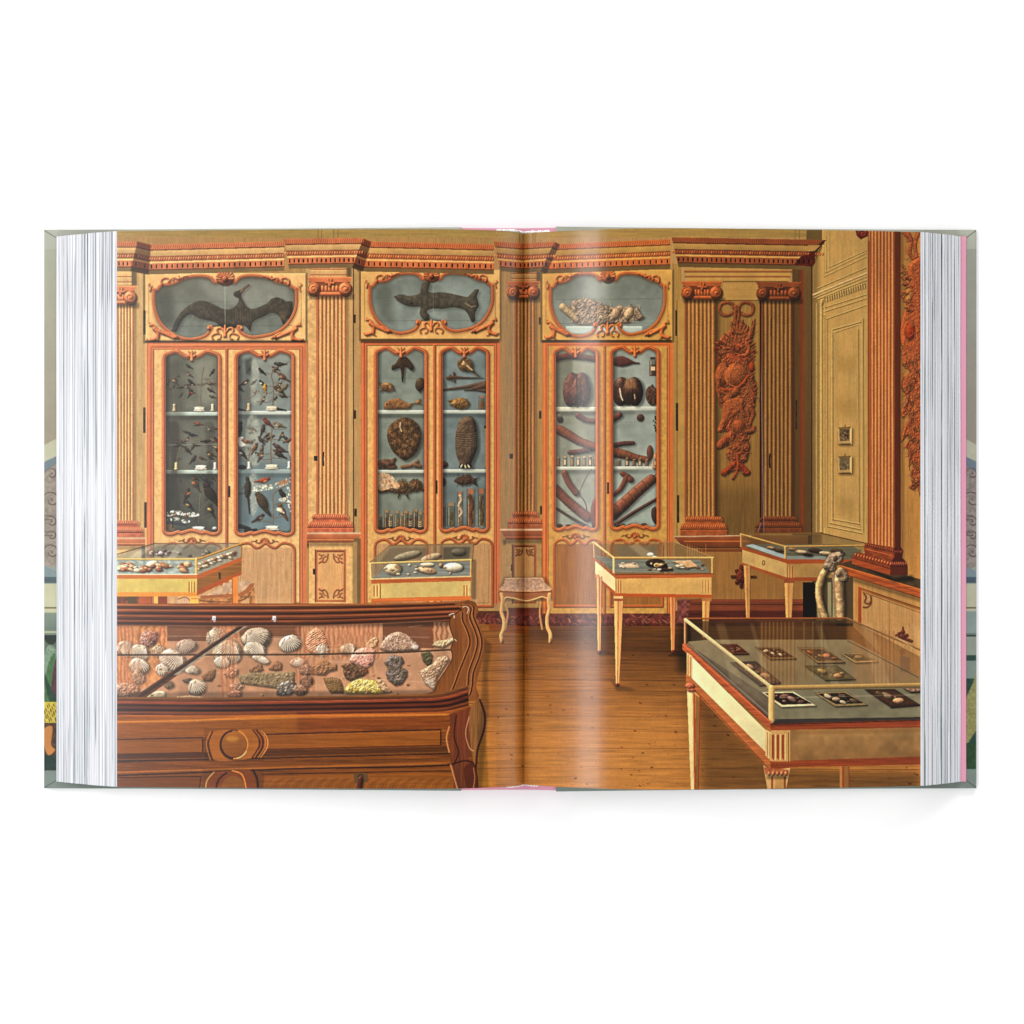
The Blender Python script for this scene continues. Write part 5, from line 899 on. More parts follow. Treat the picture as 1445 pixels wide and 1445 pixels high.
    K.poly([(839, 783), (866, 808), (1002, 808), (988, 790), (868, 790)], (122, 124, 112), tex='gh', amp=.2); K.tint([(868, 770), (928, 770), (928, 786), (872, 786)], (120, 108, 86), .75, 2); K.tint([(900, 768), (925, 784), (906, 786), (886, 770)], (168, 150, 118), .5, 2)
    K.poly([(872, 796), (898, 794), (902, 801), (878, 802)], (190, 164, 134)); K.poly([(875, 797), (895, 796), (897, 799), (880, 800)], (212, 190, 160)); K.sculpt([('e', 925, 795, 14, 6), ('e', 935, 800, 7, 5)], (58, 38, 28), bump=1.2); K.sculpt([('e', 927, 798, 4.6, 3.4), ('s', [(930, 798), (940, 795)], 2.4, 1)], (218, 176, 122)); K.tint(ell(926, 798, 2, 1.8), (120, 70, 40), .8, .8); K.sculpt([('s', [(932, 804), (948, 804)], 2.4, 1.5)], (70, 48, 36)); K.sculpt([('e', 918, 783, 5, 3), ('s', [(916, 784), (928, 787)], 2, 1)], (214, 206, 186)); K.sculpt([('e', 960, 799, 7, 3)], (214, 178, 140)); K.sculpt([('p', [(948, 792), (975, 791), (986, 800), (970, 802)], 1.4)], (206, 164, 122))
    for x in (996, 935): K.line([(x, 768), (x, 786)], 1.1, (196, 140, 90), a=.5)
    for i in range(7): K.line([(970+i*3.4, 768+i*1.3), (970+i*3.4, 786)], 1.2, (188, 150, 96), a=.45)
    for i in range(16): K.sculpt([('e', K.rng.uniform(872, 996), K.rng.uniform(793, 806), K.rng.uniform(1.5, 3.6), K.rng.uniform(.9, 1.8))], [(190, 160, 126), (110, 84, 64), (206, 190, 164)][i % 3], bump=.4, sh=(1, .8, .4, 1))
    K.line([(837, 765.3), (952, 765.3)], 1.6, (178, 116, 66)); K.tube([(837.5, 765.5), (866, 787.5)], 3, (226, 186, 126)); K.tube([(952, 765.5), (1005, 787)], 1.6, (166, 128, 84)); K.tube([(865, 787.5), (1006.5, 787.5)], 3, (206, 160, 94)); K.tube([(837.5, 766), (838.5, 787)], 1.8, (206, 160, 108)); K.tube([(866, 788), (866, 811)], 3.2, (228, 190, 130)); K.tube([(1005, 788), (1005, 811)], 2.6, (214, 164, 100))
    K.poly([(838, 787), (868, 811), (1006, 809.5), (1006, 815.5), (868, 818), (838, 793)], (182, 94, 46), tex='gh', amp=.14); K.line([(868, 811.4), (1006, 810)], 1, (112, 46, 18)); K.poly([(840, 792), (868, 816), (868, 836), (840, 810)], (228, 208, 160), tex='blot', amp=.03); K.poly([(838, 810), (868, 835), (868, 840), (839, 814)], (190, 92, 40)); K.poly([(868, 817), (1004, 815), (1004, 840), (868, 840)], (204, 164, 96), tex='blot', amp=.05); K.poly([(866, 837.5), (1005, 839.5), (1005, 843.5), (866, 842)], (190, 88, 34), tex='gh')
    for x in (869.5, 873, 876.4, 992, 996, 1000): K.rect(x-.7, 819, x+.7, 837, (186, 88, 36)); K.rect(x+.7, 819, x+1.6, 837, (230, 190, 126))
    def leg(xa, xb, y0, ya, yb, y1, c=(210, 160, 100)):
        """tapered leg between (xa..xb at y0) and (ya..yb at y1)"""
        K.poly([(xa, y0), (xb, y0), (yb, y1), (ya, y1)], c, tex='gv', amp=.06); m0, m1 = xa+(xb-xa)*.42, ya+(yb-ya)*.42
        K.poly([(m0, y0), (m0+1.2, y0), (m1+.9, y1), (m1, y1)], (184, 96, 50)); K.poly([(xa, y0), (xa+(xb-xa)*.3, y0), (ya+(yb-ya)*.3, y1), (ya, y1)], tuple(min(255, v*1.13) for v in c)); K.line([(xb, y0), (yb, y1)], .7, (120, 64, 30), a=.7)
    K.shade([(862, 960), (876, 968), (900, 974), (870, 975)], .7, 3); K.shade([(842, 916), (850, 918), (880, 924), (846, 926)], .7, 3); K.shade([(945, 918), (955, 920), (975, 926), (948, 926)], .7, 3)
    leg(842, 849.5, 814, 843.5, 847.5, 922); leg(866.5, 879.5, 848, 869, 874, 966); leg(945, 953.5, 843, 947.3, 951.6, 922, (196, 132, 78)); leg(991, 1002, 848, 991.5, 999, 900, (198, 150, 84))
    K.rect(866, 841.5, 879, 845, (226, 184, 124)); K.rect(867.5, 845, 878, 848.5, (170, 86, 46)); K.rect(990, 843.5, 1004, 848.5, (176, 116, 60)); K.rect(840.5, 811, 846, 815, (214, 150, 92))
    for x, y in ((845.5, 921), (949.5, 920), (871.5, 967)): K.sculpt([('e', x, y, 2.6, 2.6)], (120, 40, 34), sh=None)
    # ---- far corner one
    K.poly([(1045, 755), (1160, 752), (1226, 770), (1210, 792), (1110, 791), (1046, 774)], (120, 100, 58), a=.55); K.poly([(1050, 771), (1060, 768), (1200, 769), (1215, 778), (1206, 790), (1110, 790)], (104, 100, 78), tex='gh', amp=.15)
    K.poly([(1052, 770), (1062, 768), (1110, 784), (1109, 790)], (150, 164, 166)); K.poly([(1110, 785), (1165, 785), (1165, 790), (1110, 790)], (128, 138, 132)); 
    for x, y, r, c in ((1130, 779, 6, (188, 160, 124)), (1150, 777, 7, (74, 54, 40)), (1165, 781, 6, (186, 158, 124)), (1100, 777, 5, (90, 64, 44)), (1118, 775, 4, (150, 116, 84)), (1180, 777, 6, (96, 70, 50)), (1140, 783, 5, (60, 42, 30)), (1088, 773, 4, (164, 130, 92))): K.sculpt([('e', x, y, r*1.5, r*.45, 6)], c, bump=.5)
    K.tint([(1050, 756), (1160, 754), (1160, 768), (1060, 768)], (108, 76, 40), .5, 2); K.line([(1044, 753.5), (1160, 752)], 1.4, (132, 92, 44)); K.line([(1158, 752.5), (1226, 768)], 1.6, (112, 74, 36)); K.tube([(1045, 754), (1108, 771.5)], 2.4, (188, 150, 84)); K.tube([(1107, 771.5), (1226, 770)], 2.6, (180, 140, 74)); K.tube([(1045.5, 755), (1045.5, 772)], 1.8, (188, 148, 84)); K.tube([(1108, 772), (1108, 791)], 2.8, (196, 156, 92))
    K.poly([(1046, 771), (1110, 789.5), (1206, 790), (1206, 796), (1110, 796), (1046, 776)], (166, 80, 34), tex='gh', amp=.1); K.poly([(1047.5, 776), (1110, 795), (1110, 816), (1047.5, 795)], (190, 158, 98), tex='blot', amp=.05); K.poly([(1047, 794), (1110, 815), (1110, 820), (1047, 798)], (168, 86, 38)); K.poly([(1110, 796), (1200, 795), (1200, 815), (1110, 816)], (168, 132, 74), tex='blot', amp=.06); K.poly([(1110, 815), (1160, 815), (1160, 820), (1110, 820)], (160, 76, 34))
    K.line(ell(1077.5, 794.5, 1.7, 3, 14), 1, (84, 56, 26), closed=True)
    for x in (1111.5, 1115, 1118.6): K.rect(x-.7, 799, x+.7, 816, (160, 76, 34)); K.rect(x+.7, 799, x+1.6, 816, (206, 170, 108))
    leg(1049.5, 1059, 798, 1053, 1058, 874, (180, 138, 80)); leg(1107, 1120, 822, 1109, 1117, 874, (190, 146, 84)); K.rect(1106, 818, 1121, 823, (150, 82, 46))

def stool(K):
    def Z(L): return [(680+x/5.16, 740+y/5.16) for x, y in L]
    K.shade(Z([(150, 600), (500, 600), (500, 640), (150, 640)]), .85, 5)
    for L, w in (([(175, 590), (190, 650), (180, 720), (172, 770)], 3.), ([(430, 570), (422, 650), (432, 720), (440, 765)], 3.)): K.tube(Z(sm(L, 4)), w, (176, 134, 84))
    K.shade(Z([(125, 480), (515, 480), (515, 560), (125, 560)]), .72, 2); K.shade(Z([(160, 385), (470, 385), (515, 470), (120, 470)]), .8, 2)
    K.poly(Z(sm([(172, 395), (300, 388), (440, 392), (455, 425), (505, 468), (480, 485), (320, 492), (150, 485), (130, 468), (165, 430)], 3, True)), (168, 134, 110), tex='rock', amp=.2, g=((192, 158, 132), 'y'))
    K.line(Z([(172, 396), (440, 393)]), 1.2, (206, 168, 130)); K.tube(Z(sm([(130, 472), (160, 488), (320, 492), (480, 487), (506, 470)], 4)), 2., (196, 146, 98))
    K.poly(Z(sm([(130, 485), (320, 495), (508, 485), (508, 530), (440, 530), (400, 545), (320, 555), (250, 545), (190, 530), (130, 530)], 3, True)), (160, 100, 60), tex='gh', amp=.1); K.line(Z([(135, 492), (320, 497), (505, 492)]), 1.2, (120, 64, 34))
    K.tube(Z(sm([(160, 560), (175, 535), (230, 540), (320, 560), (390, 545), (440, 530), (480, 545)], 4)), 2.6, (206, 162, 106))
    for L in ([(142, 510), (150, 560), (142, 640), (160, 700), (158, 760), (140, 810), (146, 855)], [(492, 510), (485, 560), (490, 620), (475, 680), (478, 750), (498, 800), (498, 855)]): K.tube(Z(sm(L, 5)), 5.2, (208, 162, 104), hi=.3, lo=.5)
    for x in (146, 498): K.sculpt([('e', *Z([(x, 845)])[0], 1.7, 3.4)], (186, 134, 84))

def floor(K):
    K.poly([(640, 884), (1300, 884), (1300, 1120), (640, 1120)], (140, 92, 46), tex='gh', amp=.17, g=((230, 170, 98), 'y'))
    K.poly([(640, 878), (738, 885), (738, 1120), (640, 1120)], (166, 116, 64), tex='gh', amp=.14, g=((220, 158, 92), 'y'))
    K.poly([(690, 880), (745, 884), (745, 896), (690, 890)], (160, 92, 44), tex='gh', amp=.1)
    ys = [892, 901, 911, 922, 934, 948, 962, 977, 993, 1013, 1034, 1058, 1086]
    def gl(y, x): # boards, bent where the sheet dives into the gutter
        return y
    for i, y in enumerate(ys):
        y2 = ys[i+1] if i+1 < len(ys) else 1120; k = K.rng.uniform(-.06, .06)
        for (a, b, o0, o1) in ((640, 738, 1.2, -2.2), (738, 1300, -2.4, .6)):
            K.tint([(a, y+o0), (b, y+o1), (b, y2+o1), (a, y2+o0)], (226, 158, 84) if k > 0 else (134, 80, 38), abs(k)*5, .5)
            K.line([(a, y+o0), ((a+b)/2, y+(o0*.35+o1*.65)), (b, y+o1)], .9, (96, 52, 22), a=K.rng.uniform(.25, .6)); K.line([(a, y+o0+1), (b, y+o1+1)], .6, (226, 158, 90), a=.3)
    for i in range(420):
        x, y = K.rng.uniform(650, 1298), K.rng.uniform(892, 1112); L = K.rng.uniform(3, 26)
        K.line([(x, y), (x+L, y+K.rng.uniform(-.4, .4))], .6, (120, 66, 26) if i % 3 else (226, 152, 82), a=.3)
    for i in range(110):
        x, y = K.rng.uniform(660, 1298), 905+210*K.rng.uniform(0, 1)**.7; r = K.rng.uniform(.6, 1.9); K.poly(ell(x, y, r*1.5, r*.7, 8, rot=K.rng.uniform(-20, 30)), (96, 46, 20), a=K.rng.uniform(.25, .8))
    K.grade([(640, 880), (1304, 880), (1304, 1122), (640, 1122)], (.86, .80, .64)); K.shade([(745, 886), (970, 886), (970, 930), (745, 905)], .8, 8); K.shade([(860, 920), (985, 900), (985, 985), (890, 985)], .86, 14)
    K.shade([(988, 985), (1090, 1085), (1200, 1092), (1300, 1092), (1300, 1118), (988, 1118)], .7, 12); K.shade([(958, 880), (990, 880), (990, 950), (955, 950)], .6, 8)
    K.tint([(700, 985), (960, 975), (960, 1118), (690, 1118)], (236, 176, 104), .16, 26); K.tint([(760, 905), (840, 900), (850, 960), (770, 965)], (214, 170, 120), .14, 16)
    for p in ([(985, 968), (1060, 1060)], [(920, 950), (945, 985)]): K.line(p, .6, (110, 60, 26), a=.4)

def near_case(K):
    """white and red display table in the lower right corner"""
    def Z(L): return [(950+x/4.13, 850+y/4.13) for x, y in L]
    # glass volume: far side seen through
    K.poly([(967, 877), (1197, 873), (1300, 928), (1300, 968), (1088, 972)], (120, 84, 44), a=.55)
    K.shade([(967, 876), (1195, 876), (1195, 905), (967, 905)], .72, 3)
    base = [(970, 906), (1000, 903), (1200, 903), (1300, 955), (1300, 1020), (1090, 1022)]
    K.poly(base, (138, 120, 88), tex='blot', amp=.06, g=((126, 118, 92), 'y'))
    K.poly([(968, 908), (1088, 986), (1088, 1019), (968, 913)], (106, 92, 74), tex='blot', amp=.1)
    K.poly([(1094, 975), (1300, 972), (1300, 1014), (1094, 1017)], (126, 120, 96), tex='blot', amp=.08)
    def tray(p, rim, ins, spots):
        p = Z(p); K.shade(p, .55, 2, 1.5, 2); K.poly(p, rim, tex='mid', amp=.06); c = np.mean(np.array(p), 0)
        K.line(p[2:]+[p[0]] if False else p, .6, tuple(v*.5 for v in rim), closed=True, a=.6)
        q = [((x-c[0])*.86+c[0], (y-c[1])*.76+c[1]-.5) for x, y in p]; K.poly(q, ins, tex='rock', amp=.2)
        K.line([(p[3][0], p[3][1]+.6), (p[2][0], p[2][1]+.6)], 1.4, tuple(v*.4 for v in rim))
        K.rng_n = [K.sculpt([('e', q[0][0]*(1-u)*(1-v)+q[1][0]*u*(1-v)+q[2][0]*u*v+q[3][0]*(1-u)*v, q[0][1]*(1-u)*(1-v)+q[1][1]*u*(1-v)+q[2][1]*u*v+q[3][1]*(1-u)*v, K.rng.uniform(1, 2.6), K.rng.uniform(.6, 1.3))], tuple(w_*1.0 for w_ in [(150, 116, 90), (104, 76, 58), (176, 146, 120)][k_ % 3]), sh=None, a=.7) for k_, (u, v) in enumerate(K.rng.uniform(.12, .88, (9, 2)))]
        for u, v, r, col in spots:
            x = q[0][0]*(1-u)*(1-v)+q[1][0]*u*(1-v)+q[2][0]*u*v+q[3][0]*(1-u)*v; y = q[0][1]*(1-u)*(1-v)+q[1][1]*u*(1-v)+q[2][1]*u*v+q[3][1]*(1-u)*v
            K.sculpt([('e', x, y, r, r*.5, K.rng.uniform(-10, 30))], col, sh=(.5, .5, .4, .8), bump=.3)
    tray([(270, 245), (370, 245), (442, 302), (340, 304)], (112, 66, 40), (88, 40, 26), [(.4, .5, 3.5, (120, 70, 48)), (.6, .7, 3, (130, 80, 56))])
    tray([(475, 262), (620, 264), (718, 330), (565, 334)], (132, 98, 62), (66, 40, 26), [(.2, .3, 4, (206, 180, 150)), (.35, .55, 3, (220, 200, 180)), (.6, .7, 3.4, (214, 190, 168)), (.7, .4, 3, (120, 84, 60))])
    tray([(722, 264), (875, 266), (1002, 352), (842, 356)], (142, 112, 72), (104, 74, 48), [(.2, .3, 5, (166, 100, 54)), (.65, .6, 7, (176, 112, 66)), (.85, .8, 4, (140, 96, 60)), (.4, .6, 4, (150, 110, 70))])
    tray([(972, 298), (1095, 296), (1196, 348), (1060, 354)], (176, 150, 100), (104, 88, 56), [(.5, .5, 6, (140, 120, 80))])
    tray([(765, 372), (955, 370), (1062, 450), (888, 456)], (104, 88, 58), (112, 94, 62), [(.25, .4, 7, (160, 130, 78)), (.6, .8, 7, (182, 134, 86)), (.85, .6, 4, (150, 124, 84))])
    tray([(330, 352), (480, 345), (628, 470), (505, 488)], (84, 68, 60), (104, 78, 58), [(.6, .15, 6, (178, 140, 104)), (.7, .7, 8, (176, 132, 96)), (.6, .5, 4, (120, 84, 60))])
    tray([(512, 524), (700, 520), (835, 604), (630, 612)], (206, 190, 152), (54, 32, 22), [(.5, .3, 7, (120, 84, 72)), (.6, .55, 7, (136, 104, 88)), (.75, .8, 5, (112, 78, 64))])
    tray([(820, 528), (1005, 520), (1132, 600), (945, 608)], (150, 128, 86), (48, 34, 22), [(.2, .25, 6, (176, 156, 130)), (.3, .55, 6, (170, 144, 116)), (.35, .85, 5, (176, 160, 132)), (.7, .3, 6, (96, 76, 58)), (.8, .75, 6, (106, 86, 66))])
    tray([(1115, 510), (1290, 508), (1440, 600), (1270, 614)], (70, 44, 28), (84, 54, 36), [(.4, .35, 8, (140, 112, 84)), (.5, .75, 8, (196, 146, 108)), (.25, .2, 6, (104, 84, 56))])
    tray([(1340, 505), (1440, 502), (1460, 522), (1385, 526)], (76, 54, 36), (176, 140, 110), [])
    K.tint(Z([(330, 350), (500, 480), (520, 490), (420, 430)]), (88, 72, 78), .5, 2)
    # reflection of fluted wall in the lid
    for x0, x1, n, y0, y1, cc in ((1072, 1122, 9, 878, 966, (186, 134, 78)), (1228, 1262, 6, 890, 966, (196, 130, 84)), (1128, 1166, 3, 878, 955, (158, 134, 86))):
        for i in range(n):
            x = x0+(i+.5)*(x1-x0)/n; K.tint([(x-1, y0), (x+1, y0), (x+1, y1), (x-1, y1)], cc, .42, .8); K.tint([(x+1.2, y0), (x+2.6, y0), (x+2.6, y1), (x+1.2, y1)], (92, 58, 28), .3, .8)
    K.tint([(1070, 877), (1146, 877), (1146, 966), (1076, 966)], (150, 104, 52), .2, 4); K.tint([(1200, 880), (1300, 930), (1300, 966), (1205, 966)], (186, 130, 76), .35, 6)
    K.tint([(1270, 925), (1284, 928), (1284, 950), (1270, 948)], (120, 92, 76), .45, 1.5)
    K.line(Z([(1015, 225), (1430, 440)]), .9, (96, 70, 42)); K.poly(Z(ell(1335, 290, 16, 22, 14)), (120, 64, 44), a=.3)
    # floral relief on the panel behind
    cx, cy = 1274, 898
    K.sculpt([('s', [(cx, cy), (cx, cy-13)], 2.6, .8), ('s', [(cx-9, cy-1), (cx+12, cy+7)], 2, 2), ('e', cx-5, cy-4, 2.6, 2), ('e', cx+5, cy-1, 3, 2.4), ('e', cx, cy-6, 3, 2.4), ('e', cx+1, cy, 4, 3)], (122, 58, 40), bump=1., sh=(.6, .8, .5, 1))
    for x, w_ in ((1010, 12), (1058, 5), (1150, 8), (1214, 16), (1285, 7)): K.tint([(x, 880), (x+w_, 880), (x+w_+26, 966), (x+22, 966)], (224, 206, 170), .13, 2)
    K.tint([(975, 885), (1085, 972), (1085, 1000), (975, 910)], (150, 140, 120), .22, 2); K.line([(1100, 985), (1290, 981)], 1.4, (206, 196, 170), a=.3, soft=1)
    # rails
    K.tube(Z([(62, 96), (1010, 94)]), 2.4, (148, 88, 46)); K.tube([(1196, 873), (1300, 918)], 2.4, (150, 110, 66)); K.line([(1265, 899), (1290, 916)], 1.5, (196, 168, 122), a=.7)
    K.tube(Z([(68, 100), (68, 245)]), 2.6, (202, 142, 92)); K.line(Z([(78, 110), (78, 230)]), 1, (116, 72, 40))
    K.poly([(964, 909), (1086, 1017), (1300, 1012), (1300, 1016), (1088, 1022), (966, 914)], (60, 52, 52), a=.9); K.line([(970, 908), (1086, 1010)], 1.2, (140, 128, 120)); K.line([(967, 911), (1086, 1015)], 1, (38, 34, 38)); K.line([(1094, 1016), (1300, 1013)], 1.4, (66, 56, 50))
    K.tube(Z([(72, 104), (565, 492)]), 5., (208, 186, 138), lo=.4); K.tube([(1085, 971), (1300, 967)], 6.5, (170, 138, 84), lo=.45); K.tube(Z([(572, 500), (572, 690)]), 8.6, (206, 176, 116), lo=.3)
    K.line(Z([(585, 520), (585, 690)]), 2., (160, 124, 70), a=.7)
    # body
    K.poly([(963, 909), (967, 908), (1088, 1018), (1088, 1031), (963, 917)], (182, 92, 52), tex='gh', amp=.16); K.line([(964, 910), (1088, 1020)], 1., (222, 124, 76))
    K.poly([(969, 921), (977, 926), (977, 962), (969, 952)], (206, 176, 120)); K.line([(971, 925), (971, 953)], 1.1, (188, 96, 52)); K.line([(974.5, 928), (974.5, 957)], 1.1, (188, 96, 52))
    K.poly([(977, 928), (1080, 1030), (1080, 1066), (977, 962)], (230, 224, 180), tex='blot', amp=.03, g=((214, 204, 156), 'x'))
    K.poly([(968, 951), (977, 958), (1082, 1063), (1088, 1076), (1088, 1086), (1078, 1078), (968, 964)], (190, 110, 58), tex='gh', amp=.14); K.line([(970, 963), (1078, 1077)], .8, (120, 50, 20))
    K.poly([(1080, 1030), (1089, 1034), (1089, 1075), (1080, 1066)], (214, 190, 130)); K.line([(1083, 1034), (1083, 1068)], 1.2, (190, 96, 50)); K.line([(1086.5, 1036), (1086.5, 1072)], 1.2, (190, 96, 50))
    K.poly([(1086, 1022), (1300, 1016), (1300, 1027), (1088, 1031)], (148, 68, 34), tex='gh', amp=.18); K.line([(1088, 1023), (1300, 1017)], 1.2, (92, 34, 14)); K.line([(1094, 1027), (1300, 1024)], .9, (196, 92, 44), a=.6)
    K.poly([(1088, 1031), (1300, 1027), (1300, 1072), (1088, 1077)], (164, 128, 80), tex='blot', amp=.12, g=((148, 108, 62), 'y')); K.tint([(1115, 1030), (1300, 1027), (1300, 1034), (1115, 1037)], (140, 100, 52), .5, 3)
    K.poly([(1087, 1074), (1114, 1074), (1300, 1068), (1300, 1079), (1115, 1083), (1088, 1087)], (156, 72, 34), tex='gh', amp=.18)
    K.rect(1088, 1031, 1115, 1075, (198, 156, 96), tex='gv', amp=.06)
    for x in (1091.5, 1098.5, 1105.5): K.poly([(x-1.6, 1037), (x+1.6, 1037), (x+1.6, 1070), (x, 1074), (x-1.6, 1070)], (178, 80, 34)); K.line([(x+2.4, 1037), (x+2.4, 1072)], 1.4, (232, 200, 140)); K.line([(x-1.8, 1038), (x-1.8, 1070)], .8, (112, 44, 18))
    K.line([(1112.5, 1034), (1112.5, 1076)], 1.2, (120, 72, 32))
    # legs
    K.poly([(969, 966), (988, 984), (985, 1116), (975, 1116)], (198, 152, 90), tex='gv', amp=.06); K.poly([(969, 966), (977, 972), (979, 1116), (975, 1116)], (226, 200, 144)); K.poly([(978.6, 978), (981, 980), (982, 1116), (980, 1116)], (176, 76, 38)); K.line([(988, 984), (985, 1116)], 1.6, (150, 44, 22)); K.poly([(981.5, 981), (988, 985), (985, 1116), (982, 1116)], (150, 104, 54)); K.line([(988, 984), (985.5, 1116)], 1.2, (160, 60, 30))
    K.sculpt([('e', 973.5, 968, 6.6, 4.4), ('e', 975, 974, 6, 2.4)], (196, 108, 76), bump=.8)
    K.poly([(1077, 1080), (1089, 1088), (1115, 1084), (1113, 1095), (1108, 1120), (1084, 1120), (1079, 1092)], (206, 170, 112), tex='gv', amp=.06)
    K.poly([(1078, 1083), (1113, 1087), (1113, 1095), (1080, 1093)], (184, 104, 62), tex='rock', amp=.2)
    for i in range(5): K.sculpt([('e', 1085+i*6, 1092, 2.2, 3)], (206, 132, 84), sh=(.5, .5, .5, 1))
    K.rect(1088, 1096, 1091, 1120, (180, 84, 40)); K.rect(1094, 1096, 1106, 1120, (196, 150, 88)); K.rect(1106, 1096, 1109, 1120, (150, 84, 40)); K.shade([(1082, 1094), (1112, 1094), (1112, 1100), (1082, 1100)], .7, 2)
    K.rect(1185, 1082, 1198, 1120, (188, 136, 74)); K.rect(1188.5, 1082, 1191, 1120, (170, 70, 32)); K.rect(1191, 1082, 1198, 1120, (160, 112, 58)); K.line([(1198, 1082), (1198, 1120)], 1.2, (140, 60, 26))

def walnut(K):
    """curved walnut display chest in the lower left corner"""
    dk, md, lt = (96, 50, 26), (140, 80, 42), (186, 110, 54)
    K.rect(160, 852, 642, 1120, (132, 70, 32))
    # floor under glass
    K.poly([(160, 878), (640, 878), (640, 985), (160, 990)], (184, 142, 112), tex='blot', amp=.1)
    K.poly([(160, 880), (236, 880), (236, 960), (160, 985)], (196, 138, 90), tex='mid', amp=.12)
    K.rect(236, 880, 300, 905, (116, 74, 50), tex='gh', amp=.15); K.rect(330, 880, 425, 900, (120, 80, 56), tex='gh', amp=.12); K.rect(540, 876, 612, 915, (124, 80, 56), tex='gh', amp=.15)
    def Z1(L): return [(160+x/5.16, 840+y/5.16) for x, y in L]
    def Z2(L): return [(420+x/5.16, 840+y/5.16) for x, y in L]
    # mirrored pilasters, wavy in the old glass
    def wavy(x0, x1, y0, y1, n, a=.7, c1=(176, 100, 66), c2=(206, 158, 116)):
        for i in range(n):
            x = x0+(i+.5)*(x1-x0)/n; w = (x1-x0)/n; ph = K.rng.uniform(0, 6)
            for dx, col, al in ((0, c1, a), (w*.5, c2, a*.8)):
                K.line([(x+dx+1.1*math.sin(ph+t*.55)+.5*math.sin(t*1.9+i), y0+(y1-y0)*t/16) for t in range(17)], w*.42, col, a=al, soft=.8)
    wavy(164, 189, 882, 985, 5, .6); wavy(192, 222, 882, 925, 3, .5, (150, 90, 48), (206, 150, 92)); wavy(224, 234, 882, 940, 2, .7, (190, 84, 46)); wavy(305, 336, 880, 900, 5, .7)
    wavy(311, 332, 925, 985, 3, .5); wavy(416, 432, 880, 960, 3, .6); wavy(455, 536, 878, 930, 13, .6); wavy(428, 452, 880, 928, 4, .5); wavy(606, 634, 880, 905, 4, .6, (150, 80, 40), (206, 160, 120)); wavy(515, 530, 925, 975, 2, .35)
    K.line([(160+385/5.16, 840+298/5.16), (425, 899)], 1.6, (164, 128, 106), a=.7, soft=1); K.line([(540, 898), (605, 900)], 1.5, (164, 128, 106), a=.6)
    def sh(x, y, rx, ry, rot, c, st=None, Z=Z1, **k):
        cx, cy = Z([(x, y)])[0]; rx, ry = rx/5.16, ry/5.16; r = math.radians(rot); co, si = math.cos(r), math.sin(r); jag = .05 if st else .16
        rad = [1+K.rng.uniform(-jag, jag)-(.12 if i in (3, 4) and st else 0) for i in range(13)]
        o = [(rx*q*math.cos(i*6.283/13), ry*q*math.sin(i*6.283/13)) for i, q in enumerate(rad)]; o = sm([(cx+u*co-v*si, cy+u*si+v*co) for u, v in o], 4, True)
        b_ = k.pop('bump', .35); g = sum(c)/3; c = tuple(min(250, (g+(v-g)*.8)*.86+34) for v in c)
        K.sculpt([('p', o, min(rx, ry)*.55)], c, bump=b_, col2=tuple(v*.8 for v in c), var=.2, amb=.5, spec=.25, sh=(2.2, 1.6, .5, 2.5), edge=.4, **k)
        if st and (int(x) % 3 == 0): carve(K, o, int(12+rx*ry*.7), c, (1.5, 5), .6); K.tint([(cx-rx*.5, cy-ry*.6), (cx+rx*.1, cy-ry*.7), (cx, cy-ry*.1), (cx-rx*.5, cy)], (246, 236, 224), .35, 2)
        elif st:
            an = math.radians(st[1]); hx, hy = cx-math.cos(an)*rx*.95, cy-math.sin(an)*ry*.95; n = int(7+rx*.45)
            for i in range(n):
                t = an+(i/(n-1)-.5)*1.9; L1 = 1.75*min(rx, ry); ex, ey = hx+math.cos(t)*L1, hy+math.sin(t)*L1
                u, v = (ex-cx)*co+(ey-cy)*si, -(ex-cx)*si+(ey-cy)*co; q = math.hypot(u/rx, v/ry); f_ = min(1, .93/max(q, 1e-3)); u *= f_; v *= f_; ex, ey = cx+u*co-v*si, cy+u*si+v*co
                K.line([(hx*.75+ex*.25, hy*.75+ey*.25), (ex, ey)], 1.1, tuple(v*.5 for v in c), a=.8, soft=.6); K.line([(hx*.75+ex*.25+1, hy*.75+ey*.25), (ex+1.2, ey)], .9, (250, 240, 226), a=.7, soft=.6)
            for q in (.45, .7, .88): K.line(sm([(hx+(cx+rx*q*1.2*math.cos(t)-hx), hy+(cy+ry*q*1.05*math.sin(t)-hy)) for t in np.linspace(an-1.1, an+1.1, 6)], 3), .7, tuple(v*.62 for v in c), a=.35, soft=.6)
        else: carve(K, o, int(10+rx*ry*.5), c, (1.5, 4), .5)
    # shells and minerals, back to front
    sh(250, 320, 62, 55, 20, (206, 130, 110), bump=1.8); sh(285, 300, 40, 38, 0, (196, 112, 90), bump=1.8); sh(85, 390, 60, 60, 0, (206, 176, 150), (3, 10, 0.22)); sh(190, 420, 70, 62, 0, (206, 180, 152), (4, 120, 0.17)); sh(330, 410, 55, 45, 0, (196, 154, 116), (3, 0, 0.17), a=.7)
    sh(530, 375, 78, 54, -10, (172, 140, 122), (2.2, 60, 0.17)); sh(750, 310, 74, 68, -20, (214, 176, 146), (3, 100, 0.14)); sh(185, 520, 72, 60, 15, (214, 194, 172), (3, 80, 0.17)); sh(180, 600, 44, 55, 0, (186, 146, 118), bump=1.5)
    sh(430, 480, 100, 88, 30, (204, 172, 148), (2.6, 130, 0.28)); sh(350, 545, 44, 46, 20, (224, 196, 168), (3, 60, 0.17)); sh(830, 420, 110, 95, -10, (206, 172, 134), (3.5, 115, 0.22)); sh(790, 490, 56, 44, 0, (226, 206, 176), (3, 90, 0.17))
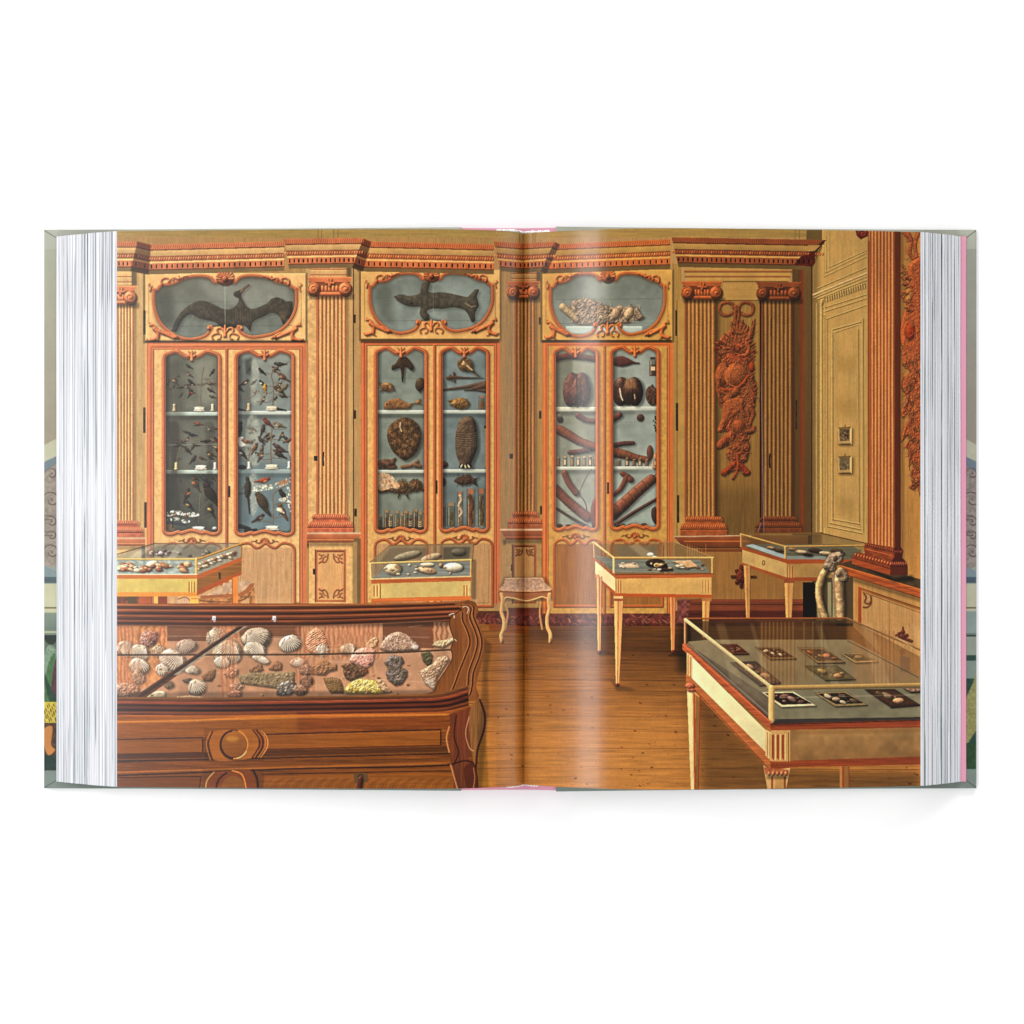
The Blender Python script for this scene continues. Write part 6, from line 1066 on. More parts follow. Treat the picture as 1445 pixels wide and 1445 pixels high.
    sh(1040, 320, 112, 84, -12, (176, 152, 122), (2.4, 50, 0.33)); sh(1030, 400, 82, 60, 10, (216, 190, 162), (3, 120, 0.17)); sh(1075, 470, 66, 28, 20, (216, 196, 170), (3, 100, 0.17)); sh(1285, 355, 80, 64, -15, (206, 186, 160), (2.6, 70, 0.14)); 
    sh(80, 700, 80, 55, 0, (196, 140, 112), bump=2.2); sh(150, 680, 40, 40, 0, (190, 130, 100), bump=2); sh(560, 540, 75, 34, 15, (196, 178, 148), (3, 60, 0.22)); sh(400, 650, 38, 32, 0, (130, 104, 72), bump=1.); sh(550, 628, 40, 20, 10, (84, 66, 54), bump=.8)
    K.sculpt([('p', Z1([(640, 590), (690, 555), (745, 540), (740, 590), (715, 628), (660, 625)]), 3)], (122, 92, 64), bump=1.)
    sh(608, 672, 66, 60, -20, (186, 166, 134), (2, 60, 0.33)); sh(860, 565, 50, 36, -10, (206, 126, 88), bump=1.5); sh(890, 668, 52, 30, -5, (186, 132, 96), bump=1.6); sh(885, 722, 46, 28, 0, (222, 130, 96), bump=1.)
    K.sculpt([('p', Z1([(985, 545), (1020, 512), (1080, 500), (1090, 540), (1060, 570), (1000, 568)]), 3)], (136, 106, 78), bump=1.2); K.sculpt([('p', Z1([(1125, 540), (1150, 500), (1190, 474), (1230, 500), (1228, 545), (1180, 552)]), 3)], (146, 108, 80), bump=1.)
    K.sculpt([('p', Z1([(905, 590), (1010, 565), (1140, 565), (1320, 560), (1318, 625), (1270, 665), (1190, 680), (1080, 665), (930, 645)]), 3)], (124, 114, 88), bump=1.2, col2=(146, 130, 100)); K.sculpt([('p', Z1([(1185, 725), (1192, 670), (1230, 635), (1290, 622), (1335, 645), (1330, 690), (1290, 728), (1220, 732)]), 4)], (140, 142, 142), bump=2.2, spec=.5, col2=(96, 90, 84))
    sh(1360, 690, 50, 40, 0, (150, 112, 84), bump=1.4, a=.9); sh(1400, 630, 48, 42, 0, (130, 82, 58), bump=1.4); sh(1345, 490, 60, 34, -5, (206, 150, 112), (4, 70, 0.22), a=.7); sh(1400, 545, 50, 40, 0, (150, 100, 72), bump=1.2)
    K.sculpt([('p', Z1([(235, 752), (270, 715), (330, 698), (380, 702), (382, 752)]), 3)], (226, 212, 180), bump=.5); K.sculpt([('s', Z1([(470, 750), (560, 742), (650, 752)]), 2.4, 2)], (214, 184, 152), bump=.8)
    # right half
    K.sculpt([('p', Z2([(55, 330), (90, 262), (130, 235), (175, 250), (210, 310), (225, 370), (190, 420), (130, 440), (90, 420), (60, 380)]), 5)], (222, 150, 120), bump=2., stripes=(2.6, 60, 0.33)); sh(180, 400, 42, 44, -40, (222, 184, 160), (2.6, 140, 0.28), Z2)
    sh(365, 395, 64, 40, -15, (190, 160, 120), (3, 140, 0.28), Z2); K.sculpt([('p', Z2([(490, 370), (530, 320), (575, 300), (590, 330), (565, 380), (520, 395)]), 3)], (204, 172, 136), bump=1.5); K.sculpt([('p', Z2([(375, 480), (395, 430), (440, 392), (510, 378), (565, 395), (560, 460), (540, 510), (500, 530), (440, 510)]), 5)], (228, 160, 146), bump=1.2, stripes=(3, 150, 0.28), col2=(232, 190, 180))
    K.sculpt([('p', Z2(sm([(590, 390), (615, 345), (665, 290), (730, 268), (790, 285), (850, 335), (885, 370), (875, 400), (740, 412), (640, 410)], 3)), 5)], (170, 140, 122), bump=1., spec=.5, var=.25); K.tint(Z2([(830, 350), (880, 370), (870, 395), (835, 390)]), (226, 230, 232), .6, 1.5)
    for i in range(40): x, y = K.rng.uniform(630, 850), K.rng.uniform(305, 400); K.poly(Z2(ell(x, y, 6, 4, 6)), (228, 214, 200), a=.5)
    K.sculpt([('p', Z2([(75, 575), (100, 520), (150, 480), (210, 470), (250, 510), (288, 505), (285, 545), (230, 560), (200, 585), (120, 580)]), 4)], (150, 112, 80), bump=1.6); sh(60, 545, 40, 30, 0, (160, 112, 90), Z=Z2, bump=1.6); sh(65, 628, 44, 38, 0, (122, 80, 60), Z=Z2, bump=1.2); sh(25, 690, 36, 34, 0, (146, 104, 76), Z=Z2, bump=1.2)
    K.sculpt([('p', Z2([(330, 530), (345, 500), (410, 495), (440, 520), (505, 530), (515, 560), (480, 590), (440, 605), (395, 632), (350, 610), (332, 570)]), 4)], (118, 94, 70), bump=1.8, col2=(84, 62, 48)); K.tint(Z2([(470, 535), (515, 540), (495, 580)]), (150, 70, 46), .5, 2)
    K.sculpt([('p', Z2([(185, 605), (250, 598), (310, 610), (330, 660), (335, 715), (240, 715), (205, 660)]), 4)], (124, 98, 62), bump=1.2, stripes=(2.4, 80, 0.22)); K.sculpt([('p', Z2(sm([(342, 690), (380, 640), (450, 612), (540, 618), (610, 650), (640, 712), (500, 718), (350, 716)], 3)), 4)], (206, 184, 92), bump=2.2, col2=(226, 212, 140)); K.sculpt([('p', Z2([(570, 618), (610, 612), (650, 660), (690, 705), (640, 716), (600, 680)]), 3)], (190, 160, 128), bump=1.8)
    K.sculpt([('p', Z2([(630, 495), (660, 450), (700, 436), (760, 450), (778, 490), (750, 520), (800, 550), (800, 590), (760, 650), (710, 662), (655, 620), (640, 570), (655, 530)]), 5)], (96, 92, 78), bump=2., col2=(116, 108, 112), spec=.4); K.sculpt([('p', Z2([(895, 420), (960, 410), (985, 440), (975, 500), (950, 520), (910, 480)]), 3)], (92, 92, 66), bump=1.6)
    K.sculpt([('p', Z2([(885, 560), (930, 530), (985, 500), (1020, 455), (1090, 440), (1110, 470), (1060, 540), (1020, 600), (1000, 680), (985, 690), (930, 650), (905, 600)]), 5)], (190, 160, 132), bump=2., spec=.4, col2=(168, 140, 116)); K.tint(Z2([(920, 600), (990, 620), (995, 685), (950, 660)]), (196, 204, 196), .5, 3, 'rock', 1.)
    K.sculpt([('p', Z2([(975, 370), (1010, 335), (1070, 328), (1130, 310), (1150, 330), (1100, 360), (1060, 385)]), 3)], (206, 176, 140), bump=1.8)
    for i in range(60):
        x = K.rng.uniform(168, 600); y = K.rng.uniform(935, 985); K.sculpt([('e', x, y, K.rng.uniform(1, 2.8), K.rng.uniform(.8, 1.8))], [(150, 108, 78), (206, 166, 130), (120, 86, 62)][i % 3], bump=.6, sh=(1, .8, .4, 1.2)) if i % 2 else None
    K.tint([(160, 880), (640, 878), (640, 985), (160, 987)], (190, 142, 112), .10, 3)
    wavy(164, 189, 882, 930, 5, .35); wavy(311, 332, 880, 975, 4, .4); wavy(305, 336, 880, 900, 4, .3); wavy(455, 536, 885, 922, 12, .28); wavy(168, 200, 935, 980, 5, .3); wavy(424, 446, 930, 975, 3, .3)
    for i in range(26):
        x, y = K.rng.uniform(190, 620), K.rng.uniform(884, 975); K.line(sm([(x, y), (x+K.rng.uniform(4, 14), y+K.rng.uniform(-2, 2)), (x+K.rng.uniform(16, 34), y+K.rng.uniform(-3, 3))], 3), K.rng.uniform(.6, 1.6), (232, 206, 182), a=.22, soft=1)
    K.tint([(160, 925), (640, 925), (640, 985), (160, 985)], (196, 140, 104), .06, 3); K.shade([(160, 876), (640, 874), (640, 884), (160, 884)], .6, 4); K.shade([(160, 978), (620, 974), (620, 984), (160, 990)], .75, 3)
    K.tint([(222, 884), (300, 884), (340, 905), (260, 930)], (150, 110, 84), .2, 6)
    # glazing bar, diagonal prop
    K.tube([(160, 924.5), (430, 924), (560, 921), (640, 917)], 2.4, (88, 66, 50)); K.line([(160, 926.5), (430, 926), (560, 923), (640, 919)], .8, (190, 160, 130), a=.5)
    K.poly(Z1([(150, 742), (965, 188), (985, 190), (985, 205), (205, 745)]), (72, 46, 32), tex='gh', amp=.2); K.poly(Z1([(440, 580), (800, 330), (985, 205), (985, 225), (870, 290), (470, 582)]), (148, 136, 122), tex='gh', amp=.15); K.line(Z1([(165, 740), (970, 190)]), 1, (140, 98, 70), a=.7)
    K.poly(Z1([(205, 745), (440, 582), (470, 582), (240, 745)]), (104, 62, 36), tex='gh', amp=.2)
    # back rail with mouldings
    R = sm([(160, 856), (300, 857), (450, 856.5), (560, 854), (640, 851), (662, 849)], 4)
    def off(d, e=None): 
        e = d if e is None else e
        return [(x, y+d+(e-d)*max(0, (x-450)/212)) for x, y in R]
    K.poly(off(-3.5, -2)+off(27, 22)[::-1], (104, 56, 30), tex='gh', amp=.2)
    for d, e, w, c in ((-2.5, -1, 2.4, (166, 104, 58)), (2, 2.5, 1.6, (70, 34, 18)), (5, 5, 2.6, (156, 92, 54)), (9.5, 8.6, 1.8, (52, 24, 14)), (13, 12, 2.4, (150, 86, 52)), (17.6, 15.4, 1.6, (60, 28, 16)), (20, 18, 2, (140, 80, 48)), (24, 21, 2.6, (72, 42, 28))): K.line(off(d, e), w, c, tex='gh', amp=.15, soft=.9)
    K.line(off(26.6, 24), 1.6, (146, 106, 84), a=.6, soft=1)
    for x, y in ((302, 873), (387, 873)):
        K.rect(x-2.4, y-3.5, x+2.4, y+2.6, (216, 206, 206)); K.rect(x-1, y-1, x+2.2, y+5, (160, 150, 160)); K.rect(x-5, y, x-2.4, y+4, (130, 104, 92), a=.7)
    # right serpentine end
    rim = sm([(640, 852), (660, 847.5), (671, 851), (675, 862), (672, 872), (680, 890), (685, 905), (684, 922), (677, 945), (672, 968), (676, 985), (660, 990), (600, 990)], 4)
    inner = sm([(600, 980), (612, 976), (618, 962), (630, 944), (638, 928), (636, 915), (640, 903), (635, 888), (634, 876), (640, 868), (652, 860)], 4)
    K.poly(rim+inner, (134, 82, 40), tex='gv', amp=.14)
    cw = [[(650, 856), (664, 858), (663, 872), (670, 890), (674, 906), (670, 925), (662, 948), (660, 968), (652, 980), (620, 986)],
          [(655, 853), (668, 856), (668, 870), (676, 890), (680, 906), (677, 925), (668, 950), (666, 970), (658, 985), (620, 990)],
          [(643, 866), (652, 864), (653, 876), (660, 892), (663, 908), (656, 928), (648, 948), (642, 965), (638, 975)]]
    for i, L in enumerate(cw):
        p = sm(L, 5); K.line(p, 2.2, (72, 36, 18), soft=1); K.line([(x-1.8, y) for x, y in p], 1.4, (184, 128, 80), a=.75, soft=.8); K.line([(x+2.2, y) for x, y in p], 1.6, (158, 96, 50), a=.7, soft=.8)
    K.line(sm([(653, 857), (658, 856), (661, 860), (659, 866)], 3), 1.2, (206, 190, 180), a=.8); K.line(sm([(634, 868), (640, 866), (641, 872)], 3), 1.6, (206, 196, 190), a=.8); K.line(sm([(632, 908), (640, 902), (644, 905)], 3), 1.2, (206, 190, 170), a=.8)
    K.line([(x+.4, y) for x, y in inner], 1.4, (84, 46, 24), a=.8); K.shade([(p[0]-3, p[1]) for p in inner]+[(600, 900)], .97, 2)
    # front rail
    F = sm([(160, 985), (300, 986), (420, 984.5), (560, 982), (622, 979), (660, 968)], 4)
    def offf(d): return [(x, y+d*(1 if x < 600 else 1+.18*(x-600)/60)) for x, y in F]
    K.poly(offf(0)+[(662, 1010)]+offf(24)[::-1], (88, 42, 22), tex='gh', amp=.16)
    for d, w, c in ((0, 2.6, (132, 86, 42)), (3, 3, (104, 60, 30)), (7, 2.8, (138, 66, 36)), (10.5, 2.2, (52, 22, 12)), (13.5, 2.4, (104, 48, 26)), (17, 2.4, (46, 18, 10)), (20.5, 2.4, (122, 66, 34)), (23, 2, (80, 42, 22))): K.line(offf(d), w, c, tex='gh', amp=.2, soft=1)
    K.line(offf(5.4), .9, (206, 116, 90), a=.6)
    # body
    body = offf(24)+[(668, 1000), (680, 992), (684, 1010), (680, 1040), (673, 1060), (674, 1116), (160, 1116)]
    K.poly(body, (158, 88, 38), tex='gh', amp=.26, g=((134, 74, 32), 'y'))
    K.tint([(160, 1012), (420, 1006), (420, 1040), (160, 1040)], (196, 116, 46), .5, 4); K.tint([(420, 1006), (630, 1004), (630, 1030), (420, 1036)], (168, 74, 30), .4, 12)
    K.line(sm([(160, 1019), (260, 1018), (380, 1012), (640, 1008)], 4), 3, (230, 140, 62), a=.7, soft=2)
    for i in range(260):
        x, y = K.rng.uniform(165, 640), K.rng.uniform(1012, 1112); L = K.rng.uniform(6, 36); K.line([(x, y), (x+L*.5, y-K.rng.uniform(-.5, 1)), (x+L, y+K.rng.uniform(-1, .8))], .6, (120, 58, 22) if i % 2 else (222, 134, 62), a=.3)
    def panel(p, c):
        K.poly(p, c, tex='gh', amp=.12); K.line(p[:3], 1.6, (70, 26, 12)); K.line([(x+1.6, y+1.6) for x, y in p[:2]], .8, (150, 80, 40)); K.line([p[2], p[3]], 1.4, (112, 56, 24))
    panel([(160, 1044), (286, 1041), (286, 1062), (160, 1065)], (168, 98, 44)); panel([(374, 1037), (622, 1030), (622, 1052), (374, 1058)], (172, 98, 42))
    K.poly([(160, 1064), (296, 1062), (300, 1071), (160, 1077)], (104, 54, 24), tex='gh', amp=.15); K.poly([(362, 1060), (634, 1054), (636, 1063), (356, 1070)], (110, 60, 28), tex='gh', amp=.15)
    for y, c in ((1074, (58, 24, 12)), (1071.5, (150, 88, 44))): K.line([(160, y+1), (300, y-1.5), (360, y-3), (636, y-10)], 1.2, c)
    K.line(sm([(160, 1095), (300, 1090), (420, 1085), (560, 1083), (640, 1080)], 4), 2, (70, 28, 14)); K.line(sm([(160, 1091), (300, 1086), (640, 1076)], 4), 2.6, (206, 118, 52), a=.5, soft=1.5)
    K.poly([(160, 1096), (300, 1091), (640, 1082), (640, 1116), (160, 1116)], (150, 84, 38), tex='gh', amp=.16); K.poly([(160, 1100), (283, 1097), (283, 1116), (160, 1116)], (138, 76, 34), tex='gh', amp=.16); K.line([(160, 1098), (284, 1096), (281, 1116)], 1.4, (74, 32, 14)); K.poly([(374, 1096), (640, 1091), (640, 1116), (370, 1116)], (166, 96, 42), tex='gh', amp=.12); K.line([(370, 1093), (640, 1088)], 1.3, (80, 36, 16))
    for i in range(34):
        x = 378+i*7.6; K.line(sm([(x, 1116), (x+4, 1106), (x+14, 1098+i % 3)], 3), .9, (110, 58, 24) if i % 2 else (206, 132, 62), a=.45)
    K.grade([(160, 1009)]+offf(26)+[(684, 1000), (690, 1120), (160, 1120)], (.84, .86, .58), 2)
    for y0, y1, a_ in ((1019, 1009, .5), (1043, 1032, .28), (1090, 1078, .4)): K.line([(166, y0), (630, y1)], 1.6, (240, 176, 112), a=a_*.6, soft=1.6)
    # roundel
    K.poly(sm([(296, 1034), (330, 1030), (362, 1031), (366, 1050), (360, 1068), (336, 1073), (302, 1073), (295, 1052)], 3, True), (176, 106, 46), tex='gh', amp=.1); K.line(sm([(300, 1033), (294, 1050), (300, 1073)], 4), 2, (92, 40, 18)); K.line(sm([(297, 1033), (291, 1050), (297, 1073)], 4), 1.2, (186, 120, 66)); 
    for d, c in ((0, (84, 30, 14)), (3, (170, 90, 40)), (5, (78, 28, 14)), (8.5, (176, 110, 58)), (12, (190, 126, 72))): K.line(sm([(357+d, 1031), (365+d, 1042), (365+d, 1055), (356+d, 1069)], 4), 1.7, c)
    K.sculpt([('e', 330, 1051.5, 20.5, 21.5)], (150, 84, 38), amb=.8, edge=.5, spec=0, sh=None); K.poly(ell(330.5, 1050.5, 17.5, 18.5), (178, 110, 48), tex='gh', amp=.12, g=((140, 82, 34), 'y')); K.line(sm(ell(330, 1051, 18.5, 19.5, 20, 90, 260), 2), 2.4, (72, 24, 14)); K.line(sm(ell(330, 1051, 19.5, 20, 20, -70, 90), 2), 2, (216, 142, 78)); K.line(sm(ell(331, 1051, 19, 20, 12, 30, 80), 2), 1.8, (206, 190, 196), a=.8); K.tint(ell(328, 1043, 9, 4), (226, 168, 90), .5, 3)
    K.poly([(290, 1116), (293, 1098), (303, 1090), (352, 1086), (366, 1116)], (140, 72, 32), tex='gh', amp=.12); K.line(sm([(290, 1116), (292, 1102), (302, 1090)], 3), 1.8, (206, 170, 150), a=.8); K.line(sm([(304, 1116), (309, 1100), (320, 1091)], 3), 2.6, (70, 28, 14)); K.line(sm([(328, 1088), (342, 1094), (348, 1116)], 4), 2, (218, 140, 80)); K.line(sm([(357, 1087), (363, 1100), (364, 1116)], 3), 3.2, (70, 26, 14)); K.poly(ell(329, 1115, 17, 20), (150, 92, 44), tex='gh', amp=.14)
    K.grade([(288, 1028), (372, 1028), (372, 1075), (288, 1075)], (.9, .9, .66)); K.grade([(286, 1086), (372, 1086), (372, 1120), (286, 1120)], (.9, .9, .66))
    # keyplate and handle, corner post
    K.poly([(499, 1092), (519, 1091), (520, 1104), (500, 1106)], (104, 76, 44)); K.line(ell(509, 1096, 3.4, 2.6, 12), 1, (46, 30, 18), closed=True); K.sculpt([('s', [(509, 1100), (506, 1116)], 3.6, 4.4)], (88, 40, 26), spec=.5)
    post = [(634, 1008), (650, 1004), (664, 998), (672, 1000), (665, 1024), (668, 1050), (660, 1074), (668, 1085), (674, 1116), (644, 1116), (636, 1082)]
    K.poly(post, (122, 60, 30), tex='gv', amp=.2, g=((104, 56, 30), 'y')); K.line(sm([(634, 1026), (630, 1042), (634, 1062)], 4), 2, (186, 128, 82), soft=1.2); K.line(sm([(644, 1010), (641, 1040), (647, 1062), (640, 1080)], 4), 1.8, (70, 24, 12)); K.line([(636, 1080), (646, 1116)], 2, (176, 122, 82), soft=1.2)
    K.poly(sm([(664, 1000), (676, 988), (684, 1008), (683, 1030), (674, 1056), (670, 1080), (664, 1050), (662, 1024)], 4, True), (134, 92, 48), tex='gv', amp=.2); K.line(sm([(677, 988), (684, 1008), (683, 1030), (674, 1058), (672, 1082)], 4), 3., (84, 28, 14)); K.line(sm([(662, 1012), (657, 1035), (662, 1055), (668, 1060)], 4), 1.6, (190, 150, 120), a=.7); K.line(sm([(638, 1079), (655, 1074), (668, 1078), (673, 1095), (674, 1116)], 4), 2.2, (64, 24, 12)); K.poly(sm([(656, 1082), (668, 1078), (674, 1095), (674, 1116), (660, 1116), (655, 1096)], 3, True), (92, 42, 22)); K.line(sm([(668, 1084), (670, 1098), (668, 1112)], 3), 1.2, (190, 130, 90), a=.7)
    K.shade([(684, 900), (694, 910), (688, 950), (690, 1000), (684, 1060), (680, 1116), (672, 1116)], .8, 3)

def finish(K):
    """the lens and the light of the printed photograph: softness, local contrast, fall-off, grain"""
    C = K.C
    # worn paint: the red priming shows through the cream in streaks
    cr = np.clip((C[..., 0]-C[..., 2]-38)/40, 0, 1)*np.clip((C[..., 1]-105)/30, 0, 1)*np.clip((C[..., 0]-C[..., 1]-16)/10, 0, 1)
    st = np.clip((K.gv*.7+K.noise(3, 14)*.6-.12)*1.6, 0, 1)*cr*.20
    C += (np.array((190, 112, 62), np.float32)-C)*st[..., None]
    sp = (K.noise(1.4, 2.2) > .86)*cr*.4; C += (np.array((96, 62, 34), np.float32)-C)*sp[..., None]
    for c in range(3): C[..., c] = .8*C[..., c]+.2*blur(C[..., c], 1.6)
    Lm = C.mean(-1)+4; B = blur(Lm, 24); b2 = blur(Lm, 6); C *= (np.clip((Lm/B)**.22, .68, 1.22)*np.clip((Lm/b2)**.1, .82, 1.15))[..., None]
    C *= np.array((1.03, 1.0, .95), np.float32)
    C[:] = 255*np.clip(C/255, 0, 1)**1.17*1.13
    g = C.mean(-1, keepdims=True); C[:] = g+(C-g)*.93
    for c in range(3): C[..., c] += .28*(C[..., c]-blur(C[..., c], 1.6))
    X = (np.arange(K.w)/K.sc+K.x0)[None, :]; Y = (np.arange(K.h)/K.sc+K.y0)[:, None]
    f = 1-.05*np.clip((X-1000)/300, 0, 1)-.07*np.clip((Y-1000)/110, 0, 1)*(X > 700)-.06*np.clip((370-Y)/60, 0, 1)
    C *= f[..., None].astype(np.float32)
    C *= (1+.035*K.fine+.02*K.mid+.02*K.blot)[..., None]

def paint_picture():
    K = Canvas(158, 314, 1304, 1122, 11)
    wall_band(K); door_wall(K); pilasters(K); cabinets(K)
    pil = None
    doors(K); 
    for a in ((165, 197, 341, 341, 0, -10), (210, 401, 345.3, 340.5, 0, 0), (520, 697, 341, 345, -14, 0), (786, 946, 344.5, 337.6, -20, 0)): cornice(K, *a)
    # raking returns, in their own shade
    for x0, x1, t0, t1, e0, e1 in ((194, 213, 340.6, 345.6, -10, -3), (510, 524, 335.8, 341.2, -13, -12), (781, 790, 341, 344.6, -18, -19)):
        cornice(K, x0, x1, t0, t1, e0, e1); K.grade([(x0, t0), (x1, t1), (x1+e1, t1+42), (x0+e0, t0+42)], (.62, .55, .5), .8)
    for a in ((401, 513, 337.3, 335.7, 6, -14), (697, 738, 340.5, 343.6, 8, 0), (738, 783, 343.6, 341, 0, -18), (948, 1163, 334.8, 338.6, 8, -18)): cornice(K, *a)
    K.poly([(1130, 362), (1150, 356), (1150, 372), (1146, 376), (1120, 374)], (96, 28, 12), tex='rock', amp=.3); K.poly([(1163, 339), (1166, 339), (1152, 356), (1146, 358), (1138, 356)], (74, 42, 16)); K.poly([(1140, 346), (1158, 346), (1150, 354), (1140, 355)], (166, 130, 72))
    for x in (1126, 1133, 1140): K.rect(x, 366, x+2.4, 372, (44, 12, 6))
    trophies(K); carve2(K); floor(K); 
    corner_backdrop(K); far_cases(K); stool(K); right_pedestal(K); 
    # put the corner case's glass back over the ledge, then tusks
    tusks(K); near_case(K); walnut(K)
    finish(K)
    return K
def paint_cover():
    """the paper over the boards: pale grey green sky, a painted ornament, leaves and a basket low down"""
    K = Canvas(56, 312, 1384, 1126, 5, sc=1.5)
    K.rect(56, 312, 1384, 1126, (206, 208, 188), g=((150, 166, 156), 'y'), amp=.02)
    K.rect(56, 312, 1384, 345, (208, 210, 192), amp=.02); K.rect(56, 1090, 1384, 1126, (146, 162, 152), amp=.03)
    def stripc(x0, x1, f=1., cool=0):
        xm = (x0+x1)/2; c = lambda r, g, b: (r*f, g*f, b*f+cool)
        K.rect(x0, 340, x1, 625, c(200, 202, 178), g=(c(186, 174, 150), 'y'), amp=.03)
        up = (1, 0) if xm < 700 else (0, 1)
        K.poly([(x0, 628-14*up[1]), (x1, 628-14*up[0]), (x1, 646-2*up[0]+14*up[1]), (x0, 646+6*up[0])], c(226, 224, 190)); K.poly([(x0, 640+12*up[0]), (x1, 640+12*up[1]), (x1, 672), (x0, 678)], c(136, 152, 158))
        K.poly([(x0, 668), (x1, 650), (x1, 805), (x0, 800)] if up[0] else [(x0, 650), (x1, 672), (x1, 800), (x0, 812)], c(178, 164, 148), tex='mid', amp=.12)
        for y, r in ((668, 9), (706, 13), (738, 9), (758, 8), (782, 12)): K.line(sm(spiral(xm+2, y, r, 1.4, 40 if y % 2 else 200), 2), 1.8, c(112, 92, 86)); K.line(sm(spiral(xm+1, y-1, r*.8, 1.3, 40 if y % 2 else 200), 2), 1.2, c(206, 190, 172), a=.7)
        for y in (728, 734, 752, 757): K.line([(x0, y), (xm+3, y+1)], 1.3, c(118, 100, 92))
        K.poly([(x0, 800), (x1, 812), (x1, 826), (x0, 822)], c(150, 170, 170)); K.rect(x0, 818, x1, 827, c(92, 112, 116)); K.rect(x0, 828, x1, 870, c(232, 230, 190), amp=.04); K.rect(x0, 862, x1, 864, c(120, 110, 70))
        K.rect(x0, 870, x1, 902, c(150, 168, 150), g=(c(120, 140, 124), 'y')); K.rect(x0, 897, x1, 900, c(206, 210, 170)); K.rect(x0, 903, x1, 906, c(40, 50, 46))
        K.rect(x0, 906, x1, 1004, c(110, 130, 100)); 
    stripc(58, 84)
    for p, c_ in (([(62, 906), (72, 918), (82, 906)], (38, 56, 44)), ([(62, 935), (70, 916), (82, 930), (82, 945), (70, 940), (64, 960)], (150, 178, 150)), ([(64, 1000), (66, 960), (74, 930), (78, 935), (72, 965), (74, 1000)], (76, 130, 74)), ([(72, 1000), (74, 960), (82, 930), (82, 1000)], (96, 60, 66)), ([(62, 960), (70, 975), (82, 1004), (70, 1000)], (34, 74, 48))): K.poly(sm(p, 3, True), c_, tex='rock', amp=.25)
    K.rect(58, 1000, 84, 1031, (240, 214, 76), tex='mid', amp=.1)
    for i in range(26): x, y = 60+22*((i*7) % 10)/10, 1003+24*((i*5) % 11)/11; K.line([(x, y), (x+1.5, y+4)], 1.2, (92, 74, 22))
    K.rect(58, 1031, 84, 1086, (86, 58, 40), tex='rock', amp=.5); K.poly(sm([(62, 1040), (74, 1036), (72, 1062), (78, 1070), (68, 1078), (62, 1062)], 3, True), (226, 150, 74)); K.rect(58, 1078, 84, 1100, (34, 66, 58), tex='rock', amp=.3)
    stripc(1358, 1382, .93, 8)
    K.rect(1358, 868, 1382, 900, (160, 178, 172)); K.rect(1358, 905, 1382, 932, (168, 178, 162)); K.rect(1358, 932, 1382, 940, (52, 84, 74)); K.rect(1358, 940, 1382, 966, (150, 168, 156)); K.rect(1358, 966, 1382, 1098, (46, 84, 70), tex='rock', amp=.2)
    K.poly(sm([(1380, 958), (1372, 975), (1362, 1002), (1362, 1060), (1372, 1050), (1380, 1030)], 3, True), (166, 162, 104), tex='rock', amp=.2); K.rect(1358, 1060, 1382, 1096, (52, 86, 54), tex='rock', amp=.2)
    return K

# ---------------------------------------------------------------- book geometry
# cross-section of the open leaves: (distance across, height of the sheet); the fold is the lowest point
PROF = [(165, .0345), (230, .0363), (300, .0384), (420, .0417), (520, .0438), (600, .0443), (650, .0425), (690, .0385), (715, .0340), (732, .0282), (738.5, .0205),
        (745, .0236), (760, .0272), (780, .0318), (800, .0358), (815, .0385), (828, .0406), (838, .0421), (848, .0435), (860, .0449), (875, .0462), (895, .0473), (925, .0480), (970, .0481), (1050, .0455), (1150, .0405), (1230, .0350), (1299, .0290)]
FOLD = 738.5
def _pchip(P):
    x = np.array([p[0] for p in P]); y = np.array([p[1] for p in P]); h = np.diff(x); d = np.diff(y)/h; m = np.zeros_like(y)
    for i in range(1, len(x)-1): m[i] = 0 if d[i-1]*d[i] <= 0 else 2*d[i-1]*d[i]/(d[i-1]+d[i])
    m[0], m[-1] = d[0], d[-1]
    def f(q):
        q = np.asarray(q, float); i = np.clip(np.searchsorted(x, q)-1, 0, len(h)-1); t = (q-x[i])/h[i]
        return (2*t**3-3*t**2+1)*y[i]+(t**3-2*t**2+t)*h[i]*m[i]+(-2*t**3+3*t**2)*y[i+1]+(t**3-t**2)*h[i]*m[i+1]
    return f
k = [p[0] for p in PROF].index(FOLD); zl, zr = _pchip(PROF[:k+1]), _pchip(PROF[k:])
def zp(px): px = np.asarray(px, float); return np.where(px <= FOLD, zl(px), zr(px))
def X(px, z): return (px-722.5)*(CAM_H-z)/FOC
HP, YC = .1916, .00209                        # half height of a leaf, middle of the book
HC = .19647                                   # half height of the boards

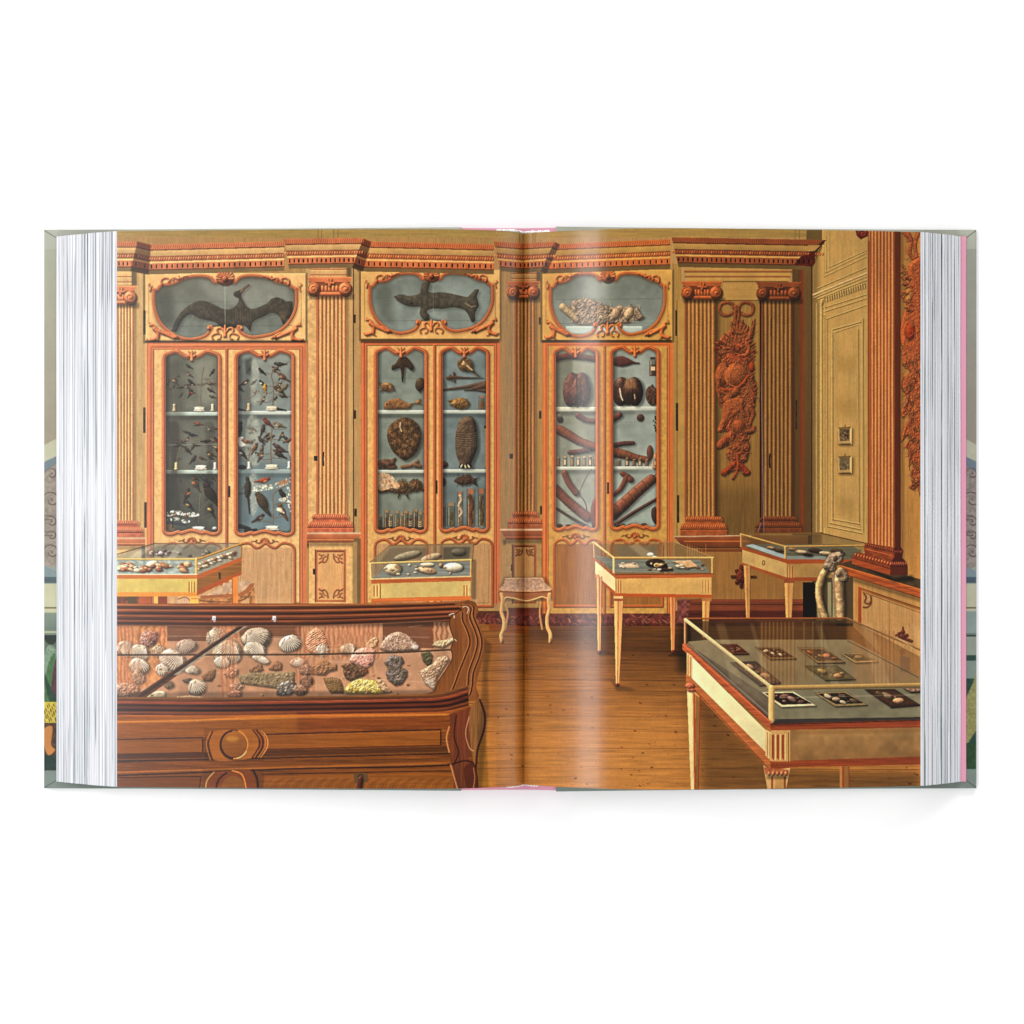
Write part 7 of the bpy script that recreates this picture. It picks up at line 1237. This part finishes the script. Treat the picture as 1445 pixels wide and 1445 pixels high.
def mat(name, col=(.8, .8, .8), rough=.6, spec=.3):
    m = bpy.data.materials.new(name); m.use_nodes = True; b = m.node_tree.nodes["Principled BSDF"]
    b.inputs["Base Color"].default_value = (*col, 1); b.inputs["Roughness"].default_value = rough; b.inputs["Specular IOR Level"].default_value = spec
    return m
def picture_material(name, A, gain, rough, spec, bump=0.):
    """ink layer: A is a picture drawn by the code above (0..255, top row first)"""
    h, w_, _ = A.shape
    im = bpy.data.images.new(name+"_ink", w_, h, alpha=False)
    px = np.ones((h, w_, 4), np.float32); px[..., :3] = np.clip(A[::-1]/255., 0, 1); im.pixels.foreach_set(px.ravel()); im.update(); im.pack()
    m = mat(name, rough=rough, spec=spec); nt = m.node_tree; b = nt.nodes["Principled BSDF"]
    t = nt.nodes.new("ShaderNodeTexImage"); t.image = im; t.interpolation = 'Cubic'; t.extension = 'EXTEND'
    g = nt.nodes.new("ShaderNodeMix"); g.data_type = 'RGBA'; g.blend_type = 'MULTIPLY'; g.inputs[0].default_value = 1; g.inputs[7].default_value = (gain, gain, gain, 1)
    nt.links.new(t.outputs[0], g.inputs[6]); nt.links.new(g.outputs[2], b.inputs["Base Color"])
    if bump:
        tc = nt.nodes.new("ShaderNodeTexCoord"); n = nt.nodes.new("ShaderNodeTexNoise"); n.inputs["Scale"].default_value = 900; n.inputs["Detail"].default_value = 3
        bp = nt.nodes.new("ShaderNodeBump"); bp.inputs["Strength"].default_value = bump; bp.inputs["Distance"].default_value = .0003
        nt.links.new(tc.outputs["Object"], n.inputs["Vector"]); nt.links.new(n.outputs[0], bp.inputs["Height"]); nt.links.new(bp.outputs[0], b.inputs["Normal"])
    return m
def edge_material(name="page_edges", bleed=0.):
    """trimmed page edges: white paper with fine lines of the inks that bleed off the pages"""
    m = mat(name, (.8, .8, .82), .8, .1); nt = m.node_tree; b = nt.nodes["Principled BSDF"]
    tc = nt.nodes.new("ShaderNodeTexCoord"); oi = nt.nodes.new("ShaderNodeObjectInfo")
    def nz(sx, sy, detail, rnd=0):
        mp = nt.nodes.new("ShaderNodeMapping"); mp.inputs["Scale"].default_value = (sx, sy, 0); n = nt.nodes.new("ShaderNodeTexNoise"); n.inputs["Scale"].default_value = 1; n.inputs["Detail"].default_value = detail
        mp.inputs["Location"].default_value = (rnd, rnd, 0); nt.links.new(tc.outputs["Object"], mp.inputs[0]); nt.links.new(mp.outputs[0], n.inputs["Vector"]); return n
    def rampn(src, stops):
        r = nt.nodes.new("ShaderNodeValToRGB"); nt.links.new(src, r.inputs[0]); e = r.color_ramp.elements
        while len(e) < len(stops): e.new(.5)
        for q, (p, c) in zip(e, stops): q.position = p; q.color = (*c, 1)
        return r
    def mixc(a, b_, f, mode='MIX'):
        g = nt.nodes.new("ShaderNodeMix"); g.data_type = 'RGBA'; g.blend_type = mode
        for s, v in ((6, a), (7, b_)):
            if hasattr(v, 'default_value') or hasattr(v, 'is_linked'): nt.links.new(v, g.inputs[s])
            else: g.inputs[s].default_value = (*v, 1)
        if isinstance(f, float): g.inputs[0].default_value = f
        else: nt.links.new(f, g.inputs[0])
        return g.outputs[2]
    base = rampn(nz(2600, 1.5, 2).outputs[0], [(.28, (.18, .22, .26)), (.42, (.56, .58, .61)), (.52, (.80, .81, .83)), (.72, (.64, .59, .61))])
    fine = rampn(nz(5200, 3, 1, 3).outputs[0], [(.43, (.16, .20, .23)), (.47, (1, 1, 1)), (1, (1, 1, 1))])
    dash = rampn(nz(2000, 9, 2.5, 9).outputs[0], [(.34, (.04, .07, .09)), (.37, (.92, .92, .92)), (1, (1, 1, 1))])
    c = mixc(base.outputs[0], fine.outputs[0], .55, 'MULTIPLY'); c = mixc(c, dash.outputs[0], .85, 'MULTIPLY')
    if bleed:
        bl = rampn(nz(900, 14, 5, 21).outputs[0], [(.46, (.03, .06, .08)), (.55, (.14, .18, .21)), (.63, (.7, .72, .74))]); c = mixc(c, bl.outputs[0], bleed)
    nt.links.new(c, b.inputs["Base Color"])
    return m
def link(name, me, m, parent=None):
    o = bpy.data.objects.new(name, me); SC.collection.objects.link(o)
    if m: me.materials.append(m)
    if parent: o.parent = parent
    return o
def prism(name, sec, y0, y1, m, parent, ny=1, wob=None, bevel=0.):
    """extrude the section [(x, z)...] along y"""
    n = len(sec); V = []; Fc = []
    for j in range(ny+1):
        y = y0+(y1-y0)*j/ny; d = wob(j/ny) if wob else 0
        V += [(x+d, y, z) for x, z in sec]
    for j in range(ny):
        for i in range(n):
            a, b = j*n+i, j*n+(i+1) % n; Fc.append((a, b, b+n, a+n))
    Fc += [tuple(range(n))[::-1], tuple(range(ny*n, ny*n+n))]
    me = bpy.data.meshes.new(name); me.from_pydata(V, [], Fc); me.update()
    bm = bmesh.new(); bm.from_mesh(me); bmesh.ops.recalc_face_normals(bm, faces=bm.faces)
    if bevel: bmesh.ops.bevel(bm, geom=[e for e in bm.edges if e.calc_face_angle(0) > .5], offset=bevel, segments=2, affect='EDGES')
    bm.to_mesh(me); bm.free(); return link(name, me, m, parent)

# ---------------------------------------------------------------- draw the inks
PIC = paint_picture()
CV = paint_cover()
A0 = PIC.C; H_, W_ = A0.shape[:2]
# the picture as it lies flat in the press: undo the fold, column by column
cols = np.arange(W_)/PIC.sc+PIC.x0; vv = np.linspace(1, -1, 1600)      # v = y / half height
zc = zp(np.clip(cols, 165, 1299))
rows = 722.5-(YC+vv[:, None]*HP)*FOC/(CAM_H-zc[None, :]); ri = np.clip((rows-PIC.y0)*PIC.sc, 0, H_-1.01); r0 = ri.astype(int); fr = (ri-r0)[..., None].astype(np.float32)
ci = np.arange(W_)[None, :]; FLAT = A0[r0, ci]*(1-fr)+A0[r0+1, ci]*fr
ink = picture_material("printed_page", FLAT, INK, .24, .38, .05)
pink = mat("pink_endpaper", (.60, .27, .36), .7, .1); white = mat("white_paper", (.78, .78, .76), .8, .1); dark = mat("fold_line", (.05, .05, .05), .8, .1)
edges = edge_material(); bled = edge_material("page_edges_with_bled_ink", .85)
def slope_normals(me, P):
    """shading normals of the curved sheet, from its cross-section"""
    P = np.asarray(P, float); e = .25; lo = np.where(P > FOLD, FOLD+.01, 165); hi = np.where(P > FOLD, 1299, FOLD-.01)
    a, b = np.clip(P-e, lo, hi), np.clip(P+e, lo, hi); za, zb = zp(a), zp(b); dx, dz = X(b, zb)-X(a, za), zb-za; L = np.hypot(dx, dz)
    return np.stack([-dz/L, np.zeros_like(L), dx/L], 1)
def uv_of(px, v): return ((px-PIC.x0)*PIC.sc/W_, .5+.5*v)

# ---------------------------------------------------------------- the book
book = bpy.data.objects.new("open_book", None); SC.collection.objects.link(book); book.location = (0, 0, 0)
book["label"] = "open hardcover book on white, its pages printed with a museum hall of cabinets"; book["category"] = "book"
def leaf_mesh(name, px0, px1, lift, parent, n=150, thick=.00022, m=None):
    P = np.linspace(0, 1, n+1); P = px0+(px1-px0)*P
    if px1 == FOLD: P = px0+(px1-px0)*np.sin(np.linspace(0, math.pi/2, n+1))
    if px0 == FOLD: P = px1-(px1-px0)*np.sin(np.linspace(math.pi/2, 0, n+1))
    Z = zp(P)+lift; ny = 24; V = []; Fc = []; UV = []
    for i, (p, z) in enumerate(zip(P, Z)):
        for j in range(ny+1): V.append((X(p, z), YC+HP*(1-2*j/ny), z))
    for i in range(n):
        for j in range(ny): a = i*(ny+1)+j; Fc.append((a, a+1, a+ny+2, a+ny+1))
    nb = len(V)
    V += [(x, y, z) for x, y, z in V]+[(x, y, z-thick) for x, y, z in V]
    rim = [i*(ny+1) for i in range(n+1)]+[n*(ny+1)+j for j in range(1, ny+1)]+[i*(ny+1)+ny for i in range(n-1, -1, -1)]+[j for j in range(ny-1, 0, -1)]
    for a, b in zip(rim, rim[1:]+rim[:1]): Fc.append((a+nb, b+nb, b+2*nb, a+2*nb))
    me = bpy.data.meshes.new(name); me.from_pydata(V, [], Fc); me.update()
    uvl = me.uv_layers.new(name="print").data; pv = np.repeat(P, ny+1)
    for lp in me.loops:
        i = lp.vertex_index % nb; uvl[lp.index].uv = uv_of(pv[i], (V[i][1]-YC)/HP)
    for f in me.polygons: f.use_smooth = f.index < n*ny
    pn = np.where(np.abs(pv-FOLD) < .01, FOLD+(.01 if px0 == FOLD else -.01), pv); N = slope_normals(me, pn); N = np.concatenate([N, N*0, N*0]); me.normals_split_custom_set_from_vertices([tuple(q) for q in N])
    o = link(name, me, m or ink, parent); me.materials.append(white)
    for f in me.polygons:
        if f.index >= n*ny: f.material_index = 1
    return o
left_page = leaf_mesh("left_page", 165, FOLD, 0, book); left_page["label"] = "left page printed with bird and turtle cabinets and a walnut chest of shells"
right_page = leaf_mesh("right_page", FOLD, 1299, 0, book); right_page["label"] = "right page printed with a seed cabinet, carved panels and white display tables"
# page block under the open leaves
def block(name, px0, px1):
    P = np.linspace(px0, px1, 60); top = [(X(p, zp(p)), float(zp(p))-.0006) for p in P]
    bot = [(X(p, .012)*.995, .0062+.0125*(1-min(1, abs(p-720)/600))) for p in P[::-1]]
    return prism(name, top+bot, YC-HP*.9985, YC+HP*.9985, white, book)
block("page_block", 167, FOLD-.6); block("page_block", FOLD+.6, 1297)
rng = random.Random(4)
def fan(px0, z0, px1, z1, n, sgn):
    """fore-edge: the gatherings of the block step down and outwards"""
    thin = set(i for i in range(1, n-1) if i % 4 == 2 or i == n//2+1 or (sgn > 0 and i % 5 == 1)); wts = [.28 if i in thin else rng.uniform(.6, 1.5) for i in range(n)]; S_ = sum(wts); a = 0
    for i in range(n):
        t0, t1 = a/S_, (a+wts[i])/S_; a += wts[i]
        e = lambda t: (px0+(px1-px0)*t, z0+(z1-z0)*(.15*t+.85*t**1.25))
        (pa, za), (pb, zb) = e(t0), e(t1); xa, xb = X(pa, za), X(pb, zb)
        hh = HP*(1-.0006*rng.random()); amp = rng.uniform(.00004, .00013); ph = rng.uniform(0, 6); fq = rng.uniform(3, 9)
        sec = [(xa-sgn*.007, za), (xa+sgn*.0001, za), (xb-sgn*.00012, za-(za-zb)*.35), (xb, za-(za-zb)*.62), (xb-sgn*.0001, zb+.00012), (xb-sgn*.007, zb-.0001)]
        o = prism("page_section", sec, YC-hh, YC+hh, bled if i in thin else edges, book, ny=40, wob=lambda t, amp=amp, ph=ph, fq=fq: amp*math.sin(ph+fq*t)+amp*.5*math.sin(ph*2+fq*3.3*t))
fan(164, .0338, 80, .0050, 30, -1); fan(1300, .0288, 1355, .0052, 21, 1)
# pink endpaper on the right board, pink lining of the spine, white head- and tailband
prism("endpaper", [(X(1240, .0060), .0058), (X(1363, .0044), .0044), (X(1363, .0044), .0052), (X(1240, .0060), .0066)], YC-HP*1.0003, YC+HP*1.0003, pink, book)
prism("spine", [(X(640, .015), .0140), (X(700, .0125), .0112), (X(740, .0120), .0100), (X(786, .0150), .0140), (X(796, .0155), .0150), (X(796, .0155), .0178), (X(784, .0175), .0176), (X(740, .0150), .0142), (X(700, .0150), .0146), (X(640, .0172), .0168)], YC-HC*.9985, YC+HC*.9985, pink, book)
for sg in (1, -1):
    bm = bmesh.new(); x = 702. if sg > 0 else 716.
    while x < (774 if sg > 0 else 760):
        r = rng.uniform(.0006, .0010) if sg > 0 else rng.uniform(.0004, .0006); c = 1-abs(x-738.5)/44; from mathutils import Matrix
        bmesh.ops.create_uvsphere(bm, u_segments=10, v_segments=8, radius=r, matrix=Matrix.Translation((X(x, .02), YC+sg*(HP+.0002+.0007*c*(1 if sg > 0 else .35)), zp(x)-.0022)) @ Matrix.Diagonal((1.1, 1.4, 2.2, 1))); x += rng.uniform(1.6, 3.2)
    me = bpy.data.meshes.new("headband"); bm.to_mesh(me); bm.free(); link("headband", me, white, book)
# boards with the printed cover turned in over their edges
cover = picture_material("printed_cover", CV.C, .50, .42, .25)
def board(name, pts, label):
    """pts: (distance across, height of the upper face) from fore-edge to spine"""
    th = .0031; V = []; Fc = []; n = len(pts); ny = 20; k = .0007
    top = [(X(p, z), z) for p, z in pts]; sg = 1 if top[0][0] < top[-1][0] else -1
    sec = [(top[0][0], top[0][1]-.0018), (top[0][0]+sg*.00018, top[0][1]-.0009), (top[0][0]+sg*.0007, top[0][1]-.00028)]+[(top[0][0]+sg*.0014, top[0][1])]+top[1:-1]+[(top[-1][0]-sg*k, top[-1][1]), (top[-1][0], top[-1][1]-k), (top[-1][0], top[-1][1]-th)]+[(x, z-th) for x, z in top[1:-1][::-1]]+[(top[0][0], top[0][1]-th)]
    o = prism(name, sec, YC-HC, YC+HC, cover, book, ny=ny); me = o.data; uvl = me.uv_layers.new(name="print").data
    for lp in me.loops:
        x, y, z = me.vertices[lp.vertex_index].co; px = 722.5+x*FOC/(CAM_H-z)
        uvl[lp.index].uv = ((px-CV.x0)*CV.sc/CV.w, .5+.5*(y-YC)/HC)
    o["label"] = label
    # mitred turn-ins at the outer corners
    xo, zo = top[0]; xi, zi = X(80 if sg > 0 else 1363, pts[0][1]), pts[0][1]
    for s in (1, -1):
        bm = bmesh.new(); a = (xo+sg*.0002, YC+s*(HC-.0002), zo+.00008); b = (xi, YC+s*(HC-.0058), zo+.00025)
        d = (b[1]-a[1], -(b[0]-a[0])); L = math.hypot(*d); d = (d[0]/L*.00018, d[1]/L*.00018)
        vs = [bm.verts.new(q) for q in ((a[0]-d[0], a[1]-d[1], a[2]), (a[0]+d[0], a[1]+d[1], a[2]), (b[0]+d[0], b[1]+d[1], b[2]), (b[0]-d[0], b[1]-d[1], b[2]))]
        lo = [bm.verts.new((v.co.x, v.co.y, v.co.z-.0003)) for v in vs]; bm.faces.new(vs); bm.faces.new(lo[::-1])
        for i in range(4): bm.faces.new((vs[i], lo[i], lo[(i+1) % 4], vs[(i+1) % 4]))
        bmesh.ops.recalc_face_normals(bm, faces=bm.faces); m2 = bpy.data.meshes.new("corner_fold"); bm.to_mesh(m2); bm.free(); link("corner_fold", m2, dark, o)
    return o
board("front_cover", [(61.5, .0042), (200, .0060), (400, .0105), (560, .0150), (651, .0178)], "left cover board with its printed paper turned in, a strip of painted scrolls and leaves showing")
board("back_cover", [(1378.5, .0042), (1240, .0058), (1040, .0110), (880, .0170), (784.5, .0215)], "right cover board with its printed paper turned in beside the pink endpaper")

# ---------------------------------------------------------------- the printed things, each a film of ink on its page
def flat(px, py):
    z = float(zp(min(1299, max(165, px)))); return px, ((722.5-py)*(CAM_H-z)/FOC-YC)/HP
NF = [0]
def print_film(name, pts, page, level, label, group=None):
    NF[0] += 1; lift = .00002+.000002*NF[0]; right = page is right_page; lo, hi = (FOLD+.25, 1298.8) if right else (165.2, FOLD-.25)
    bm = bmesh.new(); P = [flat(x, y) for x, y in pts]
    vs = [bm.verts.new((p, v, 0)) for p, v in P]; bm.faces.new(vs)
    for co, no in (((lo, 0, 0), (-1, 0, 0)), ((hi, 0, 0), (1, 0, 0)), ((0, .9995, 0), (0, 1, 0)), ((0, -.9995, 0), (0, -1, 0))):
        bmesh.ops.bisect_plane(bm, geom=bm.verts[:]+bm.edges[:]+bm.faces[:], plane_co=co, plane_no=no, clear_outer=True)
    xs = [v.co.x for v in bm.verts]
    if not xs: bm.free(); return
    x = math.ceil(min(xs)/6)*6
    while x < max(xs): bmesh.ops.bisect_plane(bm, geom=bm.verts[:]+bm.edges[:]+bm.faces[:], plane_co=(x, 0, 0), plane_no=(1, 0, 0)); x += 6 if abs(x-FOLD) > 90 else 2
    bmesh.ops.triangulate(bm, faces=bm.faces[:])
    uvl = bm.loops.layers.uv.new("print")
    for f in bm.faces:
        f.smooth = True
        for l in f.loops: l[uvl].uv = uv_of(l.vert.co.x, l.vert.co.y)
    PP = []
    for v in bm.verts:
        p, q = v.co.x, v.co.y; PP.append(p); z = float(zp(p)); v.co = (X(p, z), YC+HP*q, z+lift)
    bm.normal_update()
    for f in bm.faces:
        if f.normal.z < 0: f.normal_flip()
    me = bpy.data.meshes.new(name); bm.to_mesh(me); bm.free(); N = slope_normals(me, PP); me.normals_split_custom_set_from_vertices([tuple(q) for q in N]); o = link(name, me, ink, page); o["label"] = label
R4 = lambda x0, y0, x1, y1: [(x0, y0), (x1, y0), (x1, y1), (x0, y1)]
L_, R_ = left_page, right_page
print_film("printed_cornice", [(165, 341), (197, 341), (210, 345), (401, 340.5), (401, 337.3), (513, 335.7), (520, 341), (697, 345), (697, 340.5), (738, 343.6), (738, 380), (704, 379), (690, 381), (510, 377), (490, 372), (430, 373), (401, 377), (212, 382), (186, 377), (165, 377)], L_, 0, "printed red and cream cornice along the top of the left page")
print_film("printed_cornice", [(738, 343.6), (783, 341), (786, 344.5), (946, 337.6), (948, 334.8), (1163, 338.6), (1150, 374), (960, 373), (944, 374), (765, 381), (738, 380)], R_, 0, "printed red and cream cornice along the top of the right page")
for x0, x1, y0, y1, lb in ((204, 433, 382, 852, "printed cabinet of stuffed birds under a niche with a spread winged bird"), (508, 706, 380, 850, "printed cabinet of turtles and an armadillo under a niche with a dolphin")): print_film("printed_cabinet", R4(x0, y0, x1, y1), L_, 0, lb)
print_film("printed_cabinet", R4(765, 380, 950, 866), R_, 0, "printed cabinet of double coconuts and seed pods under a niche of coral")
for p, s, lb in ((R4(165, 403, 202, 760), L_, "printed fluted pilaster cut off by the outer edge of the left page"), ([(433, 391), (497, 391), (490, 418), (490, 728), (498, 753), (435, 753), (445, 728), (445, 418)], L_, "printed fluted pilaster between the bird cabinet and the turtle cabinet"), (R4(715, 397, 738, 748), L_, "left half of the printed pilaster split by the fold"), (R4(739, 397, 766, 748), R_, "right half of the printed pilaster split by the fold"), ([(961, 397), (1019, 397), (1010, 423), (1010, 731), (1026, 756), (960, 756), (965, 731), (965, 423)], R_, "printed fluted pilaster on the left of the carved trophy"), ([(1067, 398), (1130, 398), (1119, 424), (1119, 731), (1131, 752), (1066, 752), (1074, 731), (1074, 424)], R_, "printed fluted pilaster on the right of the carved trophy"), ([(1226, 316), (1271, 316), (1271, 772), (1281, 800), (1281, 812), (1256, 812), (1202, 797), (1203, 784), (1220, 772), (1226, 766)], R_, "large printed fluted pilaster near the outer edge of the right page")):
    print_film("printed_pilaster", p, s, 1, lb)
print_film("printed_pedestal", R4(423, 753, 511, 852), L_, 1, "printed pedestal with corner ornaments below the whole pilaster")
print_film("printed_carving", R4(1011, 424, 1070, 678), R_, 1, "printed red carved trophy hanging from a ribbon bow between two pilasters"); print_film("printed_carving", R4(1272, 322, 1299, 692), R_, 1, "printed red carved trophy cut off by the outer edge of the right page")
print_film("printed_door", [(1147, 425), (1224, 395), (1224, 768), (1147, 752)], R_, 0, "printed ochre panelled door in the corner of the hall")
for y, lb in ((600, "upper small framed plaque printed on the ochre door"), (641, "lower small framed plaque printed on the ochre door")): print_film("printed_plaque", R4(1182, y+2, 1202.5, y+28), R_, 2, lb)
print_film("printed_display_case", [(165, 784), (219, 767), (342, 767), (342, 811), (337, 813), (337, 852), (328, 852), (328, 818), (280, 841), (280, 852), (165, 852)], L_, 2, "printed yellow display case of small shells at the outer edge of the left page")
print_film("printed_display_case", [(521, 794), (549, 770), (669, 767), (667, 848), (524, 851)], L_, 2, "printed yellow display case with pale sea urchins in front of the turtle cabinet")
print_film("printed_display_case", [(837, 765), (953, 765), (1007, 787), (1006, 843), (1001, 900), (991, 900), (991, 843), (953, 843), (951, 921), (947, 921), (945, 843), (880, 843), (874, 967), (869, 967), (866, 842), (849, 822), (847, 921), (843, 921), (838, 810)], R_, 2, "printed white display table standing in front of the seed pod cabinet")
print_film("printed_display_case", [(1044, 753), (1160, 752), (1226, 768), (1205, 792), (1205, 820), (1121, 820), (1117, 872), (1109, 872), (1106, 818), (1059, 800), (1058, 872), (1053, 872), (1046, 795)], R_, 2, "printed white display table in the far corner beside the door")
print_film("printed_tusks", [(1160, 803), (1172, 783), (1190, 778), (1194, 800), (1197, 818), (1192, 873), (1158, 873), (1153, 840)], R_, 3, "printed pair of pale tusks leaning behind the near display table")
print_film("printed_pedestal", [(1183, 796), (1203, 790), (1299, 818), (1299, 918), (1204, 876), (1204, 815)], R_, 1, "printed ochre pedestal cut off by the outer edge of the right page")
print_film("printed_display_case", [(964, 872), (1197, 872), (1299, 917), (1299, 1080), (1115, 1085), (1112, 1112), (1084, 1112), (1078, 1080), (988, 986), (985, 1112), (975, 1112), (968, 966), (963, 916)], R_, 4, "large near printed display table with dark trays of specimens")
print_film("printed_stool", [(705, 836), (714, 816), (738, 815), (738, 846), (718, 843), (712, 850), (712, 870), (708, 906), (705, 900), (707, 860)], L_, 3, "left half of the printed cane stool split by the fold"); print_film("printed_stool", [(739, 815), (766, 816), (779, 832), (776, 870), (779, 905), (775, 905), (772, 880), (770, 850), (760, 843), (739, 846)], R_, 3, "right half of the printed cane stool split by the fold")
print_film("printed_stool", [(322, 821), (359, 821), (360, 851), (281, 851), (281, 842), (320, 836)], L_, 1, "printed low stool behind the case of small shells")
print_film("printed_chest", [(165, 852), (560, 851), (662, 848), (672, 852), (676, 870), (685, 905), (682, 930), (674, 965), (680, 990), (684, 1012), (674, 1060), (674, 1112), (165, 1112)], L_, 4, "printed walnut display chest full of shells and minerals")
# ---------------------------------------------------------------- the white surface
bm = bmesh.new(); bmesh.ops.create_grid(bm, x_segments=4, y_segments=4, size=4); me = bpy.data.meshes.new("ground"); bm.to_mesh(me); bm.free()
gm = mat("white_surface", (.9, .9, .9), .9, .05); nt = gm.node_tree; n = nt.nodes.new("ShaderNodeTexNoise"); n.inputs["Scale"].default_value = 30; r = nt.nodes.new("ShaderNodeValToRGB"); r.color_ramp.elements[0].color = (.89, .89, .89, 1); r.color_ramp.elements[1].color = (.92, .92, .92, 1)
tcn = nt.nodes.new("ShaderNodeTexCoord"); nt.links.new(tcn.outputs["Object"], n.inputs["Vector"]); nt.links.new(n.outputs[0], r.inputs[0]); nt.links.new(r.outputs[0], nt.nodes["Principled BSDF"].inputs["Base Color"])
g = link("ground", me, gm); g["kind"] = "structure"; g["label"] = "plain white tabletop under the open book"
